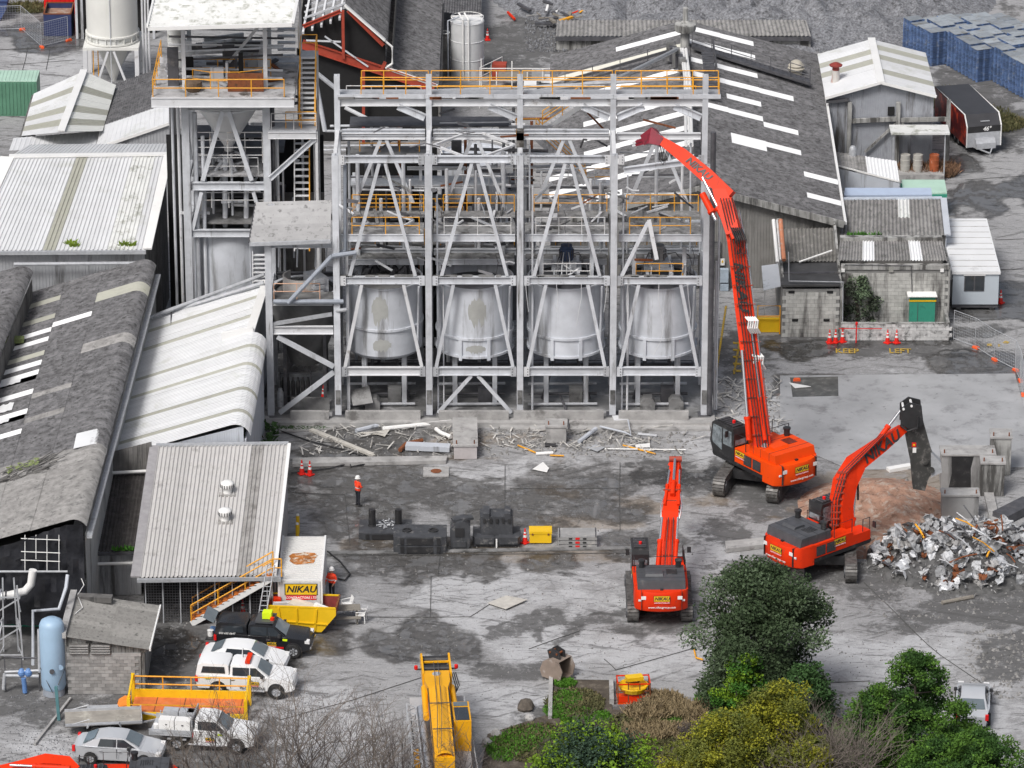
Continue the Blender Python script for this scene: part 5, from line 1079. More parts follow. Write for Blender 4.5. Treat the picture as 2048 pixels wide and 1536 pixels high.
seg(g,'timber_brace',G(1792,247,-.25),G(1730,304,-.25),.12,.16,CONCM,sh='bar'); seg(g,'timber_brace',G(1804,247,-.25),G(1828,268,-.25),.12,.16,CONCM,sh='bar'); seg(g,'top_rail',G(1652,203,-.25),G(1698,200,-.25),.2,.2,STEELD,sh='bar')
b=B(); q=G(1782,222,-.05); b.box(q,(.45,.1,.6)); ob('dark_opening',b,BLACK,g,world=True)
v=thing('red_chimney_cowl','rusty red capped chimney on the white gable roof','chimney',onplane(1671,162,ln2,an,af))
b=B(); b.lathe((0,0,-.1),[(.34,0),(.27,.3),(.27,.9)],16); ob('flue',b,mat('rust_streaked_flue',(.55,.53,.5),.6,0,.1,2,(.45,.09,.03),.5,2,True),v,sm=True)
b=B(); b.lathe((0,0,.8),[(.24,0),(.24,.25),(.44,.3),(.46,.38),(.2,.52),(.01,.56)],16); ob('cap',b,mat('red_cap',(.25,.04,.03),.6,0,.2,4),v,sm=True)
# shelter with three drums
g=thing('drum_shelter','small open lean-to shelter on posts over three drums','shelter',G(1840,332,-2.5))
p0,p1=G(1782,272,-2.6),G(1900,272,-2.6); b=B(); b.box(((p0.x+p1.x)/2,yG-1.6,p0.z+.1),(p1.x-p0.x,1.8,.12)); ob('roof',b,MOSSW,g,world=True)
for x in(p0.x+.2,p1.x-.3): seg(g,'post',(x,yG-2.3,0),(x,yG-2.3,p0.z+.04),.09,.09,GALV,sh='bar')
q0=G(1788,318,-2.6); b=B(); b.bb(p0.x+.2,yG-2.6,0,p1.x-.3,yG-.6,.5); ob('bund',b,CONC,g,world=True)
for k,(px,c_,lab) in enumerate(((1811,mat('grey_drum',(.42,.41,.38),.5,0,.1,2,(.2,.2,.18),.6),'left grey drum with dark bands under the shelter'),(1836,MT['grey_drum'],'middle grey drum under the shelter, beside the rusty drum'),(1869,mat('rusty_drum',(.36,.09,.03),.7,0,.3,2,(.55,.5,.45),.58,2),'rusty orange drum under the shelter'))):
    q=G(px,318,-1.8); t=thing('drum',lab,'drum',(q.x,yG-1.7,.5),0,'drums in the shelter')
    b=B(); b.lathe((0,0,0),[(.33,0),(.33,1.15),(.3,1.15),(.3,1.1)],20,cap=True); ob('drum_body',b,c_,t,sm=True)
    for z in(.4,.8): b=B(); b.lathe((0,0,z),[(.33,-.03),(.355,0),(.33,.03)],20,cap=False); ob('rolling_hoop',b,c_,t)
# --- small lean-to with galvanised vent
g=thing('small_lean_to','small grey lean-to roof with one white sheet below the gable shed','shed',P(1740,385,0))
A,Bq,Cq,Dq=P(1668,303,3.0),P(1793,322,2.6),P(1799,364,2.3),P(1672,331,2.7)
sheeted(g,[A,Bq,Cq,Dq],ASBL,6,1,.25,.02,{(3,0):SKYL,(4,0):SKYL,(5,0):SKYL}); plainwall(g,Dq,Cq,0,2.5,WALLB,.1,z1b=2.2); plainwall(g,Cq,Bq,0,2.2,WALLB,.1)
flash(g,Dq+V((0,0,.02)),Cq+V((0,0,.02)),.06,.1)
v=thing('vent_stack','pale grey round-topped vent stack on a square hopper base','vent',P(1703,390,0))
b=B(); b.lathe((0,0,0),[(.26,1.6),(.26,3.2),(.24,3.35),(.15,3.5),(.01,3.55)],18); ob('stack',b,GALV,v,sm=True)
b=B(); b.lathe((0,0,0),[(.75,0.3),(.75,.8),(.3,1.6)],4); ob('hopper_base',b,GALV,v); 
for s in(-.5,.5): b=B(); b.bar((s,-.4,0),(s,-.4,.4),.08); ob('leg',b,STEELD,v)
# --- right-hand corrugated sheds and block walls
g=thing('corrugated_store','grey corrugated roof store above the two-skylight roof, right','shed',P(1785,520,0))
A,Bq,Cq,Dq=P(1685,400,4.3),P(1884,398,4.3),P(1892,471,3.6),P(1680,473,3.6)
sheeted(g,[A,Bq,Cq,Dq],ASBL,9,2,.25,.06,{(5,0):MOSSW}); flash(g,A+V((0,.1,.05)),Bq+V((0,.1,.05)),.3,.1,mat('pale_blue_flashing',(.5,.55,.62),.5),'ridge_cap'); flash(g,Bq+V((.1,0,.05)),Cq+V((.1,0,.05)),.4,.1,WALLB,'barge_flashing')
plainwall(g,Dq+V((0,.2,0)),Cq+V((0,.2,0)),0,3.5,WALLD); plainwall(g,Cq+V((.05,.2,0)),Bq+V((.05,0,0)),0,3.4,WALLB,z1b=4.1)
b=B()
for k in range(90): q=P(rnd.uniform(1692,1760),471,3.62)+V((0,rnd.uniform(-.1,.2),0)); b.face([q,q+V((.12,0,.02)),q+V((rnd.uniform(-.1,.2),rnd.uniform(-.2,.1),rnd.uniform(.1,.35)))])
ob('gutter_grass',b,MT['grass_green'],g,world=True)
def blockwall(par,x0,x1,y,h,mt,w=.4,hh=.2,th=.2,z0=0):
    BQ=B(); BQ.box((0,0,0),(w-.014,th,hh-.014)); me=mesh(BQ,'wall_block'); me.materials.append(mt)
    b=B(); b.bb(x0+.03,y+.025,z0,x1-.03,y+th,z0+h-.02); ob('mortar_core',b,MORTAR,par,world=True)
    nr=int(h/hh); nc=int((x1-x0)/w)
    for j in range(nr):
        for i in range(nc+1):
            x=x0+w*(i+.5)-(w/2 if j%2 else 0)
            if x-w/2<x0-.21 or x+w/2>x1+.21: continue
            put('block',me,par,Matrix.Translation((x,y+th/2-rnd.uniform(0,.012),z0+hh*(j+.5))))
g=thing('block_store','stained pale block wall store with two white skylights, shrub at its corner','store',P(1785,650,0))
yS=P(1785,650).y; S_=lambda px,py: PY(px,py,yS)
x0,x1=S_(1682,600).x,S_(1894,600).x; hS=S_(1780,530).z
blockwall(g,x0,x1,yS,hS-.3,BLOCKW,.45,.25); b=B(); b.bb(x0-.05,yS-.06,hS-.3,x1+.05,yS+.3,hS); ob('ring_beam',b,CONCM,g,world=True)
A,Bq,Cq,Dq=PY(1680,480,yS+3.5),PY(1884,480,yS+3.5),PY(1894,521,yS+.2),PY(1676,521,yS+.2)
sheeted(g,[A,Bq,Cq,Dq],ASBL,9,1,.2,.05,{(2,0):SKYL,(6,0):SKYL},alts='skylight_sheet'); plainwall(g,(x1,yS,0),(x1,yS+4,0),0,hS-.2,CONCM); b=B(); b.bar(A+V((0,.1,.05)),Bq+V((0,.1,.05)),.5,.3); ob('parapet',b,CONCM,g,world=True)
for px in(1686,1884): b=B(); b.box(S_(px,540)+V((0,-.05,0)),(.22,.08,.22)); ob('vent_block',b,WHITEP,g,world=True)
pipe(g,'cable',[S_(1690,528)+V((0,-.1,0)),S_(1822,530)+V((0,-.1,0)),S_(1824,590)+V((0,-.1,0))],.025,STEELD,5)
b=B(); q=S_(1782,538); b.box(q+V((0,-.06,0)),(.3,.06,.38)); o=ob('sign_plate',b,mat('stained_plate',(.3,.3,.28),.8),g,world=True)
g=thing('block_annex','dark-roofed concrete block annex with small vents, left of the wall shrub','annex',P(1620,674,0))
yA=P(1620,674).y; A_=lambda px,py: PY(px,py,yA)
x0,x1=A_(1564,620).x,A_(1679,620).x; hA=A_(1620,578).z
blockwall(g,x0,x1,yA,hA,BLOCKW,.45,.25)
A,Bq,Cq,Dq=PY(1566,530,yA+4),PY(1676,528,yA+4),PY(1680,573,yA-.1),PY(1561,574,yA-.1)
b=B(); b.prism([A,Bq,Cq,Dq],(0,0,.14)); ob('flat_roof',b,mat('bitumen',(.055,.055,.057),.7,0,.3,1,(.14,.14,.14),.6,1),g,world=True); flash(g,A.lerp(Dq,.5)+V((0,0,.18)),Bq.lerp(Cq,.5)+V((0,0,.18)),.12,.1,STEELD,'roof_joint')
for (px,py) in((1583,584),(1660,584),(1590,640),(1653,640)): b=B(); b.box(A_(px,py)+V((0,-.01,0)),(.38,.06,.16)); ob('vent_hole',b,BLACK,g,world=True)
A,Bq,Cq,Dq=PY(1562,458,yA+8),PY(1675,456,yA+8),PY(1677,523,yA+3.9),PY(1568,523,yA+3.9)
sheeted(g,[A,Bq,Cq,Dq],mat('dark_corrugated',(.17,.165,.155),.8,0,.2,2,(.32,.31,.29),.55,2.5),5,2,.22,.045); plainwall(g,(x1,yA,0),(x1,yA+8,0),0,hA,CONCM,z1b=5); plainwall(g,(x0,yA,0),(x0,yA+8,0),0,hA,CONCM,z1b=5)
pipe(g,'orange_pipe',[PY(1561,440,yA+5),PY(1568,520,yA+2)],.14,mat('faded_orange_pipe',(.5,.2,.11),.7,0,.15,2,(.4,.38,.35),.55)); pipe(g,'white_pipe',[PY(1547,440,yA+5),PY(1555,525,yA+2)],.12,WHITEP); pipe(g,'white_pipe',[PY(1554,440,yA+5),PY(1561,520,yA+2)],.06,RAILW)
pipe(g,'loose_batten',[PY(1598,524,yA+3.6),PY(1664,501,yA+4.4)],.06,WHITEP)
pipe(g,'conduit',[A_(1577,504),A_(1578,562),A_(1686,564),A_(1685,645)],.04,GALV)
g=thing('low_block_wall','low white-stained block wall in front of the store, cones before it','wall',P(1790,681,0))
yW=P(1790,681).y; xw0,xw1=PY(1682,660,yW).x,PY(1900,660,yW).x; hW=PY(1790,648,yW).z
blockwall(g,xw0,xw1,yW,hW,mat('limewashed_block',(.55,.55,.55),.9,0,.12,3,(.12,.12,.12),.5,2.2,rn=.12),.45,.22); b=B(); b.bb(xw0,yW-.02,hW,xw1,yW+.22,hW+.06); ob('coping',b,CONCM,g,world=True)
b=B(); b.bb(xw1-.2,yW+.22,0,xw1,yS-.1,hW); ob('return_wall',b,CONCM,g,world=True)
# --- portable site office
g=thing('site_office','pale blue-grey portable office with white flat roof and dark window','cabin',P(1950,628,0))
yO=P(1950,622).y; O_=lambda px,py: PY(px,py,yO)
x0,x1=O_(1905,580).x,O_(1997,580).x; z0,z1=.45,O_(1950,542).z; dep=9.6
CAB=mat('cabin_panel',(.45,.50,.55),.5,0,.04,1,(.3,.33,.36),.62,1,True)
b=B(); b.bb(x0,yO,z0,x1,yO+dep,z1-.2); ob('body',b,CAB,g,world=True)
b=B(); b.bb(x0-.08,yO-.1,z1-.2,x1+.08,yO+dep+.1,z1); ob('roof_slab',b,mat('cabin_roof',(.74,.75,.76),.5,0,.05,.8,(.42,.42,.42),.6,.5),g,world=True)
for k in range(9): b=B(); b.bb(x0,yO+.8+k*1.05,z1,x1,yO+.84+k*1.05,z1+.025); ob('roof_seam',b,CONC,g,world=True)
p,q=O_(1929,550),O_(1968,582); wd=B(); wd.bb(p.x,yO-.04,q.z,q.x,yO+.0,p.z); wd=ob('window',wd,STEELD,g,world=True)
for k in range(2): b=B(); b.bb(p.x+.06+k*(q.x-p.x)/2,yO-.055,q.z+.06,p.x-.04+(k+1)*(q.x-p.x)/2,yO-.045,p.z-.08); ob('pane',b,GLASSD,wd)
b=B(); b.bb(p.x-.05,yO-.07,p.z-.02,q.x+.05,yO-.0,p.z+.05); ob('window_head',b,WHITEP,wd)
b=B(); b.bb(x0,yO+.1,.2,x1,yO+.4,z0); ob('bearer',b,STEELD,g,world=True); b=B(); b.bb(x0,yO+dep-.4,.2,x1,yO+dep-.1,z0); ob('bearer',b,STEELD,g,world=True)
for x in(x0+.3,x1-.5):
    for y in(yO+.3,yO+dep-.4): b=B(); b.bb(x,y,0,x+.3,y+.3,.2); ob('support_block',b,CONCD,g,world=True)
b=B(); q=O_(1898,552); b.bb(q.x-.25,yO+.3,q.z-.35,x0,yO+.9,q.z+.3); ob('air_conditioner',b,GALV,g,world=True)
# green covered cabinet
g=thing('green_cabinet','green timber cabinet with yellow trim and white sloping lid behind the low wall','cabinet',P(1845,655,0))
yC=P(1845,655).y; C_=lambda px,py: PY(px,py,yC); x0,x1=C_(1819,620).x,C_(1870,620).x; zt2=C_(1845,603).z
b=B(); b.bb(x0,yC,0,x1,yC+1.2,zt2); ob('body',b,TEAL,g,world=True); b=B(); b.bb(x0-.05,yC-.04,zt2,x1+.06,yC+.1,zt2+.1); ob('yellow_trim',b,YELLOW,g,world=True); b=B(); b.bb(x0,yC-.0,zt2+.1,x1,yC+1.2,zt2+.35); ob('upper_panel',b,TEAL,g,world=True)
b=B(); b.prism([(x0-.15,yC-.2,zt2+.36),(x1+.1,yC-.2,zt2+.36),(x1,yC+1.5,zt2+.62),(x0-.2,yC+1.5,zt2+.62)],(0,0,.05)); ob('lid',b,WHITEP,g,world=True)
b=B(); b.bb((x0+x1)/2-.3,yC-.02,.1,(x0+x1)/2-.27,yC-.003,zt2-.1); ob('door_gap',b,STEELD,g,world=True)
# pale green tank and rusty container roof between the sheds
g=thing('pale_green_bin','pale green lidded bin beside the dead grasses, right','bin',P(1850,400,0))
b=B(); A,Bq,Cq,Dq=P(1803,362,1.6),P(1889,362,1.6),P(1894,388,1.5),P(1806,390,1.5); b.prism([A,Bq,Cq,Dq],(0,0,.1)); ob('lid',b,GREENL,g,world=True); b=B(); b.bb(Dq.x,Dq.y+.1,0,Cq.x,A.y-.1,1.49); ob('body',b,TEAL,g,world=True)
g=thing('blue_flat_roof','long flat pale blue roof behind the corrugated store','roof',P(1780,400,0))
b=B(); A,Bq,Cq,Dq=P(1690,379,3.4),P(1862,379,3.4),P(1864,393,3.3),P(1688,394,3.3); b.prism([A,Bq,Cq,Dq],(0,0,.12)); ob('sheet',b,mat('pale_blue_sheet',(.42,.50,.64),.4,0,.05,2),g,world=True); b=B(); b.bb(Dq.x,Dq.y+.2,0,Cq.x,A.y,3.28); ob('walls',b,WALLB,g,world=True)
# ---------------------------------------------------------------- excavators
def tapered(par,name,pts,ws,hs_,mt,up,world=True):
    b=B(); pts=[V(p) for p in pts]; k=len(pts)
    for i,p in enumerate(pts):
        t=((pts[min(i+1,k-1)]-pts[max(i-1,0)])).normalized(); a=t.cross(V(up)).normalized(); u=a.cross(t)
        w_,h_=ws[i]/2,hs_[i]/2; b.v+=[p-a*w_-u*h_,p+a*w_-u*h_,p+a*w_+u*h_,p-a*w_+u*h_]
    for i in range(k-1): b.f+=[(4*i+j,4*i+(j+1)%4,4*i+4+(j+1)%4,4*i+4+j) for j in range(4)]
    b.f+=[(3,2,1,0),tuple(range(4*k-4,4*k))]; return ob(name,b,mt,par,world=world)
def ram(par,p,q,r,mt=None,f=.55,world=True):
    p=V(p);q=V(q); m=p.lerp(q,f); b=B(); b.tube([p,m],r,12); o=ob('ram_barrel',b,mt or ORANGE,par,world=world,sm=True)
    b=B(); b.tube([m,q],r*.55,10); ob('ram_rod',b,CHROME,o,sm=True); b=B(); b.tube([m-(q-p).normalized()*.12,m+(q-p).normalized()*.06],r*1.2,12); ob('ram_gland',b,mt or ORANGE,o); return o
CABG=mat('cab_glass',(.20,.23,.25),.08,0,.45,2.5,(.05,.06,.065),.5,2.2,spec=.8)  # glass colour lifted to stand in for reflections
def track(par,y,rt,L=5.2,h=1.05,w=.62):
    M=Matrix.Rotation(rt,3,'Z'); tr=B(); r=h/2; n=10
    out=[(L/2-r+math.sin(a)*(r-.06),r+math.cos(a)*(r-.06)) for a in np.linspace(0,math.pi,n)]+[(-L/2+r-math.sin(a)*(r-.06),r-math.cos(a)*(r-.06)) for a in np.linspace(0,math.pi,n)]
    tr.side(out,y-w/2,y+w/2); tr.v=[M@p for p in tr.v]; t=ob('track',tr,TRACKM,par)
    b=B(); per=2*(L-2*r)+2*math.pi*r; k=int(per/.19)
    for i in range(k):
        s=i/k*per; st=L-2*r
        if s<st: c=V((-st/2+s,0,2*r-.02)); a=0
        elif s<st+math.pi*r: an=(s-st)/r; c=V((st/2+math.sin(an)*(r-.02),0,r+math.cos(an)*(r-.02))); a=an
        elif s<2*st+math.pi*r: c=V((st/2-(s-st-math.pi*r),0,.02)); a=math.pi
        else: an=(s-2*st-math.pi*r)/r; c=V((-st/2-math.sin(an)*(r-.02),0,r-math.cos(an)*(r-.02))); a=math.pi+an
        R3=Matrix.Rotation(a,3,'Y'); b.box(c+V((0,y,0)),(.15,w,.07),m=R3)
    b.v=[M@p for p in b.v]; ob('track_shoes',b,TRACKM,t,kind='stuff')
    fr_=B(); fr_.side([(-L/2+r,.28),(L/2-r,.28),(L/2-r,.75),(-L/2+r,.75)],y-w/2-.03,y+w/2+.03); fr_.v=[M@p for p in fr_.v]; ob('track_frame',fr_,MBLACK,t)
    for s in(-1,1):
        for e in(-1,1):
            b=B(); c=M@V((e*(L/2-r),y+s*(w/2),r)); d=M@V((0,s*.06,0)); b.tube([c,c+d],.34,14); ob('drive_wheel',b,MGREY,t)
    for i in range(6):
        b=B(); c=M@V((-L/2+r+(L-2*r)*(i+.5)/6,y-(w/2)*math.copysign(1,-y)*-1,.26)); b.tube([c,c+M@V((0,.05*math.copysign(1,y),0))],.15,10); ob('roller',b,MBLACK,t)
def excavator(label,loc,rb,rt,sc_=1.0,main=None,hood=None,gauge=2.9,decals=True,L=5.2):
    main=main or ORANGE; hood=hood or MGREY
    g=thing('excavator',label,'excavator',loc,0,'orange demolition excavators')
    for s in(-1,1): track(g,s*gauge/2,rt,L*sc_,1.05*sc_,.62*sc_)
    Mb=Matrix.Rotation(rb,3,'Z')*sc_ if False else Matrix.Rotation(rb,3,'Z')
    def pt(name,b,m,par=None,sm=False): b.v=[Mb@(p*sc_) for p in b.v]; return ob(name,b,m,par or g,sm=sm)
    b=B(); b.box((0,0,.75),(2.2,gauge/sc_-.5,.5)); b.v=[Matrix.Rotation(rt-rb,3,'Z')@p for p in b.v]; pt('car_body',b,MBLACK)
    b=B(); b.lathe((0,0,.95),[(.75,0),(.75,.3)],24); pt('slew_ring',b,MBLACK)
    b=B(); b.side([(-2.6,1.22),(2.0,1.22),(2.1,1.34),(2.1,1.46),(-2.6,1.46)],-1.45,1.45); pt('deck',b,MBLACK)
    # counterweight with rounded back
    n=14; out=[(-2.1,-1.48)]+[(-2.75-.75*math.cos(a)*1.0,1.48*math.sin(a)) for a in np.linspace(-math.pi/2*.86,math.pi/2*.86,n)]+[(-2.1,1.48)]
    b=B(); z0,z1=1.12,2.25; k=len(out)
    for z,f in((z0,.94),(z0+.12,1),(z1-.15,1.0),(z1,.95)): b.v+=[V((x if x>-2.2 else -2.2+(x+2.2)*f,y,z)) for x,y in out]
    for l in range(3): b.f+=[(l*k+i,l*k+(i+1)%k,(l+1)*k+(i+1)%k,(l+1)*k+i) for i in range(k)]
    b.f+=[tuple(range(k-1,-1,-1)),tuple(range(3*k,4*k))]; cw=pt('counterweight',b,main,sm=True)
    b=B(); b.box((-3.05,0,2.28),(.12,.16,.1)); pt('lifting_eye',b,MBLACK,cw)
    # engine hood
    hd=B(); hd.side([(-3.0,2.2),(-.75,2.2),(-.75,2.72),(-2.85,2.72)],-1.3,1.3); hd=pt('engine_hood',hd,hood)
    b=B(); b.side([(-2.3,2.72),(-1.5,2.72),(-1.6,2.84),(-2.2,2.84)],-.1,.85) ; pt('hood_scoop',b,hood,hd)
    for y in(-1.0,1.0): b=B(); b.lathe((-1.0,y,2.7),[(.16,0),(.16,.34),(.2,.36),(.2,.46),(.05,.5)],14); pt('air_cleaner' if y<0 else 'exhaust',b,MBLACK,hd)
    for y in(-1,1):
        b=B(); b.bb(-2.1,y*1.48,1.46,.7 if y<0 else .2,y*.62,2.22); sp=pt('side_body',b,main)
        for j in range(2):
            b=B(); b.bb(-1.95+j*.75,y*1.5,1.55,-1.3+j*.75,y*1.47,2.1); gr=pt('grille',b,MBLACK,sp)
            for s in range(7): b=B(); b.bb(-1.93+j*.75,y*1.515,1.6+s*.07,-1.32+j*.75,y*1.5,1.63+s*.07); pt('grille_slat',b,MGREY,gr)
    b=B(); b.bb(.7,-1.48,1.46,2.0,-.62,2.0); pt('tool_box',b,main)
    for x in(-2.4,-1.7,-1.1): b=B(); b.bb(x-.012,-1.303,2.25,x+.012,1.303,2.727); pt('hood_seam',b,MBLACK,hd)
    for k in range(6): b=B(); b.bb(-2.0+k*.12,-.9,2.72,-1.94+k*.12,-.3,2.74); pt('hood_vent',b,MBLACK,hd)
    for y in(-1.1,1.1): b=B(); b.bb(-3.35,y-.012,1.2,-2.2,y+.012,2.262); pt('weight_seam',b,MBLACK,cw)
    # cab (left side)
    cb=B(); cb.side([(.25,1.46),(2.0,1.46),(2.25,2.0),(2.1,3.05),(1.9,3.2),(.35,3.2),(.25,2.9)],.55,1.5); cb=pt('cab',cb,MBLACK)
    for nm,pts in(('side_window',[(.45,2.15),(1.15,2.15),(1.15,3.0),(.45,3.0)]),('side_window',[(1.25,1.75),(2.08,2.0),(1.98,3.0),(1.25,3.0)])):
        b=B(); b.side(pts,1.5,1.515); pt(nm,b,CABG,cb)
    b=B(); b.side([(.45,2.15),(1.95,2.15),(1.95,3.0),(.45,3.0)],.535,.55); pt('side_window',b,CABG,cb)
    b=B(); b.prism([(2.245,.65,2.05),(2.245,1.42,2.05),(2.11,1.42,3.02),(2.11,.65,3.02)],(.02,0,0)); pt('front_window',b,CABG,cb)
    b=B(); b.prism([(.247,.65,2.3),(.247,1.42,2.3),(.3,1.42,2.95),(.3,.65,2.95)],(-.02,0,0)); pt('rear_window',b,CABG,cb)
    b=B(); b.bb(.5,.7,3.2,1.8,1.36,3.26); pt('roof_guard',b,MBLACK,cb)
    for k in range(6): b=B(); b.bb(.5+k*.22,.68,3.26,.55+k*.22,1.38,3.3); pt('guard_bar',b,STEELD,cb)
    b=B(); b.lathe((.9,1.0,3.26),[(.09,0),(.09,.14),(.03,.17)],10); pt('beacon',b,REDP,cb)
    # deck hand rails
    for pts in([(.7,-1.4,2.2),(.7,-1.4,2.95),(-.6,-1.4,2.95),(-.6,-1.4,2.2)],[(2.0,-1.4,1.5),(2.0,-1.4,2.7),(.9,-1.4,2.7)],[(-.6,1.4,2.2),(-.6,1.4,3.0),(.2,1.4,3.0)],[(-.7,-1.35,2.72),(-.7,-1.35,3.2),(-.7,.6,3.2),(-.7,.6,2.72)],[(1.5,-1.4,1.5),(1.5,-1.4,2.7)]):
        b=B(); b.tube(pts,.025,6); pt('hand_rail',b,MBLACK)
    b=B(); b.box((2.0,-1.75,2.4),(.06,.22,.34)); mi=pt('mirror',b,MBLACK); b=B(); b.box((.6,1.72,2.9),(.06,.2,.34)); pt('mirror',b,MBLACK)
    if decals:
        def at_(p): return Mb@(V(p)*sc_)
        xr=Mb@V((0,-1,0)); nr=Mb@V((-1,0,0))
        nikau_plate(g,at_((-3.5,.0,1.93)),xr,nr,.85*sc_)
        text('www.nikaugroup.com',.17*sc_,WHITEP,g,frame_m(at_((-3.52,0,1.42)),xr,nr))
        for y in(-.95,.95):
            b=B(); b.box((-3.2,y,1.9),(.02,.32,.2),R(0)); b.v=[V((p.x-(.0),p.y,p.z)) for p in b.v]
            a=math.asin(max(-1,min(1,y/1.48))); b=B(); m=frame_m(V((-2.76-.75*math.cos(a),y,1.92)),V((-.75*math.sin(a)*-1*0+ -math.sin(a)*.55*-1*0,-1,0)),V((-1,y*.45,0))); b.box((0,0,.01),(.34,.2,.02)); b.v=[m@p for p in b.v]; pt('number_decal',b,WHITEP,cw)
            b=B(); m=frame_m(V((-2.68-.75*math.cos(a*1.2),y*1.25,1.72)),V((0,-1,0)),V((-1,y*.8,0))); b.box((0,0,.03),(.16,.1,.05)); b.v=[m@p for p in b.v]; pt('tail_light',b,REFLW,cw)
        nikau_plate(g,at_((-.25,-1.49,2.0)),Mb@V((1,0,0)),Mb@V((0,-1,0)),.8*sc_)
        nikau_plate(g,at_((-.25,1.49,2.0)),Mb@V((-1,0,0)),Mb@V((0,1,0)),.75*sc_)
    return g
def boomtext(g,ctr,p,q,up,off,size,sx,f=.5,flip=1):
    t=(V(q)-V(p)).normalized(); a=t.cross(V(up)).normalized(); u=a.cross(t); o=V(p).lerp(V(q),f)+u*off
    text('NIKAU',size,MBLACK,g,Matrix.Translation(-V(ctr))@frame_m(o,t*flip,u),sx)
def hose(par,pts,r=.035,mt=None): return pipe(par,'hose',pts,r,mt or MBLACK,6)
# --- high reach machine
hx=thing
ctr=V((P(1520,985).x,P(1520,985).y+1.6,0))
g=excavator('orange high-reach excavator with upright lettered boom against the frame',ctr,R(126),R(72),1.12,ORANGEL,ORANGEL,3.2,True,5.6)
bp=[PY(1526,895,-16.8),PY(1508,760,-15.6),PY(1490,620,-14.2),PY(1472,480,-13.0),PY(1452,398,-12.0)]
vw=(-.15,-.9,.4)
tapered(g,'boom',bp,[1.0,1.08,1.05,.95,.75],[.9,1.0,.95,.85,.7],ORANGE,vw)
ap_=[PY(1462,392,-11.9),PY(1415,352,-10.9),PY(1365,310,-9.8),PY(1318,278,-8.9)]
tapered(g,'arm',ap_,[.62,.85,.75,.45],[.6,.7,.6,.4],ORANGE,vw)
tapered(g,'knuckle',[PY(1468,470,-13.1),PY(1455,420,-12.2),PY(1438,378,-11.4)],[.8,.95,.7],[1.1,1.15,.8],ORANGE,vw)
ram(g,PY(1468,478,-13.6),PY(1405,355,-11.2),.16,f=.5); ram(g,PY(1530,880,-17.2),PY(1500,640,-14.9),.15,f=.35); ram(g,PY(1405,388,-11.6),PY(1432,440,-12.9),.2,f=.7)
ram(g,PY(1498,880,-17.3),PY(1484,700,-15.5),.17,f=.25)
RJ=mat('dark_red_jaw',(.22,.012,.03),.5,0,.2,2,(.06,.03,.03),.55)
jw=tapered(g,'jaw_body',[PY(1325,285,-9.0),PY(1305,272,-8.7),PY(1288,280,-8.5)],[.5,.95,.6],[.6,.8,.5],RJ,vw)
for s in(0,1):
    b=B(); p=PY(1296,276+s*7,-8.5); q=PY(1273,283+s*6,-8.2); b.bar(p,q,.3,.14); ob('jaw_blade',b,RJ,jw)
    b=B(); b.bar(q,q+(q-p).normalized()*.25,.2,.1); ob('jaw_tip',b,STEELW,jw)
ram(g,PY(1345,300,-9.4),PY(1318,268,-8.9),.12,f=.5)
for k in range(3): hose(g,[PY(1322+k*4,285,-9.2),PY(1318+k*3,318,-9.2),PY(1326+k*4,330-k*5,-9.2),PY(1334+k*3,300,-9.2)])
for k in range(5):
    o_=-.35+k*.16
    hose(g,[p+V((o_,-.62,.28)) for p in bp[::-1]],.032,MBLACK if k%2 else RUBBER)
for yy in(650,722):
    for k in range(5):
        x=1497+(yy-650)*.15+k*4.5; pipe(g,'hose_loop',[PY(x-6,yy-16,-15.4),PY(x+1,yy-8,-15.7),PY(x-1,yy+6,-15.7),PY(x+5,yy+16,-15.5)],.06,WHITEP,6)
for k in range(6): pipe(g,'hose_loop',[PY(1462+k*4,455,-13.7),PY(1472+k*4,480,-13.9),PY(1470+k*4,508,-13.9)],.05,MBLACK,6)
hose(g,[PY(1540,890,-17),PY(1530,800,-16.4),PY(1512,640,-15),PY(1494,500,-13.6),PY(1478,420,-12.6)],.04,CHROME)
for k in range(10):
    f=.06+k*.09; p=bp[0].lerp(bp[3],f)+V((0,-.5,.22)); b=B(); b.bar(p+V((-.55,0,0)),p+V((.6,0,0)),.07,.06); ob('hose_clamp',b,REDST,g,world=True)
boomtext(g,ctr,bp[2],bp[3],vw,.62,.72,1.3,.35,-1); boomtext(g,ctr,ap_[1],ap_[2],vw,.37,.55,1.1,.3,-1)
b=B(); b.lathe(ctr+V((.2,-1.9,2.9)),[(.2,0),(.22,.1),(.16,.3),(.01,.36)],14); ob('aerial_dome',b,GALV,g,world=True)
# --- middle machine seen from behind
cx=P(1320,1250); ctr=V((cx.x,cx.y+2.7,0))
g=excavator('orange excavator seen from behind with boom reaching away, mid yard',ctr,R(91),R(90),1.0,None,None,2.95)
bp=[PY(1332,1150,-32.0),PY(1336,1090,-30.6),PY(1340,1030,-29.0),PY(1345,975,-27.2),PY(1349,930,-25.4)]
tapered(g,'boom',bp,[.95,1.0,.9,.7,.5],[.7,.9,.8,.7,.45],ORANGE,(0,-.8,.6))
tapered(g,'arm',[bp[4]+V((0,0,.1)),PY(1351,930,-24.4),PY(1352,985,-23.6)],[.6,.6,.4],[.5,.6,.4],ORANGE,(0,-.8,.6))
for s in(-1,1):
    ram(g,PY(1332+s*17,1140,-32.3),PY(1340+s*16,1035,-29.6),.13); ram(g,PY(1343+s*14,1010,-28.9),PY(1349+s*10,940,-26.4),.09)
    hose(g,[PY(1340+s*18,1040,-29.6),PY(1343+s*21,1010,-29),PY(1345+s*15,985,-28)],.05,CHROME)
ram(g,PY(1345,990,-28.3),PY(1350,918,-25.6),.14,f=.35)
for k in range(4): hose(g,[PY(1322+k*7,1145,-32.6),PY(1327+k*6,1085,-31.2),PY(1332+k*5,1035,-29.8)],.03,[ORANGE,MBLACK][k%2])
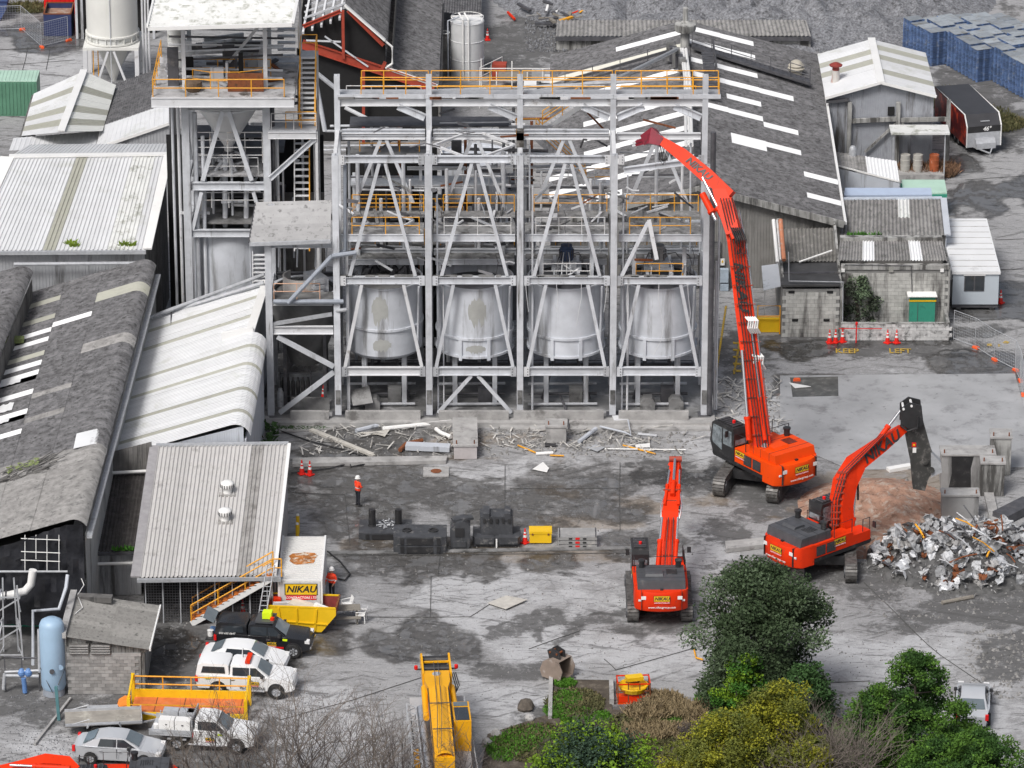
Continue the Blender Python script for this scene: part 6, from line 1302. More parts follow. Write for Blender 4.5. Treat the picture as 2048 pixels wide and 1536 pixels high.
for k in range(8): p=bp[0].lerp(bp[3],k/8+.05)+V((0,-.35,.4)); b=B(); b.bar(p+V((-.5,0,0)),p+V((.5,0,0)),.09,.08); ob('hose_clamp',b,REDST,g,world=True)
b=B(); p=PY(1351,918,-25.4); b.tube([p+V((-.35,0,0)),p+V((.35,0,0))],.16,12); ob('pivot_pin',b,REDST,g,world=True)
p=PY(1352,985,-23.6); tapered(g,'quick_hitch',[p,p+V((.0,.3,-1.0))],[.6,.5],[.6,.5],MBLACK,(0,-1,0))
# --- machine with crusher
c0=P(1652,1168); ctr=V((c0.x,c0.y+2.6,0))
g=excavator('orange excavator with lettered boom and black concrete crusher, beside scrap heap',ctr,R(40),R(88),1.05,None,None,2.95)
bp=[PY(1688,1075,-26.4),PY(1682,1010,-26.0),PY(1690,965,-25.6),PY(1712,925,-25.0),PY(1760,890,-23.9),PY(1806,856,-22.8)]
tapered(g,'boom',bp,[.8,.85,.85,.8,.7,.45],[.95,1.15,1.25,1.2,1.0,.6],ORANGE,(.6,-.7,.45))
ram(g,PY(1700,1095,-26.6),PY(1712,965,-25.6),.16,f=.45); ram(g,PY(1752,885,-24.4),PY(1800,822,-23.2),.15,f=.5)
boomtext(g,ctr,bp[3],bp[5],(.6,-.7,.45),.62,.78,1.15,.42)
for k in range(5): hose(g,[PY(1664+k*3,1050,-26.8),PY(1666+k*3,1000,-26.6),PY(1682+k*3,945,-26.2),PY(1712+k*3,915,-25.6),PY(1762+k*2,868,-24.4)],.03,[MBLACK,ORANGE][k%2])
for k in range(9): p=PY(1668,1050,-26.8).lerp(PY(1684,945,-26.2),k/8); b=B(); b.box(p,(.5,.2,.08)); ob('hose_clamp',b,REDST,g,world=True)
hose(g,[PY(1705,955,-25.5),PY(1716,970,-25.6),PY(1716,1000,-25.7)],.06,RUBBER)
# crusher bracket and body
cr=B(); 
for s in(-.42,.42):
    cr.prism([PY(1800,845,-22.9)+V((0,s,0)),PY(1801,812,-22.9)+V((0,s,0)),PY(1818,800,-22.9)+V((0,s,0)),PY(1842,806,-22.9)+V((0,s,0)),PY(1846,842,-22.9)+V((0,s,0)),PY(1828,856,-22.9)+V((0,s,0))],(0,.1,0))
cb=ob('crusher_bracket',cr,MBLACK,g,world=True)
b=B(); b.box(PY(1822,838,-22.5),(1.0,.7,.8)); ob('bracket_core',b,MBLACK,cb)
for px,py in((1806,812),(1822,806)): b=B(); q=PY(px,py,-22.9); b.tube([q+V((0,-.5,0)),q+V((0,.6,0))],.07,10); ob('pin',b,REFLW,cb)
CRM=mat('dusty_black_crusher',(.05,.05,.048),.6,0,.3,2,(.20,.19,.18),.52,2)
cj=B(); cj.prism([PY(1808,858,-23)+V((0,0,0)),PY(1846,842,-23),PY(1862,900,-23),PY(1872,930,-23),PY(1856,960,-23),PY(1850,982,-23),PY(1826,978,-23),PY(1822,930,-23),PY(1814,890,-23)],(0,.75,0)); cj=ob('crusher_arm',cj,CRM,g,world=True)
b=B(); b.prism([PY(1862,905,-23.05),PY(1882,925,-23.05),PY(1884,945,-23.05),PY(1862,955,-23.05)],(0,.5,0)); ob('crusher_jaw',b,GALV,cj)
for (px,py) in((1862,940),(1850,922)): b=B(); q=PY(px,py,-23.06); b.tube([q,q+V((0,-.08,0))],.2,14); ob('pivot_boss',b,CRM,cj)
b=B(); p,q=PY(1824,885,-23.02),PY(1832,894,-23.02); b.bb(p.x,-23.03,q.z,q.x,-23.005,p.z); ob('warning_label',b,REDP,cj); b=B(); b.bb(p.x+.05,-23.04,q.z-.35,q.x+.02,-23.005,q.z-.05); ob('white_label',b,WHITEP,cj); b=B(); b.bb(p.x+.06,-23.045,q.z+.08,q.x-.06,-23.03,p.z-.08); ob('yellow_label',b,YELLOW,cj)
for k in range(2): hose(g,[PY(1800,850,-23.3),PY(1815,862,-23.5),PY(1834,856,-23.5),PY(1836,832+k*6,-23.4)],.05)
# --- fourth machine, cut by the lower left edge
c0=P(232,1628); ctr=V((c0.x,c0.y,0))
g=excavator('orange excavator mostly out of frame, curved boom low at bottom-left corner',ctr,R(180),R(178),.95,None,None,2.9,False)
bp=[P(160,1560,2.6),P(132,1532,2.9),P(92,1528,2.9),P(40,1538,2.6),P(-30,1552,2.2)]
tapered(g,'boom',bp,[.7,.7,.7,.6,.5],[.6,.8,.8,.6,.5],ORANGE,(0,-.3,1)); ram(g,P(140,1536,3.2),P(20,1530,3.0),.12,f=.6)
# ---------------------------------------------------------------- road vehicles
def wheel(par,x,y,r,w=.22,dark=False):
    s=math.copysign(1,y); ty=B(); ty.lathe((0,0,0),[(r*.62,-w/2),(r*.95,-w/2),(r,-w/2+.04),(r,w/2-.04),(r*.95,w/2),(r*.62,w/2)],22,cap=False)
    Rm=Matrix.Rotation(math.pi/2,3,'X'); ty.v=[Rm@p+V((x,y,r)) for p in ty.v]; t=ob('wheel',ty,RUBBER,par,sm=True)
    b=B(); b.lathe((0,0,0),[(r*.63,-w/2*.6),(r*.63,w/2*.55),(r*.5,w/2*.45),(.001,w/2*.5)] if s<0 else [(r*.63,w/2*.6),(r*.63,-w/2*.55),(r*.5,-w/2*.45),(.001,-w/2*.5)],16,cap=False); b.v=[Rm@p+V((x,y,r)) for p in b.v]; ob('rim',b,MBLACK if dark else GALV,t,sm=True)
    for k in range(6):
        a=k*math.pi/3; b=B(); yy=y+s*w*.3; b.bar((x+math.cos(a)*r*.1,yy,r+math.sin(a)*r*.1),(x+math.cos(a)*r*.6,yy,r+math.sin(a)*r*.6),.06,.03,(0,1,0)); ob('spoke',b,STEELW if dark else CHROME,t)
def shell(pts,hw): # outline x,z with half-width depending on height
    b=B(); n=len(pts); L=[V((x,-hw(x,z),z)) for x,z in pts]; Rr=[V((x,hw(x,z),z)) for x,z in pts]
    L2=[V((x,-hw(x,z)*.8,z)) for x,z in pts]; R2=[V((x,hw(x,z)*.8,z)) for x,z in pts]
    cx=sum(p[0] for p in pts)/n; cz=sum(p[1] for p in pts)/n
    sh=lambda p,k: V((cx+(p.x-cx)*k,p.y,cz+(p.z-cz)*k))
    b.v=[sh(p,.985) for p in L]+L2+R2+[sh(p,.985) for p in Rr]
    for a in range(3): b.f+=[(a*n+i,a*n+(i+1)%n,(a+1)*n+(i+1)%n,(a+1)*n+i) for i in range(n)]
    b.f+=[tuple(range(n-1,-1,-1)),tuple(range(3*n,4*n))]; b.sm=True; return b
def glassq(par,nm,pts,n,mt=None):
    b=B(); pts=[V(p) for p in pts]; b.prism(pts,V(n)*.012); ob(nm,b,mt or GLASSD,par)
def lamps(g,xf,zf_,xr,zr,hw):
    for s in(-1,1):
        b=B(); b.side([(xf-.28,zf_-.06),(xf+.0,zf_-.08),(xf-.02,zf_+.08),(xf-.3,zf_+.1)],s*hw*.62,s*(hw-.02)); ob('headlight',b,REFLW,g)
        b=B(); b.side([(xr,zr-.15),(xr+.14,zr-.15),(xr+.14,zr+.16),(xr,zr+.14)],s*(hw*.8),s*(hw-.0)); ob('tail_light',b,REDP,g)
        b=B(); b.side([(xf-1.7,zf_+.28),(xf-1.55,zf_+.28),(xf-1.55,zf_+.44),(xf-1.7,zf_+.44)],s*hw,s*(hw+.18)); ob('mirror',b,g.get('_') or MBLACK,g)
def sedan(label,loc,rz,paint):
    g=thing('parked_car',label,'car',loc,rz,'parked vehicles')
    hw=lambda x,z:.89-(.05 if z<.4 else 0)-max(0,abs(x)-1.7)*.22
    ob('body',shell([(-2.28,.32),(-1.75,.25),(1.8,.25),(2.25,.3),(2.32,.5),(2.25,.66),(1.95,.8),(1.1,.95),(.0,.98),(-1.5,1.0),(-2.1,.98),(-2.32,.86),(-2.34,.55)],hw),paint,g)
    gh=lambda x,z:.80-(z-.95)*.38
    c=ob('cabin',shell([(1.25,.93),(.95,1.12),(.38,1.40),(.0,1.46),(-.7,1.45),(-1.15,1.34),(-1.85,1.0),(-1.8,.93)],gh),paint,g)
    glassq(c,'windscreen',[(1.12,-.66,1.05),(1.12,.66,1.05),(.45,.58,1.40),(.45,-.58,1.40)],(.5,0,.85),GLASSL); glassq(c,'rear_window',[(-1.78,.66,1.06),(-1.78,-.66,1.06),(-1.18,-.56,1.37),(-1.18,.56,1.37)],(-.5,0,.85),GLASSL)
    for s in(-1,1):
        y0,y1=s*.812,s*.652
        for x0,x1,x2,x3 in((.98,.02,.02,.36),(-.04,-1.0,-.86,-.04)) : glassq(c,'side_window',[(x0,y0-s*.02,1.0),(x1,y0-s*.02,1.0),(x2,y1+s*.02,1.38),(x3,y1+s*.02,1.38)],(0,s,.3))
        for x in(-.0,): b=B(); b.bb(x-.012,s*.885,.4,x+.012,s*.9,.95); ob('door_gap',b,MGREY,g)
        for x in(.25,-.75): b=B(); b.bb(x-.2,s*.885,.8,x-.02,s*.91,.84); ob('door_handle',b,paint,g)
        for x in(1.42,-1.38): wheel(g,x,s*.86,.32,.2)
        for x in(1.42,-1.38): b=B(); b.lathe((0,0,0),[(.36,-.02),(.36,.02)],16); b.v=[Matrix.Rotation(math.pi/2,3,'X')@p+V((x,s*.872,.34)) for p in b.v]; ob('wheel_arch',b,MBLACK,g)
    lamps(g,2.28,.66,-2.33,.82,.84); b=B(); b.side([(2.2,.32),(2.33,.34),(2.34,.46),(2.2,.48)],-.5,.5); ob('grille',b,MBLACK,g); return g
def ute(label,loc,rz,paint,canopy=True,black=False,flat=False):
    g=thing('pickup_truck',label,'pickup truck',loc,rz,'parked vehicles')
    hw=lambda x,z:.90-max(0,abs(x)-2.1)*.15
    tail=-2.6 if not flat else -.55
    ob('body',shell([(tail,.55),(tail+.1,.42),(2.3,.38),(2.62,.45),(2.66,.75),(2.55,.95),(2.3,1.07),(1.3,1.16),(-.6 if not flat else -.4,1.18),(tail,1.18)],hw),paint,g)
    back=-.75 if not flat else -.45
    gh=lambda x,z:.82-(z-1.1)*.22
    c=ob('cabin',shell([(1.42,1.1),(1.2,1.25),(.62,1.68),(.4,1.76),(back+.15,1.77),(back,1.7),(back-.03,1.1)],gh),paint,g)
    glassq(c,'windscreen',[(1.3,-.68,1.22),(1.3,.68,1.22),(.70,.6,1.66),(.70,-.6,1.66)],(.55,0,.8),GLASSL); glassq(c,'rear_window',[(back-.03,.6,1.3),(back-.03,-.6,1.3),(back-.01,-.58,1.62),(back-.01,.58,1.62)],(-1,0,0))
    for s in(-1,1):
        spans=((1.12,.32,.32,.62),(.26,-.62,-.62,.26)) if not flat else ((1.12,-.3,-.3,.62),)
        for x0,x1,x2,x3 in spans: glassq(c,'side_window',[(x0,s*.815,1.2),(x1,s*.815,1.2),(x2,s*.715,1.64),(x3,s*.715,1.64)],(0,s,.2))
        for x in ((.3,-.72) if not flat else (-.38,)): b=B(); b.bb(x-.012,s*.895,.5,x+.012,s*.91,1.15); ob('door_gap',b,MGREY,g)
        for x in((.5,-.45) if not flat else (0,)): b=B(); b.bb(x-.25,s*.9,.98,x-.05,s*.925,1.02); ob('door_handle',b,CHROME,g)
        for x in(1.72,-1.4): wheel(g,x,s*.86,.39,.26)
        for x in(1.72,)+(() if flat else (-1.4,)): b=B(); b.lathe((0,0,0),[(.46,-.02),(.46,.02)],16); b.v=[Matrix.Rotation(math.pi/2,3,'X')@p+V((x,s*.888,.42)) for p in b.v]; ob('wheel_arch',b,MBLACK,g)
        b=B(); b.tube([(1.1,s*.95,.42),(-.8,s*.95,.42)],.05,8); ob('side_step',b,GALV,g)
    if canopy:
        cc=ob('canopy',shell([(-.8,1.16),(-.84,1.72),(-.95,1.8),(-2.3,1.82),(-2.5,1.72),(-2.6,1.16)],lambda x,z:.83-(z-1.1)*.12),paint,g)
        for s in(-1,1): glassq(cc,'canopy_window',[(-1.0,s*.815,1.3),(-2.3,s*.815,1.3),(-2.2,s*.775,1.66),(-1.05,s*.775,1.66)],(0,s,.12))
    lamps(g,2.6,.92,tail-.02,.95,.88)
    b=B(); b.side([(2.5,.5),(2.68,.52),(2.68,.66),(2.5,.66)],-.8,.8); ob('bumper',b,CHROME if black or flat else paint,g)
    return g
def vloc(pxc,py): q=P(pxc,py); return V((q.x,q.y+.85,0))
u1=ute('black double-cab pickup with canopy and roof ladder rack, nearest the yellow skip',vloc(528,1312),R(-7),KCAR,True,True)
nikau_plate(u1,(.55,-.915,.78),(1,0,0),(0,-1,0),.5); b=B(); b.bb(-1.8,-.915,.52,1.2,-.905,.62); ob('red_stripe',b,REDP,u1)
b=B(); b.bb(1.15,-.915,.98,1.4,-.905,1.1); ob('lime_tag',b,LIME,u1); text('020 635 0647',.16,WHITEP,u1,frame_m((-1.9,-.83,1.22),(1,0,0),(0,-1,0)))
b=B(); b.box((.1,0,1.86),(1.0,1.2,.1)); ob('roof_rack',b,MGREY,u1); b=B(); b.box((.2,-.05,2.12),(.5,.5,.36)); ob('lime_box',b,LIME,u1); b=B(); b.lathe((.5,-.3,1.9),[(.12,0),(.12,.16),(.04,.2)],10); ob('beacon',b,ORANGE,u1)
b=B(); b.prism([(-2.62,-.75,1.75),(-2.62,.75,1.75),(-3.2,.75,2.05),(-3.2,-.75,2.05)],(0,0,.03)); ob('open_tailgate_window',b,GLASSL,u1); b=B(); b.bb(-3.1,-.8,.75,-2.62,.8,.8); ob('open_tailgate',b,MBLACK,u1)
b=B(); b.lathe((-2.9,-.3,.8),[(.16,0),(.16,.3),(.18,.32),(.01,.34)],12); ob('white_bucket',b,WHITEP,u1); b=B(); b.box((-2.85,.2,.92),(.3,.4,.24)); ob('cool_box',b,mat('blue_box',(.1,.2,.4),.5),u1)
sedan('white saloon car parked between the black pickup and the pilot pickup',vloc(490,1349),R(-9),WCAR)
u2=ute('white pilot pickup with orange roof light and name plates, behind yellow cradle',vloc(492,1394),R(-6),WCAR,True)
nikau_plate(u2,(.55,-.915,.84),(1,0,0),(0,-1,0),.5); text('PILOT VEHICLE',.2,MBLACK,u2,frame_m((.45,-.92,.55),(1,0,0),(0,-1,0)))
b=B(); b.box((.15,0,1.88),(.25,1.1,.14)); ob('orange_light_bar',b,ORANGE,u2); b=B(); b.tube([(-.2,.3,1.78),(-.2,.3,2.3)],.02,6); ob('aerial',b,MBLACK,u2); b=B(); b.bb(-2.1,-.915,1.0,-1.8,-.905,1.1); ob('lime_tag',b,LIME,u2)
u3=ute('white flatbed pickup with aluminium toolboxes towing the tandem trailer',vloc(412,1503),R(-8),WCAR,False,False,True)
b=B(); b.bb(-2.85,-.95,.82,-.6,.95,.9); tr=ob('tray',b,GALV,u3)
for s in(-1,1):
    for z in(.98,1.12): b=B(); b.bb(-2.85,s*.93,z-.05,-.6,s*.96,z+.05); ob('tray_side',b,GALV,tr)
for k in range(4): b=B(); b.bb(-2.8+k*.7,-.955,.9,-2.74+k*.7,-.935,1.16); ob('tray_stake',b,GALV,tr)
b=B(); b.bb(-.62,-.9,.9,-.56,.9,1.9); ob('headboard',b,GALV,tr)
for y in(-.55,.5):
    for k in range(2): b=B(); b.box((-1.95+k*.85,y,1.3),(.8,.55,.7)); tb=ob('toolbox',b,WHITEP if y<0 else GALV,tr); b=B(); b.box((-1.95+k*.85,y-.29,1.4),(.1,.03,.05)); ob('latch',b,STEELD,tb)
b=B(); b.lathe((-2.55,-.5,.9),[(.14,0),(.14,.35),(.05,.4)],10); ob('white_drum',b,WHITEP,tr); b=B(); b.box((-.9,.5,1.5),(.35,.5,.3)); ob('red_bag',b,REDP,tr); nikau_plate(u3,(.35,-.915,.75),(1,0,0),(0,-1,0),.45); b=B(); b.bb(.75,-.915,.98,1.0,-.905,1.08); ob('lime_tag',b,LIME,u3)
for s in(-1,1): b=B(); b.bb(-1.9,s*.72,.6,-.9,s*.95,.64); ob('mudguard',b,GALV,u3)
sedan('silver saloon car parked nearest the lower left corner',vloc(238,1531),R(-7),SCAR)
# tandem trailer
tl=thing('tandem_trailer','flat galvanised tandem-axle car trailer hitched behind the flatbed pickup','trailer',vloc(205,1470),R(6))
b=B(); b.bb(-2.0,-.85,.52,2.0,.85,.6); ob('deck',b,mat('worn_deck',(.3,.28,.25),.8,0,.2,1.5,(.5,.48,.42),.56,1),tl)
for s in(-1,1):
    b=B(); b.bb(-2.0,s*.88-.03,.6,2.0,s*.88+.03,.74); ob('side_rail',b,GALV,tl)
    for x in(-.4,.4): wheel(tl,x,s*1.0,.3,.18)
    b=B(); b.side([(-.85,.55),(-.75,.72),(.75,.72),(.85,.55),(.9,.55),(.78,.77),(-.78,.77),(-.9,.55)],s*.9,s*1.15); ob('mudguard',b,GALV,tl)
    b=B(); b.tube([(-2.0,s*.88,.62),(-.75,s*.88,.95),(-.75,s*.88,.75)],.025,6); ob('ramp_rail',b,GALV,tl)
b=B(); b.bb(1.95,-.85,.6,2.0,.85,.85); ob('front_rail',b,GALV,tl); 
for s in(-1,1): b=B(); b.bar((2.0,s*.6,.5),(3.3,0,.46),.08); ob('drawbar',b,GALV,tl)
b=B(); b.tube([(3.0,.15,.05),(3.0,.15,.8)],.04,8); ob('jockey_stand',b,GALV,tl)
# car hidden behind the conifer
cx_=P(1950,1450); sedan('silver hatchback half hidden behind the right-hand conifer',V((cx_.x,cx_.y+1.5,0)),R(84),SCAR)
# event trailer top right
q=P(1958,322); et=thing('box_trailer','black and silver box trailer with flame artwork side and number sign','trailer',(q.x,q.y+3.4,0),R(104)); 
ETM=mat('flame_artwork',(.10,.012,.012),.35,0,.4,1.2,(.55,.06,.02),.5,1.1,dirt2=(.7,.3,.03),d2a=.66,d2s=1.3)
b=B(); b.side([(-5.2,.5),(1.8,.5),(1.8,2.0),(1.2,2.7),(-5.2,2.7)],-1.25,1.25); rot=Matrix.Rotation(math.pi,3,'Z'); b.v=[rot@p for p in b.v]; bd=ob('body',b,mat('charcoal_panel',(.045,.045,.05),.45,0,.15,1),et)
def etp(nm,x0,y0,z0,x1,y1,z1,m,par=None): bq=B(); bq.bb(x0,y0,z0,x1,y1,z1); return ob(nm,bq,m,par or et)
etp('silver_front',-1.83,-1.2,.5,-1.8,1.2,1.55,GALV); etp('black_band',-1.84,-1.2,1.55,-1.8,1.2,2.0,MBLACK)
b=B(); b.side([(-1.8,.55),(5.1,.55),(5.1,2.6),(-1.2,2.6),(-1.78,2.0)],1.25,1.27); ob('artwork_panel',b,ETM,et)
b=B(); b.side([(-1.7,.5),(-2.35,.5),(-2.35,.9),(-2.1,1.15),(-1.83,1.15)],-.7,.7); ob('front_box',b,GALV,et)
for s in(-1,1):
    for pts in([(-1.82,s*1.24,.5),(-1.82,s*1.24,2.0),(-1.22,s*1.24,2.72),(5.2,s*1.24,2.72)],): b=B(); b.tube(pts,.05,6); ob('corner_trim',b,WHITEP,et)
    b=B(); b.bar((-1.8,s*.7,.5),(-3.2,0,.45),.08); ob('drawbar',b,GALV,et)
    for x in(.3,1.05): wheel(et,x,s*1.05,.32,.2)
etp('number_plate',-1.66,-.45,2.25,-1.4,.2,2.3,GALV); text('46°',.42,WHITEP,et,frame_m((-1.85,-.2,1.78),(0,-1,0),(-1,0,0)))
# ---------------------------------------------------------------- mobile crane
q=P(885,1420); cr=thing('mobile_crane','yellow mobile crane with telescopic boom pointing into the yard','crane',(q.x,q.y-5.9,0),R(94))
# x forward = away from the camera
b=B(); b.bb(-6,-1.35,.75,4.6,1.35,1.35); ob('chassis',b,MGREY,cr); b=B(); b.bb(-6,-1.4,1.35,4.4,1.4,1.5); ob('deck',b,mat('crane_deck',(.42,.42,.43),.6,0,.15,1),cr)
for x in(3.4,1.9,-3,-4.5):
    for s in(-1,1): wheel(cr,x,s*1.15,.6,.4)
BZ=3.0
tapered(cr,'outer_boom',[(-6.5,.15,BZ-.2),(-2,.1,BZ-.05),(1.5,.05,BZ)],[1.0,1.0,1.0],[1.1,1.1,1.05],YCRANE,(0,0,1),False)
tapered(cr,'inner_boom',[(1.5,.05,BZ),(2.2,.04,BZ),(3.6,.02,BZ+.05)],[1.02,1.3,1.3],[.9,.9,.7],YCRANE,(0,0,1),False)
b=B()
for k in range(13):
    a=math.pi*k/12; b.v+=[V((-6.4,.15+.46*math.cos(a),BZ+.22+.34*math.sin(a))),V((1.2,.05+.46*math.cos(a),BZ+.40+.30*math.sin(a)))]
b.f=[(2*i,2*i+1,2*i+3,2*i+2) for i in range(12)]; ob('boom_back',b,YCRANE,cr,sm=True)
for s in(-1,1):
    b=B(); b.side([(3.2,BZ-.3),(5.4,BZ-.2),(5.7,BZ+.25),(5.3,BZ+.6),(3.2,BZ+.45)],s*.72-.05,s*.72+.05); ob('head_plate',b,YCRANE,cr)
    b=B(); b.lathe((4.2,s*1.05,BZ+.2),[(.08,0),(.1,.05),(.1,.2),(.03,.24)],10); ob('red_lamp',b,REDP,cr); b=B(); b.tube([(4.2,s*.75,BZ+.2),(4.2,s*1.05,BZ+.2)],.05,6); ob('lamp_bracket',b,MBLACK,cr)
    b=B(); b.tube([(-.8,s*.78,BZ-.2),(2.6,s*.72,BZ-.1)],.16,10); ob('side_ram',b,YCRANE,cr,sm=True)
for x in(4.2,5.3): b=B(); b.tube([(x,-.66,BZ+.2),(x,.66,BZ+.2)],.22,14); ob('head_sheave',b,MBLACK,cr)
for x in(3.5,4.75): b=B(); b.bar((x,-.7,BZ+.35),(x,.7,BZ+.35),.12,.08); ob('head_crossbar',b,YCRANE,cr)
b=B(); b.lathe((3.1,.05,BZ+.42),[(.22,0),(.22,.04),(.01,.05)],14); ob('round_badge',b,GALV,cr)
for o_ in(-.1,.12): b=B(); b.tube([(4.3,o_,BZ+.55),(-2,o_+.15,BZ+.9),(-6.4,o_+.4,BZ+.85)],.02,5); ob('hoist_rope',b,STEELD,cr)
for x in(-1.0,-4.0): b=B(); b.bar((x,-.45,BZ+.74),(x,.62,BZ+.74),.05,.04); ob('boom_band',b,STEELD,cr)
# operator cab right of the boom
OX=1.5; cb=B(); cb.side([(-3.6+OX,1.5),(-1.2+OX,1.5),(-.9+OX,2.3),(-1.3+OX,3.2),(-3.6+OX,3.2)],-1.45,-.55); cb=ob('operator_cab',cb,YCRANE,cr)
b=B(); b.prism([(-3.5+OX,-1.36,3.21),(-2.0+OX,-1.36,3.21),(-2.0+OX,-.64,3.21),(-3.5+OX,-.64,3.21)],(0,0,.02)); ob('roof_window',b,GLASSD,cb); b=B(); b.prism([(-1.85+OX,-1.36,3.215),(-1.38+OX,-1.36,3.21),(-1.38+OX,-.64,3.21),(-1.85+OX,-.64,3.215)],(0,0,.02)); ob('upper_screen',b,GLASSL,cb); b=B(); b.prism([(-.93+OX,-1.38,2.35),(-.93+OX,-.62,2.35),(-1.25+OX,-.62,3.1),(-1.25+OX,-1.38,3.1)],(.02,0,0)); ob('front_screen',b,GLASSL,cb)
# fly jib lattice on the left
for z in(2.0,2.7):
    for y in(1.25,1.7): b=B(); b.bar((-6,y,z),(1.2,y,z),.07); ob('jib_chord',b,GALV,cr)
for k in range(16):
    x=-6+k*.45
    for y in(1.25,1.7): b=B(); b.bar((x,y,2.0 if k%2 else 2.7),(x+.45,y,2.7 if k%2 else 2.0),.045); ob('jib_lacing',b,GALV,cr)
    b=B(); b.bar((x,1.25 if k%2 else 1.7,2.7),(x+.45,1.7 if k%2 else 1.25,2.7),.045); ob('jib_lacing',b,GALV,cr)
b=B(); b.tube([(-6,.98,2.3),(1.2,.98,2.4)],.2,12); ob('jib_ram',b,MT['grey_pipe'],cr,sm=True)
b=B(); b.bb(-5,1.28,1.5,-2.5,1.6,1.9); ob('yellow_locker',b,YCRANE,cr)
for pts in([(2.2,-1.35,1.5),(2.2,-1.35,2.5),(-1,-1.35,2.5),(-1,-1.35,1.5)],[(-.2,-1.6,1.4),(-6,-1.6,1.9)],[(.5,-1.35,1.5),(.5,-1.35,2.5)]): b=B(); b.tube(pts,.04,6); ob('deck_rail',b,GALV,cr)
b=B(); b.bb(-.5,-1.35,1.5,2.3,-.8,1.56); ob('deck_plate',b,GALV,cr)
for x in(-5,-3.4,-1.8,-.2): b=B(); b.bb(x,-.46,BZ-.5,x+.06,.58,BZ-.3); ob('boom_collar',b,YCRANE,cr)
for s in(-1,1): b=B(); b.tube([(-6,s*.53+.1,BZ+.28),(1.4,s*.53+.05,BZ+.42)],.035,6); ob('boom_edge',b,MBLACK,cr)
b=B(); b.bb(4.35,-.6,BZ-.1,5.1,.6,BZ+.1); ob('head_guard',b,MBLACK,cr)
for k in range(3): b=B(); b.tube([(3.9,-.8-.1*k,BZ+.1),(3.2,-.95-.1*k,BZ-.3),(2.4,-.85,BZ-.5)],.03,6); ob('hose',b,MBLACK,cr)
# ---------------------------------------------------------------- yard objects
# shipping container with name plate
q=P(598,1242); yk=q.y; 
ct=thing('shipping_container','white site container with company sign and rust patch on its roof','container',(P(600,1160,2.6).x,P(600,1160,2.6).y,0))
L_,W_,H_=6.06,2.44,2.6
b=B(); b.bb(-W_/2+.05,.05,.1,W_/2-.05,L_-.05,H_-.05); ob('body',b,mat('container_white',(.62,.62,.61),.5,0,.06,1,(.35,.33,.3),.6,1,True),ct)
for k in range(22): b=B(); y=.15+k*.265; b.bb(-W_/2+.1,y,H_-.05,W_/2-.1,y+.14,H_-.01); ob('roof_rib',b,mat('rusting_roof',(.70,.69,.67),.5,0,.05,1,(.62,.58,.5),.6,1.2),ct)
pr=B(); n=16; pr.face([V((.05+.8*math.cos(2*math.pi*k/n)*(.8+.3*rnd.random()),2.9+1.0*math.sin(2*math.pi*k/n)*(.7+.4*rnd.random()),H_+.0)) for k in range(n)]); ob('rust_patch',pr,mat('roof_rust',(.42,.15,.03),.8,0,.5,2.5,(.66,.6,.5),.5,3),ct)
for x in(-W_/2,W_/2-.1):
    for y in(0,L_-.1): b=B(); b.bb(x,y,0,x+.1,y+.1,H_); ob('corner_post',b,WHITEP,ct)
    b=B(); b.bb(x,0.1,H_-.06,x+.1,L_-.1,H_); ob('top_rail',b,WHITEP,ct)
b=B(); b.bb(-W_/2+.1,0,H_-.1,W_/2-.1,.1,H_); ob('header',b,WHITEP,ct)
for k in range(2): b=B(); b.bb(-1.12+k*1.13,-.02,.15,-.02+k*1.12,.04,H_-.12); ob('end_door',b,mat('container_white',(.6,.6,.6)),ct)
nikau_plate(ct,(.05,-.03,H_-.55),(1,0,0),(0,-1,0),1.7); text('BULK DEMOLITION EX. 0800',.2,MBLACK,ct,frame_m((.05,-.03,H_-1.5),(1,0,0),(0,-1,0)))
for k in range(20):
    for x in(-W_/2+.03,W_/2-.03): b=B(); b.bb(x-.03,.2+k*.29,.15,x+.03,.34+k*.29,H_-.07); ob('side_rib',b,WHITEP,ct)
# yellow skip
sk0=P(605,1268); sp=thing('skip_bin','yellow skip bin full of rubbish in front of the container','skip',(sk0.x-.1,sk0.y+.1,0),R(-5))
SKY=YELLOW
def skipmesh(t=0):
    return [(-1.75+t,1.55),(1.95-t,1.55),(1.95-t,1.15),(1.15-t,.12+t),(-1.2+t,.12+t),(-1.75+t,.8)]
for y in(0,1.7): b=B(); b.side(skipmesh(),y-.03,y+.03); ob('side_plate',b,SKY if y==0 else mat('skip_inside',(.22,.04,.035),.7,0,.3,2),sp)
b=B(); o_=skipmesh()
for i in range(1,5): b.add([(o_[i][0],0,o_[i][1]),(o_[i+1][0],0,o_[i+1][1]),(o_[i+1][0],1.7,o_[i+1][1]),(o_[i][0],1.7,o_[i][1])],[(0,1,2,3)])
b.add([(o_[5][0],0,o_[5][1]),(o_[0][0],0,o_[0][1]),(o_[0][0],1.7,o_[0][1]),(o_[5][0],1.7,o_[5][1])],[(0,1,2,3)]); ob('floor_plate',b,mat('skip_inside',(.25,.05,.04),.7,0,.3,2),sp)
for x in(-1.2,-.2,.9): b=B(); b.bar((x,-.06,1.5),(x*.85,-.06,.2),.1,.08); ob('rib',b,SKY,sp)
for y in(0,1.7): b=B(); b.bar((-1.75,y,1.57),(1.95,y,1.57),.1,.07); ob('top_rail',b,SKY,sp)
b=B(); b.bar((-1.65,-.07,.75),(1.5,-.07,.6),.06,.06); ob('rib',b,SKY,sp)
b=B(); b.bar((1.95,0,1.57),(1.95,1.7,1.57),.1,.07); ob('top_rail',b,RUST,sp)
b=B(); b.bb(-1.6,.1,.7,1.5,1.6,.8); ob('rubbish_fill',b,WALLD,sp)
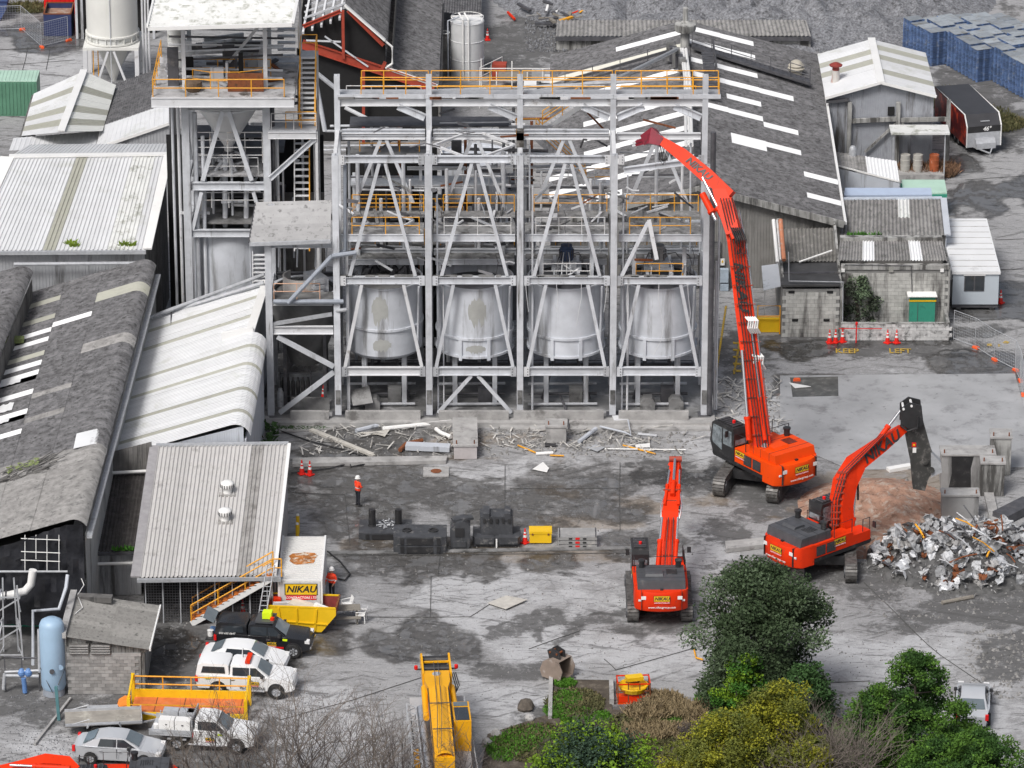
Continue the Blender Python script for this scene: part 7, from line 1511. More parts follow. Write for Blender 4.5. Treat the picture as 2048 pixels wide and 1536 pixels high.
for c_,s_,rz,m in(((.3,.7,1.2),(2.0,.8,.35),-.25,mat('cream_board',(.6,.56,.48),.7)),((-1.0,.6,1.4),(1.2,.2,.3),.5,STEELW),((-1.4,.9,1.45),(.4,.4,.4),.2,ORANGE),((1.2,.5,1.35),(1.1,.2,.2),-.4,WHITEP)): b=B(); b.box(c_,s_,m=Matrix.Rotation(rz,3,'Z')@Matrix.Rotation(.15,3,'Y')); ob('rubbish_piece',b,m,sp)
# yellow-railed stair beside the grey shed
yv=P(430,1250).y; ys=thing('yard_stairs','straight yard stairs with orange treads, pale stringer and yellow handrail','stairs',(P(400,1255).x,yv,0))
p,q=PY(383,1252,yv),PY(545,1160,yv)
for s in(0,1.0): b=B(); b.bar(p+V((0,s,.12)),q+V((0,s,.12)),.08,.32); ob('stringer',b,WHITEP,ys,world=True)
for k in range(15): c_=p.lerp(q,(k+.5)/15); b=B(); b.box(c_+V((0,.48,.32)),(.34,1.04,.05)); ob('tread',b,mat('orange_tread',(.55,.16,.03),.7,0,.2,3,(.3,.2,.15),.55),ys,world=True)
railing(ys,[p+V((0,0,.2)),q+V((0,0,.2)),q+V((.5,0,.2))],1.05,RAILY,1.9,.04); railing(ys,[p+V((0,1,.2)),q+V((0,1,.2))],1.05,RAILY,1.9,.04)
b=B(); b.bb(q.x,yv-.05,q.z-.1,q.x+.45,yv+1.1,q.z+.2); ob('landing',b,GALV,ys,world=True); 
for x in(q.x+.1,q.x+.4): seg(ys,'landing_post',(x,yv+.9,0),(x,yv+.9,q.z-.1),.1,.1,GALV,sh='bar')
ld=thing('ladder','aluminium ladder leaning against the stair landing, left of container','ladder',P(528,1235))
p0,p1=PY(524,1235,yv-1.3),PY(542,1130,yv-.2)
for s in(-.2,.2): b=B(); b.bar(p0+V((s,0,0)),p1+V((s,0,0)),.04,.09); ob('stile',b,GALV,ld,world=True)
for k in range(11): c_=p0.lerp(p1,(k+.5)/11); b=B(); b.tube([c_+V((-.2,0,0)),c_+V((.2,0,0))],.022,6); ob('rung',b,GALV,ld,world=True)
# picnic table and plastic chairs
tb=thing('picnic_table','grey weathered timber picnic table beside the yellow skip','table',P(692,1240),R(4))
for k in range(5): b=B(); b.box((0,-.3+k*.16,.74),(1.6,.145,.04)); ob('top_plank',b,WOODG,tb)
for s in(-1,1):
    for k in range(2): b=B(); b.box((0,s*(.62+k*.15),.44),(1.6,.14,.04)); ob('seat_plank',b,WOODG,tb)
    for t in(-1,1): b=B(); b.bar((s*.6,t*.2,.7),(s*.6,t*.6,0),.09,.05); ob('leg',b,WOODG,tb)
    b=B(); b.bar((s*.6,-.75,.4),(s*.6,.75,.4),.05,.1); ob('cross_bar',b,WOODG,tb)
def chair(lab,loc,rz):
    c=thing('plastic_chair',lab,'chair',loc,rz,'white plastic chairs')
    b=B(); b.prism([(-.22,-.22,.42),(.22,-.24,.42),(.22,.24,.42),(-.22,.22,.42)],(0,0,.03)); ob('seat',b,WHITEP,c); b=B(); b.prism([(-.22,-.22,.45),(-.22,.22,.45),(-.34,.2,.85),(-.34,-.2,.85)],(-.02,0,0)); ob('backrest',b,WHITEP,c)
    for x in(-.24,.22):
        for y in(-.22,.22): b=B(); b.bar((x*1.12,y*1.12,0),(x,y,.43),.045); ob('leg',b,WHITEP,c)
    for y in(-.24,.24): b=B(); b.tube([(.22,y,.42),(.22,y,.63),(-.28,y,.66)],.022,6); ob('armrest',b,WHITEP,c)
chair('white plastic chair standing clear at the right end of the picnic table',P(722,1243),R(170)); chair('white plastic chair behind the picnic table, tipped against it',P(694,1222),R(200))
# traffic cones
def cone(lab,loc,s=1.0):
    c=thing('traffic_cone',lab,'cone',loc,rnd.random(),'traffic cones'); b=B(); b.box((0,0,.03*s),(.4*s,.4*s,.06*s)); ob('base',b,CONEM,c)
    b=B(); b.lathe((0,0,.06*s),[(.16*s,0),(.03*s,.84*s),(.001,.85*s)],14); ob('cone_body',b,CONEM,c,sm=True)
    for z0,z1 in((.38,.52),(.62,.70)):
        f=lambda z:(.16-(.13)*(z-.06)/.84)*s+.004; b=B(); b.lathe((0,0,0),[(f(z0),z0*s),(f(z1),z1*s)],14,cap=False); ob('white_band',b,REFLW,c,sm=True)
for px,py,lab in((604,948,'red traffic cone left of the pair behind the grey shed'),(620,950,'red traffic cone right of the pair behind the grey shed'),(1659,686,'red cone at left end of the low block wall row'),(1671,685,'dark red cone second in the low block wall row'),(1685,684,'red cone under the red post before the low wall'),(1775,686,'dull red cone right of the wall middle'),(1793,686,'bright red cone rightmost before the low block wall'),(2001,606,'red cone beside the site office puddle'),(1050,1086,'red cone left of the yellow tool box'),(486,1228,'red cone under the grey shed mesh behind stairs'),(646,745,'red cone inside the left mixing bay'),(975,80,'red cone beside the round grey tank at the back'),(722,478,'red cone behind the first tank rim')):
    q=P(px,py); 
    if py==745: q=PY(px,py,-3.2); q.z=.3
    if py==478: q=P(722,540); q=V((PY(722,478,3.5).x,3.5,PY(722,478,3.5).z)); continue
    cone(lab,(q.x,q.y,max(0,q.z)))
tp_=thing('red_tape_post','dark red post with red barrier tape along the low block wall','post',P(1712,684)+V((0,-.1,0)))
b=B(); b.tube([(0,0,0),(0,0,1.3)],.04,8); ob('post',b,REDP,tp_); b=B(); b.bar((-1.1,0,.95),(1.6,0,.93),.01,.05); ob('tape',b,REDP,tp_); b=B(); b.lathe((0,0,1.2),[(.08,0),(.08,.15),(.01,.2)],10); ob('knob',b,REDP,tp_)
# bollards
for px,py,lab in((596,1066,'yellow bollard, rear of two at the grey shed wall'),(595,1084,'yellow bollard, front of two at the grey shed wall')):
    c=thing('bollard',lab,'bollard',P(px,py),0,'yellow bollards'); b=B(); b.lathe((0,0,0),[(.1,0),(.1,1.05),(.06,1.12),(.001,1.14)],14); ob('post',b,YELLOW,c,sm=True); b=B(); b.lathe((0,0,1.1),[(.1,0),(.08,.08),(.001,.1)],14); ob('white_cap',b,WHITEP,c,sm=True)
# crane counterweights
CWM=mat('charcoal_casting',(.055,.058,.065),.5,0,.3,2,(.20,.195,.19),.56,2.2)
def slab_cw(lab,px,py,w_,d_,h_,layers=1,holes=True,pins=False):
    c=thing('counterweight_slab',lab,'counterweight',P(px,py),0,'crane counterweights'); 
    for l in range(layers):
        z=l*h_; b=B(); b.prism([(-w_/2,0,z),(-w_/2+.35,-.12,z),(w_/2-.35,-.12,z),(w_/2,0,z),(w_/2,d_,z),(-w_/2,d_,z)],(0,0,h_-.03)); sl_=ob('slab',b,CWM,c)
        for x in(-w_/2+.4,w_/2-.55): b=B(); b.bb(x,-.16,z+.08,x+.2,-.06,z+h_-.08); ob('lug',b,MBLACK,sl_)
        b=B(); b.bb(-w_/4,-.15,z+.05,w_/4,-.125,z+h_-.1); ob('recess',b,MBLACK,sl_)
    zt=layers*h_-.03
    for x in(-w_/4,w_/4):
        if pins: b=B(); b.lathe((x,d_*.55,zt),[(.26,0),(.24,.06),(.2,.08),(.2,1.0),(.14,1.02),(.001,1.02)],18); ob('pin',b,MBLACK,c,sm=True)
        elif holes: b=B(); b.lathe((x,d_*.5,zt),[(.28,0),(.28,.06),(.2,.06),(.2,.01),(.001,.01)],18); ob('socket',b,MBLACK,c,sm=True)
    return c
c=slab_cw('charcoal crane counterweight slab with two upright pins and chain',770,1078,3.0,1.9,.42,1,False,True)
b=B()
for k in range(40): a=rnd.uniform(0,6.28); x,y=rnd.gauss(.05,.3),1.0+rnd.gauss(0,.3); b.tube([(x,y,.44),(x+math.cos(a)*.14,y+math.sin(a)*.14,.46)],.035,5)
ob('chain',b,GALV,c,kind='stuff')
slab_cw('double-stacked charcoal counterweight with two round sockets, nearest front',840,1106,3.0,1.7,.52,2)
for lab,px,py,rz,w_ in(('dark angular counterweight standing on edge beside the double stack',921,1100,R(80),1.6),):
    c=thing('counterweight_block',lab,'counterweight',P(px,py)+V((0,.4,0)),0,'crane counterweights'); b=B(); b.side([(-.55,0),(.45,0),(.55,.3),(.55,1.4),(.2,1.75),(-.3,1.6),(-.6,1.2)],-.3,.7); ob('casting',b,CWM,c); b=B(); b.bb(-.3,-.36,.8,.2,-.3,1.3); ob('pocket',b,MBLACK,c); b=B(); b.box((.1,.2,1.7),(1.2,.5,.14),.3); ob('flange',b,CWM,c); b=B(); b.bb(-.4,-.38,.15,.3,-.3,.5); ob('rib',b,CWM,c)
c=thing('counterweight_block','big charcoal counterweight block with raised upper casting and white strap','counterweight',P(993,1096)+V((0,.2,0)),0,'crane counterweights')
b=B(); b.prism([(-1.3,0,0),(1.3,0,0),(1.35,1.6,0),(-1.35,1.6,0)],(0,0,.55)); ob('lower_casting',b,CWM,c)
for s in(-1,1): b=B(); b.prism([(s*.15,-.15,.2),(s*1.2,-.15,.2),(s*1.35,.1,.2),(s*1.35,.5,.2),(s*.15,.5,.2)],(0,0,.4)); ob('foot',b,CWM,c)
b=B(); b.prism([(-.9,.3,.55),(.9,.3,.55),(.95,1.5,.55),(-.95,1.5,.55)],(0,0,1.15)); up_=ob('upper_casting',b,CWM,c)
for x in(-.75,.45): b=B(); b.bb(x,.25,1.5,x+.35,1.45,1.9); ob('top_lug',b,CWM,up_)
for k in range(5): b=B(); b.bb(-.75+k*.35,.22,1.35,-.6+k*.35,.3,1.6); ob('slot',b,MBLACK,up_)
b=B(); b.bar((0,-.2,0),(0,-.18,.55),.08,.03); ob('white_strap',b,WHITEP,c)
# yellow tool box, stacked trays
c=thing('tool_chest','yellow steel site tool chest between cone and grey trays','chest',P(1081,1088)); b=B(); b.bb(-.62,0,.06,.62,.8,.62); ob('body',b,YELLOW,c); b=B(); b.bb(-.65,-.03,.62,.65,.83,.76); ob('lid',b,YELLOW,c)
for x in(-.45,.45): b=B(); b.bb(x-.05,-.04,.55,x+.05,-.01,.66); ob('hasp',b,RUST,c); b=B(); b.bb(x-.1,.1,0,x+.1,.7,.06); ob('skid',b,STEELD,c)
for k in range(3):
    c=thing('steel_tray',('bottom','middle','top')[k]+' grey steel road plate tray of the stack of three','tray',P(1155,1096)+V((0,0,.24*k)),0,'stacked steel trays'); b=B(); b.bb(-1.1,0,0,1.1,1.3,.2); ob('plate',b,mat('tray_grey',(.30,.30,.30),.6,0,.15,2,(.45,.44,.42),.55,1.5),c)
    for x in(-1.05,1.0): b=B(); b.bb(x,-.03,.2,x+.06,1.3,.235); ob('spacer',b,STEELD,c)
    b=B(); b.bb(-.12,-.02,.04,.12,-.003,.16); ob('red_label',b,REDP,c)
    for x in(-.4,.4): b=B(); b.bb(x-.1,-.02,.05,x+.1,-.003,.14); ob('slot',b,MBLACK,c)
# manhole
c=thing('manhole_cover','rusty round manhole cover in a raised concrete surround','manhole',P(872,948)); b=B(); b.bb(-.75,-.5,0,.75,.9,.08); ob('surround',b,CONC,c); b=B(); b.lathe((0,.25,.08),[(.32,0),(.32,.02),(.001,.02)],20); ob('cover',b,RUST,c)
# man basket and digging bucket
c=thing('man_basket','orange and yellow crane man-basket cage on the ground by the planting','basket',P(1268,1408),R(3))
b=B(); b.bb(-.85,0,.0,.85,1.1,.12); ob('floor',b,ORANGEL,c)
for z in(.75,1.15):
    for a_,e_ in(((-.85,0),(.85,0)),((.85,0),(.85,1.1)),((.85,1.1),(-.85,1.1)),((-.85,1.1),(-.85,0))): b=B(); b.bar((a_[0],a_[1],z),(e_[0],e_[1],z),.06); ob('rail',b,RUST if z<1 else ORANGE,c)
for x in(-.85,-.3,.3,.85):
    for y in(0,1.1): b=B(); b.bar((x,y,.1),(x,y,1.2),.06); ob('post',b,RUST,c)
b=B(); b.bb(-.86,-.02,.12,.86,.02,.45); ob('kick_panel',b,ORANGE,c)
b=B(); b.lathe((0,.55,.6),[(.7,0),(.8,.25),(.78,.3),(.6,.1),(.001,.05)],18); ob('yellow_dish',b,YELLOW,c); b=B(); b.box((.05,.6,1.25),(.9,.5,.2),.2); ob('yellow_hood',b,YELLOW,c)
c=thing('digging_bucket','rusty excavator digging bucket lying open in the yard','bucket',P(1115,1358)+V((0,.2,0)),R(-38))
b=B(); pf=[(-.6,.1),(-.75,.5),(-.55,1.0),(-.1,1.25),(.5,1.2)]; n=len(pf)
b.v=[V((x,-.55,z)) for x,z in pf]+[V((x,.55,z)) for x,z in pf]; b.f=[(i,i+1,n+i+1,n+i) for i in range(n-1)]; b.v+=[V((-.6,-.55,.1)),V((.6,-.55,.1)),V((.6,.55,.1)),V((-.6,.55,.1))]; b.f+=[(2*n,2*n+1,2*n+2,2*n+3)]
BKM=mat('worn_bucket_steel',(.30,.24,.20),.6,.2,.2,1.5,(.48,.45,.42),.55,1.5); ob('shell',b,BKM,c)
for y in(-.55,.55): b=B(); b.side(pf+[(.75,.7),(.6,.1)],y-.03,y+.03); ob('cheek',b,BKM,c)
for y in(-.22,.22): b=B(); b.side([(-.35,1.1),(-.5,1.55),(-.2,1.75),(.3,1.6),(.35,1.2)],y-.04,y+.04); ob('ear',b,MBLACK,c)
for x in(-.3,.15): b=B(); b.tube([(x,-.3,1.5),(x,.3,1.5)],.06,10); ob('pin',b,RUST,c)
for k in range(4): b=B(); b.bar((.55,-.45+k*.3,.1),(.85,-.45+k*.3,.08),.1,.06); ob('tooth',b,STEELD,c)
# yellow work cradle lower left
q=P(375,1440); c=thing('work_cradle','long yellow lifting cradle with orange floor lying beside the pickups','cradle',(q.x,q.y,0),R(-3))
wl=3.0
b=B(); b.bb(-wl,0,.25,wl,1.9,.36); ob('floor',b,mat('orange_floor',(.62,.17,.05),.65,0,.2,1.5,(.45,.25,.15),.55,1.5),c)
for k in range(4): b=B(); b.bb(-1.8+k*1.5,-.0,.36,-1.77+k*1.5,1.9,.375); ob('floor_joint',b,MBLACK,c)
for y,m in((-.06,YELLOW),(1.96,YELLOW)): b=B(); b.bb(-wl,y-.06,.0,wl,y+.06,.42); ob('side_beam',b,m,c)
b=B(); b.bb(-wl,1.9,.42,wl,2.0,.8); ob('rear_panel',b,YELLOW,c)
for z in(1.1,1.55): b=B(); b.tube([(-wl,1.95,z),(wl,1.95,z)],.04,6); ob('rail',b,RAILY,c)
for k in range(5): b=B(); b.tube([(-wl+k*wl/2,1.95,.8),(-wl+k*wl/2,1.95,1.55)],.035,6); ob('rail_post',b,RAILY,c)
for x in(-wl-.08,wl+.08):
    for y in(0,1.95): b=B(); b.bar((x,y,0),(x,y,1.7 if y else (1.2 if x<0 else 1.2)),.18,.14); ob('end_post',b,YELLOW,c)
    b=B(); b.bar((x,0,1.2),(x,1.95,1.65),.1,.1); ob('end_rail',b,YELLOW,c)
b=B(); b.bar((-wl,-.05,.85),(wl,-.05,.85),.05); ob('rail',b,RAILY,c)
b=B(); b.side([(-wl-.9,.0),(-wl-.15,.0),(-wl-.15,.65),(-wl-.5,.6),(-wl-.8,.4)],.3,1.5); ob('end_hood',b,mat('orange_hood',(.85,.25,.03),.5),c)
# concrete blocks with bolts
def cblock(lab,px,py,w_,d_,h_,rz=0,m=None):
    c=thing('concrete_footing',lab,'concrete block',P(px,py),rz,'broken concrete footings'); b=B(); b.bb(-w_/2,0,0,w_/2,d_,h_); ob('block',b,m or CONCM,c); b=B(); b.bb(-w_/2-.06,-.06,h_,w_/2+.06,d_+.06,h_+.1); ob('top_plate',b,CONC,c)
    for x in(-w_/2+.15,w_/2-.15):
        b=B(); b.tube([(x,.2,h_+.1),(x,.2,h_+.32)],.04,6); ob('anchor_bolt',b,RUST,c)
    return c
DKB=mat('black_streaked_concrete',(.30,.30,.30),.75,0,.15,1,(.015,.015,.015),.48,.5,True)
c=cblock('wide tar-streaked concrete footing right of the crusher',1935,975,3.1,1.3,2.0,0,DKB); bq=B(); bq.prism([(-1.1,-.008,0),(.2,-.008,0),(.15,-.008,1.2),(.3,-.008,1.97),(-1.0,-.008,1.97),(-.95,-.008,.9)],(0,.006,0)); ob('tar_stain',bq,MBLACK,c); cblock('tall upright concrete footing nearest the scrap heap right',1984,992,1.35,1.0,2.0,R(-2)); cblock('tall rear concrete footing behind the upright one',2000,950,1.2,1.3,2.3,R(-3)); cblock('squat dark concrete footing above the scrap heap',1920,1036,2.1,1.0,1.35,0,DKB)
c=cblock('pale concrete plinth block among rubble before the second tank',931,918,1.35,4.2,.8,R(1),mat('pinkish_concrete',(.46,.43,.43),.85,0,.12,2)); cblock('chipped concrete plinth block among rubble before the third tank',1112,886,1.2,1.1,1.0,R(-2),CONC)
for k,(px,py) in enumerate(((1295,812),(1352,808),(745,775))):
    c=thing('concrete_roller',('half-round concrete block under the right tank, left one','half-round concrete block under the right tank, right one','square concrete pier under the first tank')[k],'concrete block',PY(px,py,-4.6)*1.0); WM[c]; c.location=(c.location.x,-4.6,.30); WM[c]=Matrix.Translation(c.location); b=B(); b.lathe((0,0,.45),[(.45,-.9),(.45,.0)],8); b=B(); b.side([(-.45,0),(.45,0),(.45,.5),(.25,.75),(-.25,.75),(-.45,.5)],-.4,.4); ob('block',b,CONCD,c)
# temporary mesh fence panels with orange feet
FM=B()
for k in range(13): FM.tube([(0+k*.19,0,.12),(k*.19,0,1.95)],.006,4)
for k in range(10): FM.tube([(0,0,.15+k*.19),(2.3,0,.15+k*.19)],.006,4)
FMm=mesh(FM,'mesh_infill'); FMm.materials.append(GALV)
def fence(lab,a,b_,h=2.0):
    a=V(a);b_=V(b_); d=b_-a; L0=d.length; c=thing('mesh_fence',lab,'fence',a,math.atan2(d.y,d.x),'temporary fence panels')
    for pts in([(0,0,.05),(0,0,h)],[(L0,0,.05),(L0,0,h)]): b=B(); b.tube(pts,.022,6); ob('upright',b,GALV,c)
    for z in(.12,h): b=B(); b.tube([(0,0,z),(L0,0,z)],.02,6); ob('rail',b,GALV,c)
    o=link(bpy.data.objects.new('mesh_infill',FMm)); o.parent=c; o.scale=(L0/2.3,1,h/2.0); o['kind']='stuff'; WM[o]=WM[c]
    for x in((L0,) if True else (0,L0)): b=B(); b.side([(x-.18,0),(x+.3,0),(x+.26,.14),(x-.12,.14)],-.11,.11); ob('foot_block',b,mat('fence_foot_orange',(.85,.12,.03),.6),c)
fp=[P(1907,680),P(1950,696),P(1988,720),P(2030,741),P(2040,762),P(2046,790)]
for k in range(5): fence(('first','second','third','fourth','last')[k]+' mesh fence panel from the low block wall towards the right edge',fp[k],fp[k+1])
fp=[P(-20,62),P(43,60),P(83,95),P(136,82)]
for k in range(3): fence(('left','middle','right')[k]+' mesh fence panel by the upper-left puddles',fp[k],fp[k+1],1.9)
# loose fence foot lying on the ground
c=thing('orange_weight','lone orange fence foot lying beside the wet slab','fence foot',P(1592,762)); b=B(); b.side([(-.2,0),(.3,0),(.25,.16),(-.12,.16)],-.14,.14); ob('block',b,MT['fence_foot_orange'],c)
c=thing('stair_handrail','small yellow gate rail beside the block annex','handrail',P(1537,668)); b=B(); b.tube([(-.7,0,0),(-.7,0,1.9),(.7,0,1.9),(.7,0,0)],.045,8); ob('frame',b,RAILY,c,sm=True); b=B(); b.tube([(-.7,0,1.2),(.7,0,1.2)],.04,8); ob('mid_bar',b,RAILY,c); b=B(); b.bb(-.72,.3,0,.72,.6,.9); ob('yellow_bin',b,YELLOW,c)
c=thing('white_awning_sheet','pale awning sheet projecting from the block annex','awning',P(1545,600)); p=[P(1523,533,2.6),P(1560,528,2.9),P(1563,573,2.7),P(1527,582,2.4)]; b=B(); b.prism(p,(0,0,.05)); ob('sheet',b,WALLB,c,world=True); 
for pp in(p[3],p[2]): b=B(); b.bar((pp.x+.1,pp.y+.1,0),(pp.x+.1,pp.y+.1,pp.z),.06); ob('post',b,GALV,c,world=True)
# concrete loading slab right of the frame, and wet pit in it
b=B(); b.prism([P(1560,752),P(2030,748),P(2078,935),P(1700,940),P(1560,880)],(0,0,.035)); o=ob('loading_slab',b,mat('pale_slab',(.36,.365,.375),.45,0,.15,.35,(.22,.22,.225),.52,.6,bump=.2,dirt2=(.14,.14,.14),d2a=.62,d2s=1.3),None,kind='structure')
b=B(); b.prism([P(1580,756)+V((0,0,.035)),P(1676,754)+V((0,0,.035)),P(1677,793)+V((0,0,.035)),P(1585,795)+V((0,0,.035))],(0,0,.004)); ob('wet_patch',b,mat('dark_wet_slab',(.10,.10,.095),.25,0,.35,1.5,(.2,.19,.18),.55,1.5),o)
# kerbs in the yard
for nm,pts,hh in(('kerb',[(585,922),(895,918),(892,928),(585,934)],.22),('kerb',[(650,1104),(1270,1094),(1270,1099),(650,1110)],.06),('kerb',[(1098,1355),(1106,1355),(1104,1440),(1096,1440)],.25),('kerb',[(1218,1365),(1226,1365),(1228,1410),(1219,1410)],.35),('path',[(540,845),(670,838),(672,860),(540,866)],.10),('path',[(1000,838),(1420,835),(1420,862),(1000,862)],.12),('kerb',[(1450,1090),(1535,1082),(1536,1096),(1452,1106)],.25)):
    b=B(); b.prism([P(*p) for p in pts],(0,0,hh)); ob(nm,b,CONCD if pts[0][0]==650 else CONC,None,kind='structure')
# painted lettering and lines
for s_,px,py in(('KEEP',1694,703),('LEFT',1800,703)): o=text(s_,1.1,STRIPEY,ground,frame_m(P(px,py)+V((0,0,.03)),(1,-.04,0),(0,0,1)),.62,name='road_lettering')
def stripe(a,b_,wd=.12): q0,q1=P(*a),P(*b_); d=(q1-q0).normalized(); n=V((-d.y,d.x,0))*wd/2; bq=B(); bq.prism([q0+n,q1+n,q1-n,q0-n],(0,0,.03)); ob('road_marking',bq,STRIPEY,None,kind='structure')
stripe((1452,612),(1432,750)); stripe((1480,680),(1468,748)); 
for k in range(5): stripe((1466,686+k*14),(1482,686+k*14),.3)
for a,b_ in(((1974,690),(1984,690)),((1996,691),(2000,691)),((2008,684),(2017,686))): stripe(a,b_,.35)
# ---------------------------------------------------------------- people
def person(lab,loc,rz,arm,top=HIVIS,helmet=WHITEP,h=1.0,vest=False):
    g=thing('person',lab,'person',loc,rz)
    vsr=[((0,0,.95),.15),((0,0,1.15),.16),((0,0,1.38),.19),((0,0,1.5),.08),((0,0.02,1.56),.065),((0,.01,1.68),.105),((0,.0,1.76),.09),
      ((-.1,0,.88),.10),((-.11,.02,.5),.075),((-.12,-.01,.1),.05),((-.12,.12,.04),.045),((.1,0,.88),.10),((.11,.0,.5),.075),((.12,-.03,.1),.05),((.12,.1,.04),.045),
      ((-.2,0,1.42),.075),(arm[0][0],.055),(arm[0][1],.04),((.2,0,1.42),.075),(arm[1][0],.055),(arm[1][1],.04)]
    ed=[(0,1),(1,2),(2,3),(3,4),(4,5),(5,6),(0,7),(7,8),(8,9),(9,10),(0,11),(11,12),(12,13),(13,14),(2,15),(15,16),(16,17),(2,18),(18,19),(19,20)]
    me=bpy.data.meshes.new('body'); me.from_pydata([v_[0] for v_ in vsr],ed,[]); o=link(bpy.data.objects.new('body',me)); o.parent=g; WM[o]=WM[g]
    md=o.modifiers.new('Skin','SKIN'); me.update()
    for i,v_ in enumerate(vsr): me.skin_vertices[0].data[i].radius=(v_[1],v_[1]*.85 if i<3 else v_[1]); me.skin_vertices[0].data[i].use_root=(i==0)
    o.modifiers.new('Sub','SUBSURF').levels=1; o.modifiers['Sub'].render_levels=2
    m=bpy.data.materials.new('work_clothes'); m.use_nodes=True; t=m.node_tree; N=t.nodes; tc=N.new('ShaderNodeTexCoord'); sx_=N.new('ShaderNodeSeparateXYZ'); t.links.new(tc.outputs['Object'],sx_.inputs[0]); rp=N.new('ShaderNodeValToRGB'); rp.color_ramp.interpolation='CONSTANT'
    mr=N.new('ShaderNodeMath'); mr.operation='MULTIPLY'; mr.inputs[1].default_value=.5; t.links.new(sx_.outputs['Z'],mr.inputs[0]); t.links.new(mr.outputs[0],rp.inputs[0])
    cr_=rp.color_ramp; cr_.elements[0].position=0; cr_.elements[0].color=(.02,.022,.03,1); cr_.elements[1].position=.475; cr_.elements[1].color=(.95,.07,.02,1)
    for p_,c_ in((.555,(.7,.7,.7,1)),(.585,(.95,.07,.02,1)),(.762,(.5,.28,.19,1))): e_=cr_.elements.new(p_); e_.color=c_
    t.links.new(rp.outputs[0],N['Principled BSDF'].inputs['Base Color']); N['Principled BSDF'].inputs['Roughness'].default_value=.75; me.materials.append(m)
    b=B(); b.lathe((0,0,1.72),[(.17,0),(.15,.01),(.145,.08),(.1,.15),(.001,.175)],16); ob('hard_hat',b,helmet,g,sm=True)
    b=B(); b.box((0,.1,1.665),(.03,.05,.05)); ob('nose',b,SKIN,g)
    for s in(-1,1):
        b=B(); b.box((s*.04,.105,1.69),(.02,.01,.015)); ob('eye',b,MBLACK,g); 
        b=B(); b.box((s*.12,.06,.035),(.1,.28,.07)); ob('boot',b,MBLACK,g)
    for k in range(2):
        hd=V(arm[k][1]); d=(hd-V(arm[k][0])).normalized(); b=B(); b.bar(hd,hd+d*.09,.08,.035); hnd=ob('hand',b,SKIN,g)
        a=d.cross(V((0,0,1))); a=a.normalized() if a.length>.1 else V((1,0,0))
        for f in range(4): q0=hd+d*.09+a*(-.03+f*.02); b=B(); b.tube([q0,q0+d*(.05+.008*(1.5-abs(f-1.5)))+V((0,.01,0)),q0+d*.07+V((0,.03,-.005))],.009,5); ob('finger',b,SKIN,hnd)
        b=B(); b.tube([hd+d*.03+a*.04,hd+d*.07+a*.065,hd+d*.1+a*.06],.01,5); ob('thumb',b,SKIN,hnd)
    return g
q=P(716,1011); g=person('worker in orange jacket and white hard hat standing alone mid-yard',q,R(-55),(((-.30,.05,1.2),(-.10,.22,1.12)),((.30,.05,1.2),(.10,.24,1.14))))
b=B(); b.lathe((0,0,0.9),[(.175,0),(.18,.08),(.17,.1)],14,cap=False); ob('tool_belt',b,MBLACK,g)
q=P(664,1196); g=person('worker in orange vest beside the container, behind the yellow skip',q,R(150),(((-.30,-.02,1.2),(-.26,.2,1.0)),((.3,.02,1.2),(.28,.18,.98))))
b=B(); b.lathe((0,0,1.0),[(.21,0),(.235,.2),(.24,.38),(.15,.47)],16,cap=False); ob('vest',b,HIVIS,g,sm=True); b=B(); b.lathe((0,0,1.15),[(.236,0),(.24,.06)],16,cap=False); ob('reflective_band',b,REFLW,g)
# ---------------------------------------------------------------- heaps, pallets, plant at the back
def mound(name,lab,cat,cxy,rx,ry,h,mt,seed,n=46,kind=None,rough=.25):
    b=B(); 
    for j in range(n+1):
        for i in range(n+1):
            u,v=i/n*2-1,j/n*2-1; d=math.sqrt(u*u+v*v); q=V((cxy[0]+u*rx,cxy[1]+v*ry,0)); nz=fractal(V((q.x*.5,q.y*.5,seed)),1,2,5)
            q.z=max(-.05,h*max(0,1-d)**.8*(1+nz*.5)+nz*rough*max(0,1.05-d)-.03); b.v.append(q)
    b.f=[(j*(n+1)+i,j*(n+1)+i+1,(j+1)*(n+1)+i+1,(j+1)*(n+1)+i) for j in range(n) for i in range(n)]
    return ob(name,b,mt,None,label=lab,cat=cat,kind=kind,sm=True)
q=P(1755,1015); mound('earth_heap','low heap of reddish-brown earth under the crusher boom','earth heap',(q.x,q.y),4.6,4.4,1.0,EARTH,3.3)
q=P(1700,1075); mound('earth_spill','thin spread of pale earth between excavator and heap','earth',(q.x+1.0,q.y),3.2,3.0,.25,EARTH,8.1)
for k,(px,py,rx,ry,h) in enumerate(((1460,20,14,11,3.2),(1690,25,9,9,2.6),(1300,-10,12,9,3.0),(1780,-5,8,8,2.2))): q=P(px,py); mound('gravel_heap','grey gravel stockpile along the top edge of the yard','gravel',(q.x,q.y),rx,ry,h,GRAVEL,k*3.7,64,'stuff',.55)
b=B()
for k in range(5200):
    px,py=rnd.uniform(1050,1830),rnd.uniform(-10,105); q=P(px,py); s=rnd.uniform(.05,.16); a=rnd.uniform(0,3); zz=0
    b.add([q+V((s*math.cos(a),s*math.sin(a),0)),q+V((s*math.cos(a+2.1),s*math.sin(a+2.1),0)),q+V((s*math.cos(a+4.2),s*math.sin(a+4.2),0)),q+V((0,0,s*1.2))],[(0,1,3),(1,2,3),(2,0,3)])
ob('loose_stones',b,GRAVEL,None,label='loose grey stones scattered at the back of the yard',cat='stones',kind='stuff',fix=False)
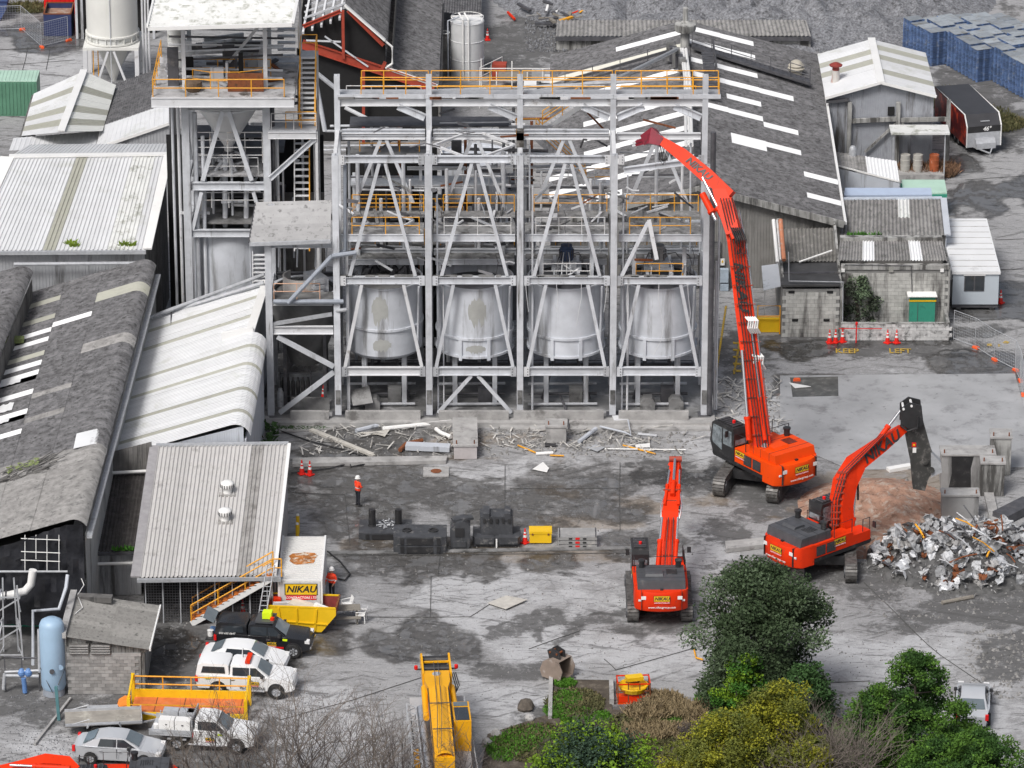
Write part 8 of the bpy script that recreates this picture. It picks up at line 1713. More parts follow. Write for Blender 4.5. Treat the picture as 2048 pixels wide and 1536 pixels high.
# scrap heap
def crumple(seed):
    r_=random.Random(seed); b=B(); nx,ny=5,4; w_,h_=r_.uniform(.5,1.0),r_.uniform(.4,.8); k1,k2=r_.uniform(.8,2.2)*r_.choice([-1,1]),r_.uniform(-.9,.9)
    for j in range(ny+1):
        for i in range(nx+1):
            u,v=i/nx-.5,j/ny-.5; z=.35*abs(u)*k1+.3*k2*v*v*2+r_.uniform(-.07,.07); b.v.append(V((u*w_+r_.uniform(-.09,.09),v*h_+r_.uniform(-.09,.09),z)))
    b.f=[(j*(nx+1)+i,j*(nx+1)+i+1,(j+1)*(nx+1)+i+1,(j+1)*(nx+1)+i) for j in range(ny) for i in range(nx)]
    me=mesh(b,'torn_plate',False); me.materials.append([SCRAPM,SCRAPM,GALV,SCRAPM,STEELW,SCRAPM,CONC,RUST][seed%8]); return me
CR=[crumple(i) for i in range(22)]
q0=P(1925,1120); sh=thing('scrap_heap','big heap of torn pale steel plate scrap at the right','scrap heap',q0)
b=B(); n=30
for j in range(n+1):
    for i in range(n+1):
        u,v=i/n*2-1,j/n*2-1; d=math.sqrt(u*u+v*v); b.v.append(V((u*5.6,v*4.8,-.25 if d>.98 else max(-.03,1.15*max(0,1-d)**.7+.3*pnoise(V((u*5,v*5,2)))*max(0,1-d)))))
b.f=[(j*(n+1)+i,j*(n+1)+i+1,(j+1)*(n+1)+i+1,(j+1)*(n+1)+i) for j in range(n) for i in range(n)]; ob('core',b,mat('dark_scrap_core',(.09,.09,.09),.8,0,.4,3),sh)
for k in range(290):
    a=rnd.uniform(0,6.283); d=math.sqrt(rnd.random())*.97; x,y=math.cos(a)*d*5.3,math.sin(a)*d*4.6; z=1.2*max(0,1-d)**.7+rnd.uniform(.0,.4)
    s=rnd.uniform(.4,1.15); m=Matrix.Translation(q0+V((x,y,z+.12)))@Matrix.Rotation(rnd.uniform(0,6.28),4,'Z')@Matrix.Rotation(rnd.uniform(-1.1,1.1),4,'X')@Matrix.Rotation(rnd.uniform(-1.1,1.1),4,'Y')@Matrix.Diagonal((s,s,s,1)); put('torn_plate',CR[rnd.randrange(22)],sh,m)
b=B()
for k in range(900):
    a=rnd.uniform(0,6.283); d=math.sqrt(rnd.random()); q=V((math.cos(a)*d*5.6,math.sin(a)*d*5.0,1.2*max(0,1-d)**.7+rnd.uniform(0,.25))); s=rnd.uniform(.06,.22); e1=V((rnd.gauss(0,1),rnd.gauss(0,1),rnd.gauss(0,1))).normalized()*s; e2=V((rnd.gauss(0,1),rnd.gauss(0,1),rnd.gauss(0,1))).normalized()*s; b.face([q,q+e1,q+e1+e2*.7,q+e2])
ob('shards',b,mat('mixed_shards',(.30,.30,.30),.7,0,.6,5,(.10,.09,.08),.5,3),sh,kind='stuff',fix=False)
for k in range(40):
    a=rnd.uniform(0,6.283); d=rnd.uniform(.1,.95); x,y=math.cos(a)*d*5.3,math.sin(a)*d*4.6; z=1.6*max(0,1-d)**.7+.2; e_=V((rnd.uniform(-1,1),rnd.uniform(-1,1),rnd.uniform(-.1,.6))).normalized()*rnd.uniform(.7,1.8)
    b=B(); b.tube([(x,y,z),V((x,y,z))+e_*.5+V((0,0,.1)),V((x,y,z))+e_],rnd.uniform(.03,.08),6); ob('bent_pipe',b,[GALV,SCRAPM,RUST,STEELD,SCRAPM,STEELD,GALV,RUST,RAILY,STEELD][k%10],sh)
# loose debris in front of the frame and around the yard
DB=[]
def debris(lab,kind_,pts,r_,m): 
    nm={'pipe':'loose_pipe','plank':'loose_plank','sheet':'loose_sheet'}[kind_]; b=B()
    if kind_=='pipe': b.tube(pts,r_,8); b.sm=True
    elif kind_=='plank': b.bar(pts[0],pts[1],r_*2.2,r_)
    else: b.prism(pts,(0,0,.03))
    t=ob(nm,b,m,None,label=lab,cat={'pipe':'pipe','plank':'plank','sheet':'sheet'}[kind_],group='demolition debris on the ground',kind='thing'); DB.append(t)
G_=lambda px,py,z=.08: P(px,py)+V((0,0,z))
for lab,k_,pts,r_,m in(('long pale pipe across the kerb left of the pinkish plinth','pipe',[G_(765,862,.15),G_(905,848,.15)],.14,WHITEP),('short pale pipe left of the long pale pipe','pipe',[G_(712,864),G_(760,852)],.14,WALLB),
 ('long twin timber lying diagonally above the hose','plank',[G_(622,862),G_(745,912)],.14,mat('pale_timber',(.5,.48,.44),.8)),('second long timber beside the diagonal one','plank',[G_(640,868),G_(748,914)],.1,MT['pale_timber']),
 ('rusty elbow pipe near the pinkish plinth','pipe',[G_(800,905,.15),G_(812,892,.15),G_(845,885,.15)],.13,RUST),('bundle of pale channels left of the pinkish plinth','plank',[G_(812,898,.2),G_(900,902,.2)],.3,WALLB),
 ('bent white pipe above the bundle of channels','pipe',[G_(872,864,.2),G_(882,872,.2),G_(902,880,.2)],.13,WHITEP),('thick pale pipe right of the chipped plinth','pipe',[G_(1158,888,.15),G_(1192,868,.35)],.13,WALLB),('pale steel channel lying against the frame bund','plank',[G_(1226,846,.2),G_(1292,842,.2)],.3,STEELW),
 ('grey square plate lying on the rubble','sheet',[G_(1172,898),G_(1192,892),G_(1210,898),G_(1195,906)],0,GALV),('white sheet scrap lying on the concrete mid-yard','sheet',[G_(1065,940,.04),G_(1086,926,.04),G_(1098,938,.04),G_(1094,946,.04)],0,WHITEP),
 ('yellow broken rail lying left on the rubble','pipe',[G_(1036,893),G_(1072,908)],.05,RAILY),('yellow rail lying beside white pipe','pipe',[G_(1100,913),G_(1128,914)],.05,RAILY),('long yellow rail before the rubble edge','pipe',[G_(1246,893),G_(1300,907),G_(1311,910)],.05,RAILY),('short yellow rail by the cab','pipe',[G_(1443,861),G_(1466,873)],.05,RAILY),
 ('tubular frame scrap in the rubble','pipe',[G_(1200,862,.3),G_(1225,868,.3),G_(1250,874,.3),G_(1262,880,.3),G_(1256,856,.5)],.06,WALLB),('white cladding piece right of tubular scrap','sheet',[G_(1270,893,.1),G_(1300,890,.1),G_(1300,898,.1),G_(1272,899,.1)],0,WHITEP),('grey pipe lying to the right of rubble','pipe',[G_(1276,870),G_(1314,874)],.09,GALV),
 ('white pipe piece in front of third tank rubble','pipe',[G_(1072,910),G_(1106,908)],.1,WHITEP),('long thin grey rod along the rubble edge','pipe',[G_(1210,900),G_(1372,902)],.04,WHITEP),('dark bent bar leaning on the chipped plinth','pipe',[G_(1120,818,.9),G_(1132,835,.5),G_(1138,862,.1)],.08,STEELD),
 ('black pipe beside the chipped plinth','pipe',[G_(1090,893),G_(1112,893)],.13,MBLACK),('white T-shaped flat scrap','sheet',[G_(715,869),G_(752,866),G_(780,862),G_(770,876),G_(756,872)],0,MT['pale_timber']),('pale strip beside the right pad','plank',[G_(1552,886),G_(1590,884)],.08,WOODG),('grey triangle sheet on the wet patch','sheet',[G_(1578,768),G_(1622,776),G_(1590,779)],0,WHITEP),
 ('long pale pole lying before the scrap heap','pipe',[G_(1884,1208),G_(1946,1196)],.12,WOODG),('concrete sleeper between upright footing and heap','plank',[G_(1976,985,.1),G_(1990,1050,.1)],.25,CONC),('dark steel rail section at the right edge','plank',[G_(2000,1045,.3),G_(2060,1015,.3)],.5,STEELD),('white strip beside crusher tip','plank',[G_(1776,942),G_(1822,934)],.2,WHITEP),('white board sheet left of the middle machine','sheet',[G_(975,1210,.1),G_(1012,1195,.1),G_(1055,1203,.1),G_(1012,1222,.1)],0,MT['pale_timber']),
 ('dark tilted steel plate under the first tank','sheet',[PY(700,782,-4.6),PY(738,772,-4.6),PY(746,806,-5.4),PY(706,812,-5.4)],0,CONCD),('curved orange-white pipe scrap near the big tree','pipe',[G_(1388,1302),G_(1392,1318),G_(1406,1322)],.05,RAILY)): debris(lab,k_,pts,r_,m)
hs2=pipe(None,'yard_hose',[G_(545,858),G_(620,885),G_(700,905),G_(735,918),G_(700,930),G_(702,936),G_(745,928),G_(730,912),G_(715,925),G_(660,939),G_(620,944),G_(582,948)],.045,MBLACK,6,label='black hose snaking from the mixing bay to the kerb',cat='hose')
pipe(None,'yard_hose',[G_(655,1105),G_(680,1125),G_(700,1150),G_(690,1163),G_(676,1160)],.05,MBLACK,6,label='black hose looping right of the site container',cat='hose')
b=B()
def stones(b,n,box,smin,smax):
    for k in range(n):
        px,py=rnd.uniform(box[0],box[2]),rnd.uniform(box[1],box[3]); q=P(px,py); s=rnd.uniform(smin,smax)*rnd.random()+smin; a=rnd.uniform(0,3); h=s*rnd.uniform(.3,.9)
        b.add([q+V((s*math.cos(a+c_),s*rnd.uniform(.5,1)*math.sin(a+c_),-.02)) for c_ in(0,1.6,3.1,4.7)]+[q+V((s*.4*math.cos(a+c_),s*.4*math.sin(a+c_),h)) for c_ in(.3,2.4,4.4)],[(0,1,4),(1,5,4),(1,2,5),(2,3,5),(3,6,5),(3,0,6),(0,4,6),(4,5,6)])
stones(b,110,(1660,960,1860,1060),.04,.14); stones(b,900,(1400,1120,2048,1400),.02,.05); stones(b,900,(700,1000,1300,1400),.02,.05); stones(b,520,(860,842,1400,915),.05,.16); stones(b,420,(1000,850,1300,900),.04,.22); stones(b,160,(600,850,900,915),.04,.1); stones(b,160,(1740,1130,2048,1240),.04,.12); stones(b,200,(1930,1260,2060,1400),.05,.13); stones(b,200,(1420,760,1560,880),.04,.1); stones(b,90,(1000,1100,1700,1340),.03,.08); stones(b,40,(320,1240,420,1380),.03,.06)
b2=B()
for k in range(330):
    bx=[(860,842,1400,912),(980,850,1320,905),(600,850,900,915),(1430,760,1560,880)][k%4 if k%8 else 3]; q=P(rnd.uniform(bx[0],bx[2]),rnd.uniform(bx[1],bx[3]))+V((0,0,.07)); a=rnd.uniform(0,3.14); l=rnd.uniform(.2,1.1); b2.bar(q,q+V((math.cos(a)*l,math.sin(a)*l,rnd.uniform(-.03,.2))),rnd.uniform(.02,.1),rnd.uniform(.02,.05))
ob('splinters',b2,mat('splinters',(.45,.44,.42),.8,0,.6,1.2,(.12,.10,.08),.54,1.0),None,label='thin splinters of pipe and timber strewn before the tank frame',cat='splinters',kind='stuff',fix=False)
ob('rubble',b,mat('rubble',(.25,.245,.24),.9,0,.35,3,(.13,.13,.125),.5,2),None,label='broken rubble strewn before the tank frame',cat='rubble',kind='stuff',fix=False)
b=B(); 
for k in range(3600):
    q=P(rnd.uniform(-20,760),rnd.uniform(1385,1545)); 
    if q.x<-26.5: continue
    s=rnd.uniform(.02,.05); a=rnd.uniform(0,3); b.add([q+V((s*math.cos(a+c_),s*math.sin(a+c_),0)) for c_ in(0,2.1,4.2)]+[q+V((0,0,s))],[(0,1,3),(1,2,3),(2,0,3)])
ob('parking_gravel',b,GRAVEL,None,label='fine dark gravel of the vehicle parking strip',cat='gravel',kind='stuff',fix=False)
# pallets
PB=B()
for k in range(3):
    PB.bb(-.6,-.5+k*.45,0,.6,-.4+k*.45,.018)
    for l in range(3): PB.bb(-.6+l*.53,-.5+k*.45,.018,-.46+l*.53,-.4+k*.45,.1)
PB.bb(-.6,-.5,.1,.6,.5,.122)
PBm=mesh(PB,'pallet'); PBm.materials.append(BLUEP)
PT=B()
for k in range(7): PT.bb(-.6+k*.173,-.5,.1,-.45+k*.173,.5,.13)
PTm=mesh(PT,'pallet_top'); PTm.materials.append(BLUEPT)
dd=V((.42,-.907,0)); nn=V((.907,.42,0)); O=P(1868,127)
NW=['one','two','three','four','five','six','seven','eight','nine']; NO=['']+['first','second','third','fourth','fifth','sixth','seventh','eighth','ninth','tenth']+['%dth'%n_ for n_ in range(11,30)]
for k in range(9):
    for j in range(min(4*(k+1),24)):
        base=O+nn*(1.22*k)+dd*(4.6*k-1.06*j)+V((rnd.uniform(-.03,.03),rnd.uniform(-.03,.03),0)); px,py=to_px(base.x,base.y)
        if px>2110 or py>225: continue
        H_=19+rnd.choice([-1,0,0,1]); front=(j==0)
        t=thing('pallet_stack','near-end stack of blue pallets in pallet row %s from the left'%NW[k] if front else 'stack of blue pallets, row %s from the left, %s behind its near end'%(NW[k],NO[j]),'pallet stack',base,0,'blue pallet stacks')
        ang=math.atan2(dd.y,dd.x)
        hid=(not front) and 4*(k-1)+4<=0
        for l in range(H_):
            if not front and j>=5 and l<H_-9: 
                if l%3: continue
            o=put('pallet',PBm,t,Matrix.Translation(base+V((rnd.uniform(-.02,.02),rnd.uniform(-.02,.02),l*.135)))@Matrix.Rotation(ang+math.pi/2+rnd.uniform(-.03,.03),4,'Z'))
        put('top_boards',PTm,t,Matrix.Translation(base+V((0,0,(H_-1)*.135+.012)))@Matrix.Rotation(ang+math.pi/2,4,'Z')@Matrix.Rotation(rnd.uniform(-.02,.02),4,'X'))
# rear tanks
def vtank(lab,px,py,r_,h_,m,rail=True,loc=None):
    q=loc or P(px,py); t=thing('storage_tank',lab,'tank',q); b=B(); b.lathe((0,0,0),[(r_,0),(r_,h_),(r_-.04,h_),(r_-.04,h_-.15),(.001,h_-.12)],32); ob('shell',b,m,t,sm=True)
    for z in(h_*.33,h_*.66,h_-.05): b=B(); b.lathe((0,0,z),[(r_,-.03),(r_+.04,0),(r_,.03)],32,cap=False); ob('weld_band',b,m,t)
    if rail: b=B(); b.lathe((0,0,h_+.25),[(r_-.05,-.03),(r_,0),(r_-.05,.03)],28,cap=False); ob('rim_rail',b,WHITEP,t)
    return t
t=vtank('round grey tank with white rim behind the gantry, top centre',935,150,1.2,4.2,mat('stained_tank',(.62,.63,.64),.5,0,.1,1,(.68,.69,.70),.54,.9,True))
for x in(-.3,.1): b=B(); b.tube([(x,-1.3,-.0),(x,-1.3,4.6),(x-.3,-.6,4.9)],.07,8); ob('riser',b,WHITEP,t)
b=B(); b.tube([(-1.4,-.6,0),(-1.4,-.6,4.3),(-.6,-.9,4.7)],.06,8); ob('riser',b,WALLB,t); b=B(); b.bar((-1.1,.2,4.4),(1.1,-.2,4.6),.12,.1); ob('top_beam',b,WHITEP,t)
vtank('slim dark tank with pale rim left of the round grey tank',889,150,.42,3.0,WALLD)
t=vtank('large grey storage tank half hidden behind the second bay',0,0,2.15,11.6,TANK,True,V((PY(950,400,9.5).x,9.5,0)))
t=vtank('dark round tank behind the second bay, right of the large one',0,0,1.9,9.6,mat('dark_round_tank',(.12,.12,.125),.6),False,V((PY(1000,400,12.5).x,12.5,0)))
# pipe rack clutter behind the frame
pk=thing('pipe_rack','tangle of pipes, beams and dark plant behind the steel frame','pipework',(0,4,0))
for k in range(54):
    x=rnd.uniform(-9.5,2.5); y=rnd.uniform(1.2,5.5); z=rnd.choice([8.6,9.6,10.5,11.6,12.4,13.4,14.4,15.2,16])+rnd.uniform(-.2,.2); L_=rnd.uniform(1.5,5); m=[GALV,STEEL,STEELD,STEELW,STEELD,RUST,WALLD][k%7]
    if k%3==0: pipe(pk,'pipe_run',[(x,y,z),(x+L_,y+rnd.uniform(-.3,.3),z+rnd.uniform(-.1,.1))],rnd.uniform(.05,.13),m)
    elif k%3==1: seg(pk,'cross_member',(x,y,z),(x+L_*.8,y,z),.14,.2,m)
    else: pipe(pk,'pipe_run',[(x,y,z),(x,y,z-rnd.uniform(1.5,4)),(x+rnd.uniform(-1,1),y,z-rnd.uniform(4,5))],rnd.uniform(.04,.12),m)
for k in range(9): x=-9.6+k*1.35; seg(pk,'rack_post',(x,2.2+(k%3)*1.3,0),(x,2.2+(k%3)*1.3,rnd.uniform(12,16.5)),.18,.18,[STEEL,STEELD,RUST][k%3],(0,1,0))
for k in range(14):
    b=B(); x=rnd.uniform(-9,1.5); b.box((x,rnd.uniform(1.4,5),rnd.uniform(9,14)),(rnd.uniform(.5,1.6),.8,rnd.uniform(.3,1.0))); ob('machine_casing',b,[GALV,STEELD,CONCD,WALLB,STEELW][k%5],pk,world=True)
for k in range(5):
    b=B(); z=8.6+k*1.9; b.bb(-9.8,1.3,z,-5.2 if k%2 else -.2,3.0,z+.08); ob('rack_deck',b,[CONCD,STEELD,GALV][k%3],pk,world=True)
railing(pk,[(-9.6,1.4,10.5),(-3,1.4,10.5)],1.05,RAILY,1.6); railing(pk,[(-3,1.6,12.4),(5,1.6,12.4)],1.05,RAILW,1.6); railing(pk,[(-9.2,1.4,14.6),(-5.6,1.4,14.6)],1.05,RAILY,1.3)
b=B(); b.bb(PY(706,315,6.5).x,6.4,8.0,PY(810,315,6.5).x,6.6,11.0); ob('roller_shutter',b,WALLD,pk,world=True)
b=B(); b.bb(-10.2,6.0,0,-4.6,6.2,13.2); ob('rear_panel',b,BLACK,pk,world=True)  # black sheet put in for the unlit shed interior behind the first bay
# green container and skips, upper left
q=P(-40,232); t=thing('shipping_container','dark green shipping container with pale roof at the left edge','container',q)
b=B(); b.bb(-1.2,0,0,4.1,2.44,2.55); ob('body',b,GREENC,t); b=B(); b.bb(-1.2,0,2.55,4.1,2.44,2.6); ob('roof',b,GREENL,t)
for k in range(20): b=B(); b.bb(-1.1+k*.26,-.04,.15,-.98+k*.26,0,2.45); ob('side_rib',b,GREENC,t); b=B(); b.bb(-1.1+k*.26,.1,2.6,-.98+k*.26,2.34,2.63); ob('roof_rib',b,GREENL,t)
t=thing('waste_skip','dark navy open skip with rusty rim and earth inside, upper left','skip',P(116,72)); 
for a_,e_ in(((-1,0),(1,0)),((1,0),(1,2.8)),((1,2.8),(-1,2.8)),((-1,2.8),(-1,0))): b=B(); b.bar((a_[0],a_[1],.85),(e_[0],e_[1],.85),.06,1.7); ob('side',b,NAVY,t); b=B(); b.bar((a_[0],a_[1],1.72),(e_[0],e_[1],1.72),.1,.07); ob('rim',b,RUST,t)
b=B(); b.bb(-.95,.05,.1,.95,2.75,1.3); ob('contents',b,EARTH,t)
t=thing('red_container','red steel container end above the navy skip','container',P(118,28)); b=B(); b.bb(-1.1,0,0,1.6,4,2.4); ob('body',b,REDP,t); 
for k in range(8): b=B(); b.bb(-1.0+k*.33,-.04,.1,-.85+k*.33,0,2.3); ob('rib',b,REDP,t)
t=thing('blue_skip','blue skip cut by the upper-left corner','skip',P(0,42)); b=B(); b.side([(-1.5,1.5),(.6,1.5),(.5,.9),(.0,0),(-1.4,0)],0,2); ob('body',b,mat('blue_skip_paint',(.05,.08,.2),.5,0,.2,2),t); b=B(); b.bb(-1.5,-.05,1.45,.62,.05,1.55); ob('rim',b,NAVY,t)
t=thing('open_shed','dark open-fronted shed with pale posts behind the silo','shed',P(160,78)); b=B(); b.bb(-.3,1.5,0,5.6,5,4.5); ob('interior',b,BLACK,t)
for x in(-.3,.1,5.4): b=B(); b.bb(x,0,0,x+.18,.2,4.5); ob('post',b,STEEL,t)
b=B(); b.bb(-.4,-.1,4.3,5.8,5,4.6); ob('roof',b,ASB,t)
# junk by the gravel, and small far skip
t=thing('junk_pile','heap of pipes, red and yellow scrap behind the long ribbed roof','scrap heap',P(1165,44))
for k in range(90):
    x,y=rnd.gauss(0,2.4),rnd.gauss(0,2.0); a=rnd.uniform(0,3.1); l=rnd.uniform(.4,1.6); b=B(); z=rnd.uniform(.1,.7); b.bar((x,y,z),(x+math.cos(a)*l,y+math.sin(a)*l,max(.08,z+rnd.uniform(-.2,.3))),rnd.uniform(.06,.3),rnd.uniform(.04,.2)); ob('scrap_piece',b,[WHITEP,GALV,ORANGE,STEELD,WOODG,RAILY,CONC,STEELD,mat('lime_pipe',(.25,.6,.05),.5) if k<12 else STEELD][k%9],t)
t=thing('blue_red_skip','small blue skip with red top far behind the shed ridge','skip',P(1427,44)); b=B(); b.bb(-.65,0,0,.65,1.2,.6); ob('body',b,mat('mid_blue',(.08,.14,.36),.5),t); b=B(); b.bb(-.66,-.01,.6,.66,1.2,.85); ob('red_top',b,REDP,t); b=B(); b.bb(-.6,.1,.86,.6,1.1,.9); ob('cover',b,WHITEP,t)
# ---------------------------------------------------------------- plant in the lower left corner
t=thing('pressure_tank','tall pale blue upright pressure vessel beside the block hut','tank',P(106,1398)+V((0,.7,0))); h_=4.1; r_=.66
b=B(); b.lathe((0,0,.25),[(.3,.0),(r_*.9,.12),(r_,.32),(r_,h_-.35),(r_*.85,h_-.12),(r_*.5,h_+.02),(.001,h_+.06)],28); ob('vessel',b,BLUET,t,sm=True); b=B(); b.lathe((0,0,0),[(r_*.9,0),(r_*.86,.5)],24); ob('skirt',b,MT['grey_pipe'],t)
b=B(); b.tube([(0,-r_,1.6),(0,-r_-.1,1.6)],.13,14); ob('manhole',b,STEELD,t); b=B(); b.tube([(.45,-.5,1.75),(.45,-.55,1.75)],.14,14); ob('gauge_ring',b,BLUET,t)
b=B(); b.tube([(-r_,-.2,1.6),(-.2,-r_-.03,.8),(.0,-r_-.1,.4)],.02,5); ob('cable',b,MBLACK,t); b=B(); b.tube([(r_,-.2,1.6),(.3,-r_-.02,.8)],.02,5); ob('cable',b,MBLACK,t)
t=thing('lattice_mast','short galvanised lattice pipe mast at the left edge','mast',P(22,1320))
for x,y in((-.65,0),(.65,0),(.3,1.1),(-.5,1.1)): b=B(); b.bar((x,y,0),(x*.75,y*.9,4.4),.08); ob('leg',b,GALV,t)
for k in range(5):
    z=.3+k*.85
    for a_,e_ in(((-.62,0),(.62,0)),((.62,0),(.3,1.05)),((-.62,0),(-.48,1.05))): b=B(); b.bar((a_[0],a_[1],z),(e_[0],e_[1],z+(.8 if k%2 else 0)),.06); ob('lacing',b,GALV,t)
t=thing('pipe_loop','thick white lagged pipe crossing the lattice mast at the left edge','pipe',P(30,1200)); b=B(); b.tube([PY(-20,1195,-38),PY(20,1190,-38),PY(50,1182,-38),PY(62,1168,-38),PY(66,1140,-38)],.22,12); b.sm=True; ob('pipe',b,WHITEP,t,world=True); b=B(); b.tube([PY(10,1190,-38),PY(14,1190,-38)],.25,12); ob('clamp',b,STEELD,t,world=True)
t=thing('valve_station','cluster of grey pipes and blue valves on stands, lower left','valves',P(45,1385))
for pts,r_,m in(([(-.9,0,1.2),(1.0,0,1.3)],.07,GALV),([(-.9,0,1.0),(.9,0,.95)],.1,GALV),([(.1,-.1,.9),(.15,-.1,.05)],.13,mat('valve_blue',(.12,.24,.5),.5)),([(.95,0,1.2),(.98,.2,3.6)],.09,GALV),([(.98,.2,3.0),(1.6,.2,3.05)],.09,GALV),([(-.9,0,1.1),(-1.0,0,.2)],.1,GALV),([(-.95,.2,2.0),(1.0,.2,1.9)],.05,STEELD)): b=B(); b.tube(pts,r_,10); ob('pipe',b,m,t,sm=True)
for x in(-.9,0,.9): b=B(); b.bar((x,.2,0),(x,.2,1.9),.06); ob('stand',b,STEELD,t)
for x in(0,.35): b=B(); b.lathe((x,0,1.0),[(.16,0),(.2,.1),(.2,.25),(.08,.4)],12); ob('valve_body',b,MT['valve_blue'],t)
pipe(t,'down_pipe',[PY(135,1150,-40),PY(132,1175,-40.5),PY(118,1218,-41),PY(66,1222,-41.5),PY(66,1330,-42)],.1,WALLB)
t=thing('plant_wall','dark stained wall with green panel behind the blue pressure vessel','wall',P(60,1300)); 
for x0,x1,z0,z1,m in((-4,2.3,0,2.0,TEAL),(-4,2.3,2.0,3.4,WALLC)): b=B(); b.bb(x0,3.0,z0,x1,3.2,z1); ob('panel',b,m,t)
t=thing('teal_post','short leaning teal post and kerb before the blue vessel','post',P(118,1440)); b=B(); b.bar((0,0,0),(-.1,.1,1.9),.16); ob('post',b,mat('teal_post',(.08,.2,.22),.6),t); b=B(); b.bar((-1.0,-3,.06),(.4,2.5,.06),.12,.14); ob('kerb',b,CONC,t)

rp=thing('rear_yard_plant','white frames, rails and dark machine between the rear tank and big shed','plant',P(1060,190))
for k in range(7):
    x=-3.5+k*1.1; b=B(); b.bar((x,0,0),(x,0,rnd.uniform(1.5,3.2)),.08); ob('frame_post',b,WHITEP,rp)
for z in(1.1,2.0): b=B(); b.bar((-3.5,0,z),(3.1,0,z),.06); ob('frame_rail',b,WHITEP,rp)
for c_,s_,m in(((1.3,-2,.7),(1.5,1.0,1.4),MBLACK),((.0,-2,.8),(.9,.9,1.6),WHITEP),((-1.2,1.5,.9),(2.2,1.4,.25),WOODG),((-2.6,-1.5,.5),(1.2,1,1.0),WHITEP),((2.4,3.0,.1),(3.2,2.4,.2),STEELW),((-2.2,3.6,.6),(1.0,.9,1.2),REDST),((.6,3,.5),(.9,.3,.9),GALV)): b=B(); b.box(c_,s_,rnd.uniform(-.2,.2)); ob('plant_box',b,m,rp)
railing(rp,[(-3.6,-3,0),(-3.6,2,0),(-2.0,4.5,0)],1.4,WHITEP,1.4,world=False)
# ---------------------------------------------------------------- planting
def leafmat(name,c,c2,rn=0): return mat(name,c,.75,0,.7,14,c2,.52,1.6,spec=.25)  # strong tone noise paints leaf highlights and dark depths into the colour
def leafy(par,name,clumps,n,ls,mt,flat=.0,up=.3):
    b=B(); vs=b.v; fs=b.f; tot=sum(r[0]*r[1] for c,r in clumps)
    for c,r in clumps:
        for k in range(int(n*r[0]*r[1]/tot)):
            a=rnd.uniform(0,6.283); u=rnd.uniform(-1,1); s=math.sqrt(1-u*u); d=rnd.random()**.4
            q=c+V((r[0]*s*math.cos(a)*d,r[0]*s*math.sin(a)*d,r[1]*u*d)); l=ls*rnd.uniform(.6,1.4); e=V((rnd.gauss(0,1),rnd.gauss(0,1),rnd.gauss(up,.7))).normalized()*l; f=V((rnd.gauss(0,1),rnd.gauss(0,1),rnd.gauss(0,.6))).normalized()*l*.5; i=len(vs)
            vs+=[q,q+e*.5+f,q+e,q+e*.5-f]; fs.append((i,i+1,i+2,i+3))
    return ob(name,b,mt,par,fix=False)
def broadleaf(label,base,h,w,n,ls,mt,mt2=None,cat='tree',name='tree',seed=0,trunks=3,spread=1.0,low=.12):
    g=thing(name,label,cat,base)
    cl=[]; tips=[]
    for k in range(84):
        a=rnd.uniform(0,6.283); u=rnd.uniform(low,1); rad=w*math.sqrt(max(0,1-((u-.42)/.60)**2))*rnd.uniform(.35,1.0); c=V((math.cos(a)*rad*spread,math.sin(a)*rad*spread,h*u*rnd.uniform(.85,1))); r=w*rnd.uniform(.18,.36); cl.append((c,(r,r*.72))); tips.append(c)
    cl+= [(V((0,0,h*f_)),(w*.5,h*.14)) for f_ in(.3,.45,.6,.75)]; leafy(g,'crown',cl[:50],int(n*.6),ls,mt); leafy(g,'crown',cl[50:],int(n*.4),ls,mt2 or mt)
    for k in range(trunks):
        a=k*2.1; b=B(); b.tube([(.15*math.cos(a),.15*math.sin(a),-.1),(.3*math.cos(a),.3*math.sin(a),h*.3),(.5*math.cos(a),.5*math.sin(a),h*.6)],[.16,.12,.06],7); ob('trunk',b,BARK,g,sm=True)
    for k in range(16):
        c=tips[k]; b=B(); z=rnd.uniform(.15,.5)*h; b.tube([(0,0,min(z,c.z)),c*.5+V((0,0,z*.4)),c],[.06,.04,.015],5); ob('limb',b,BARK,g,sm=True)
    return g
BARK=mat('bark',(.10,.085,.07),.9,0,.3,6)
DKG=leafmat('dark_evergreen_leaf',(.042,.068,.030),(.085,.12,.065)); MDG=leafmat('fresh_green_leaf',(.05,.14,.018),(.035,.08,.02)); YLG=leafmat('golden_green_leaf',(.24,.24,.02),(.10,.13,.02)); OLG=leafmat('olive_leaf',(.13,.145,.025),(.05,.075,.018)); CON=leafmat('conifer_green',(.036,.088,.018),(.016,.04,.010)); CTIP=leafmat('conifer_tip',(.07,.15,.02),(.04,.09,.02)); BRT=leafmat('bright_tip',(.14,.24,.015),(.07,.15,.02))
broadleaf('big dark evergreen tree in front of the middle and right excavators',P(1522,1420),8.2,3.8,60000,.15,DKG,leafmat('grey_evergreen_leaf',(.10,.14,.08),(.04,.07,.03)),low=.1)
g=broadleaf('bright green climber bush at the foot of the big dark tree',P(1480,1480),5.0,1.5,12000,.13,MDG,BRT,'bush','bush',low=.05)
g=broadleaf('mid green sapling on the right side of the big dark tree',P(1610,1470),4.0,1.5,10000,.14,leafmat('mid_green_leaf',(.045,.10,.03),(.03,.06,.02)),None,'bush','bush',low=.1)
for px,py,h,w,lab in((1450,1600,4.8,2.6,'golden green shrub nearest the big dark tree trunk'),(1560,1575,6.0,2.3,'golden topped shrub right of the nearest golden one'),(1400,1640,4.2,2.2,'low olive golden shrub at bottom edge left of the others'),(1620,1610,3.6,1.6,'thin golden shrub among the bare twigs')): broadleaf(lab,P(px,py),h,w,26000,.12,OLG,YLG,'shrub','shrub',low=.1)
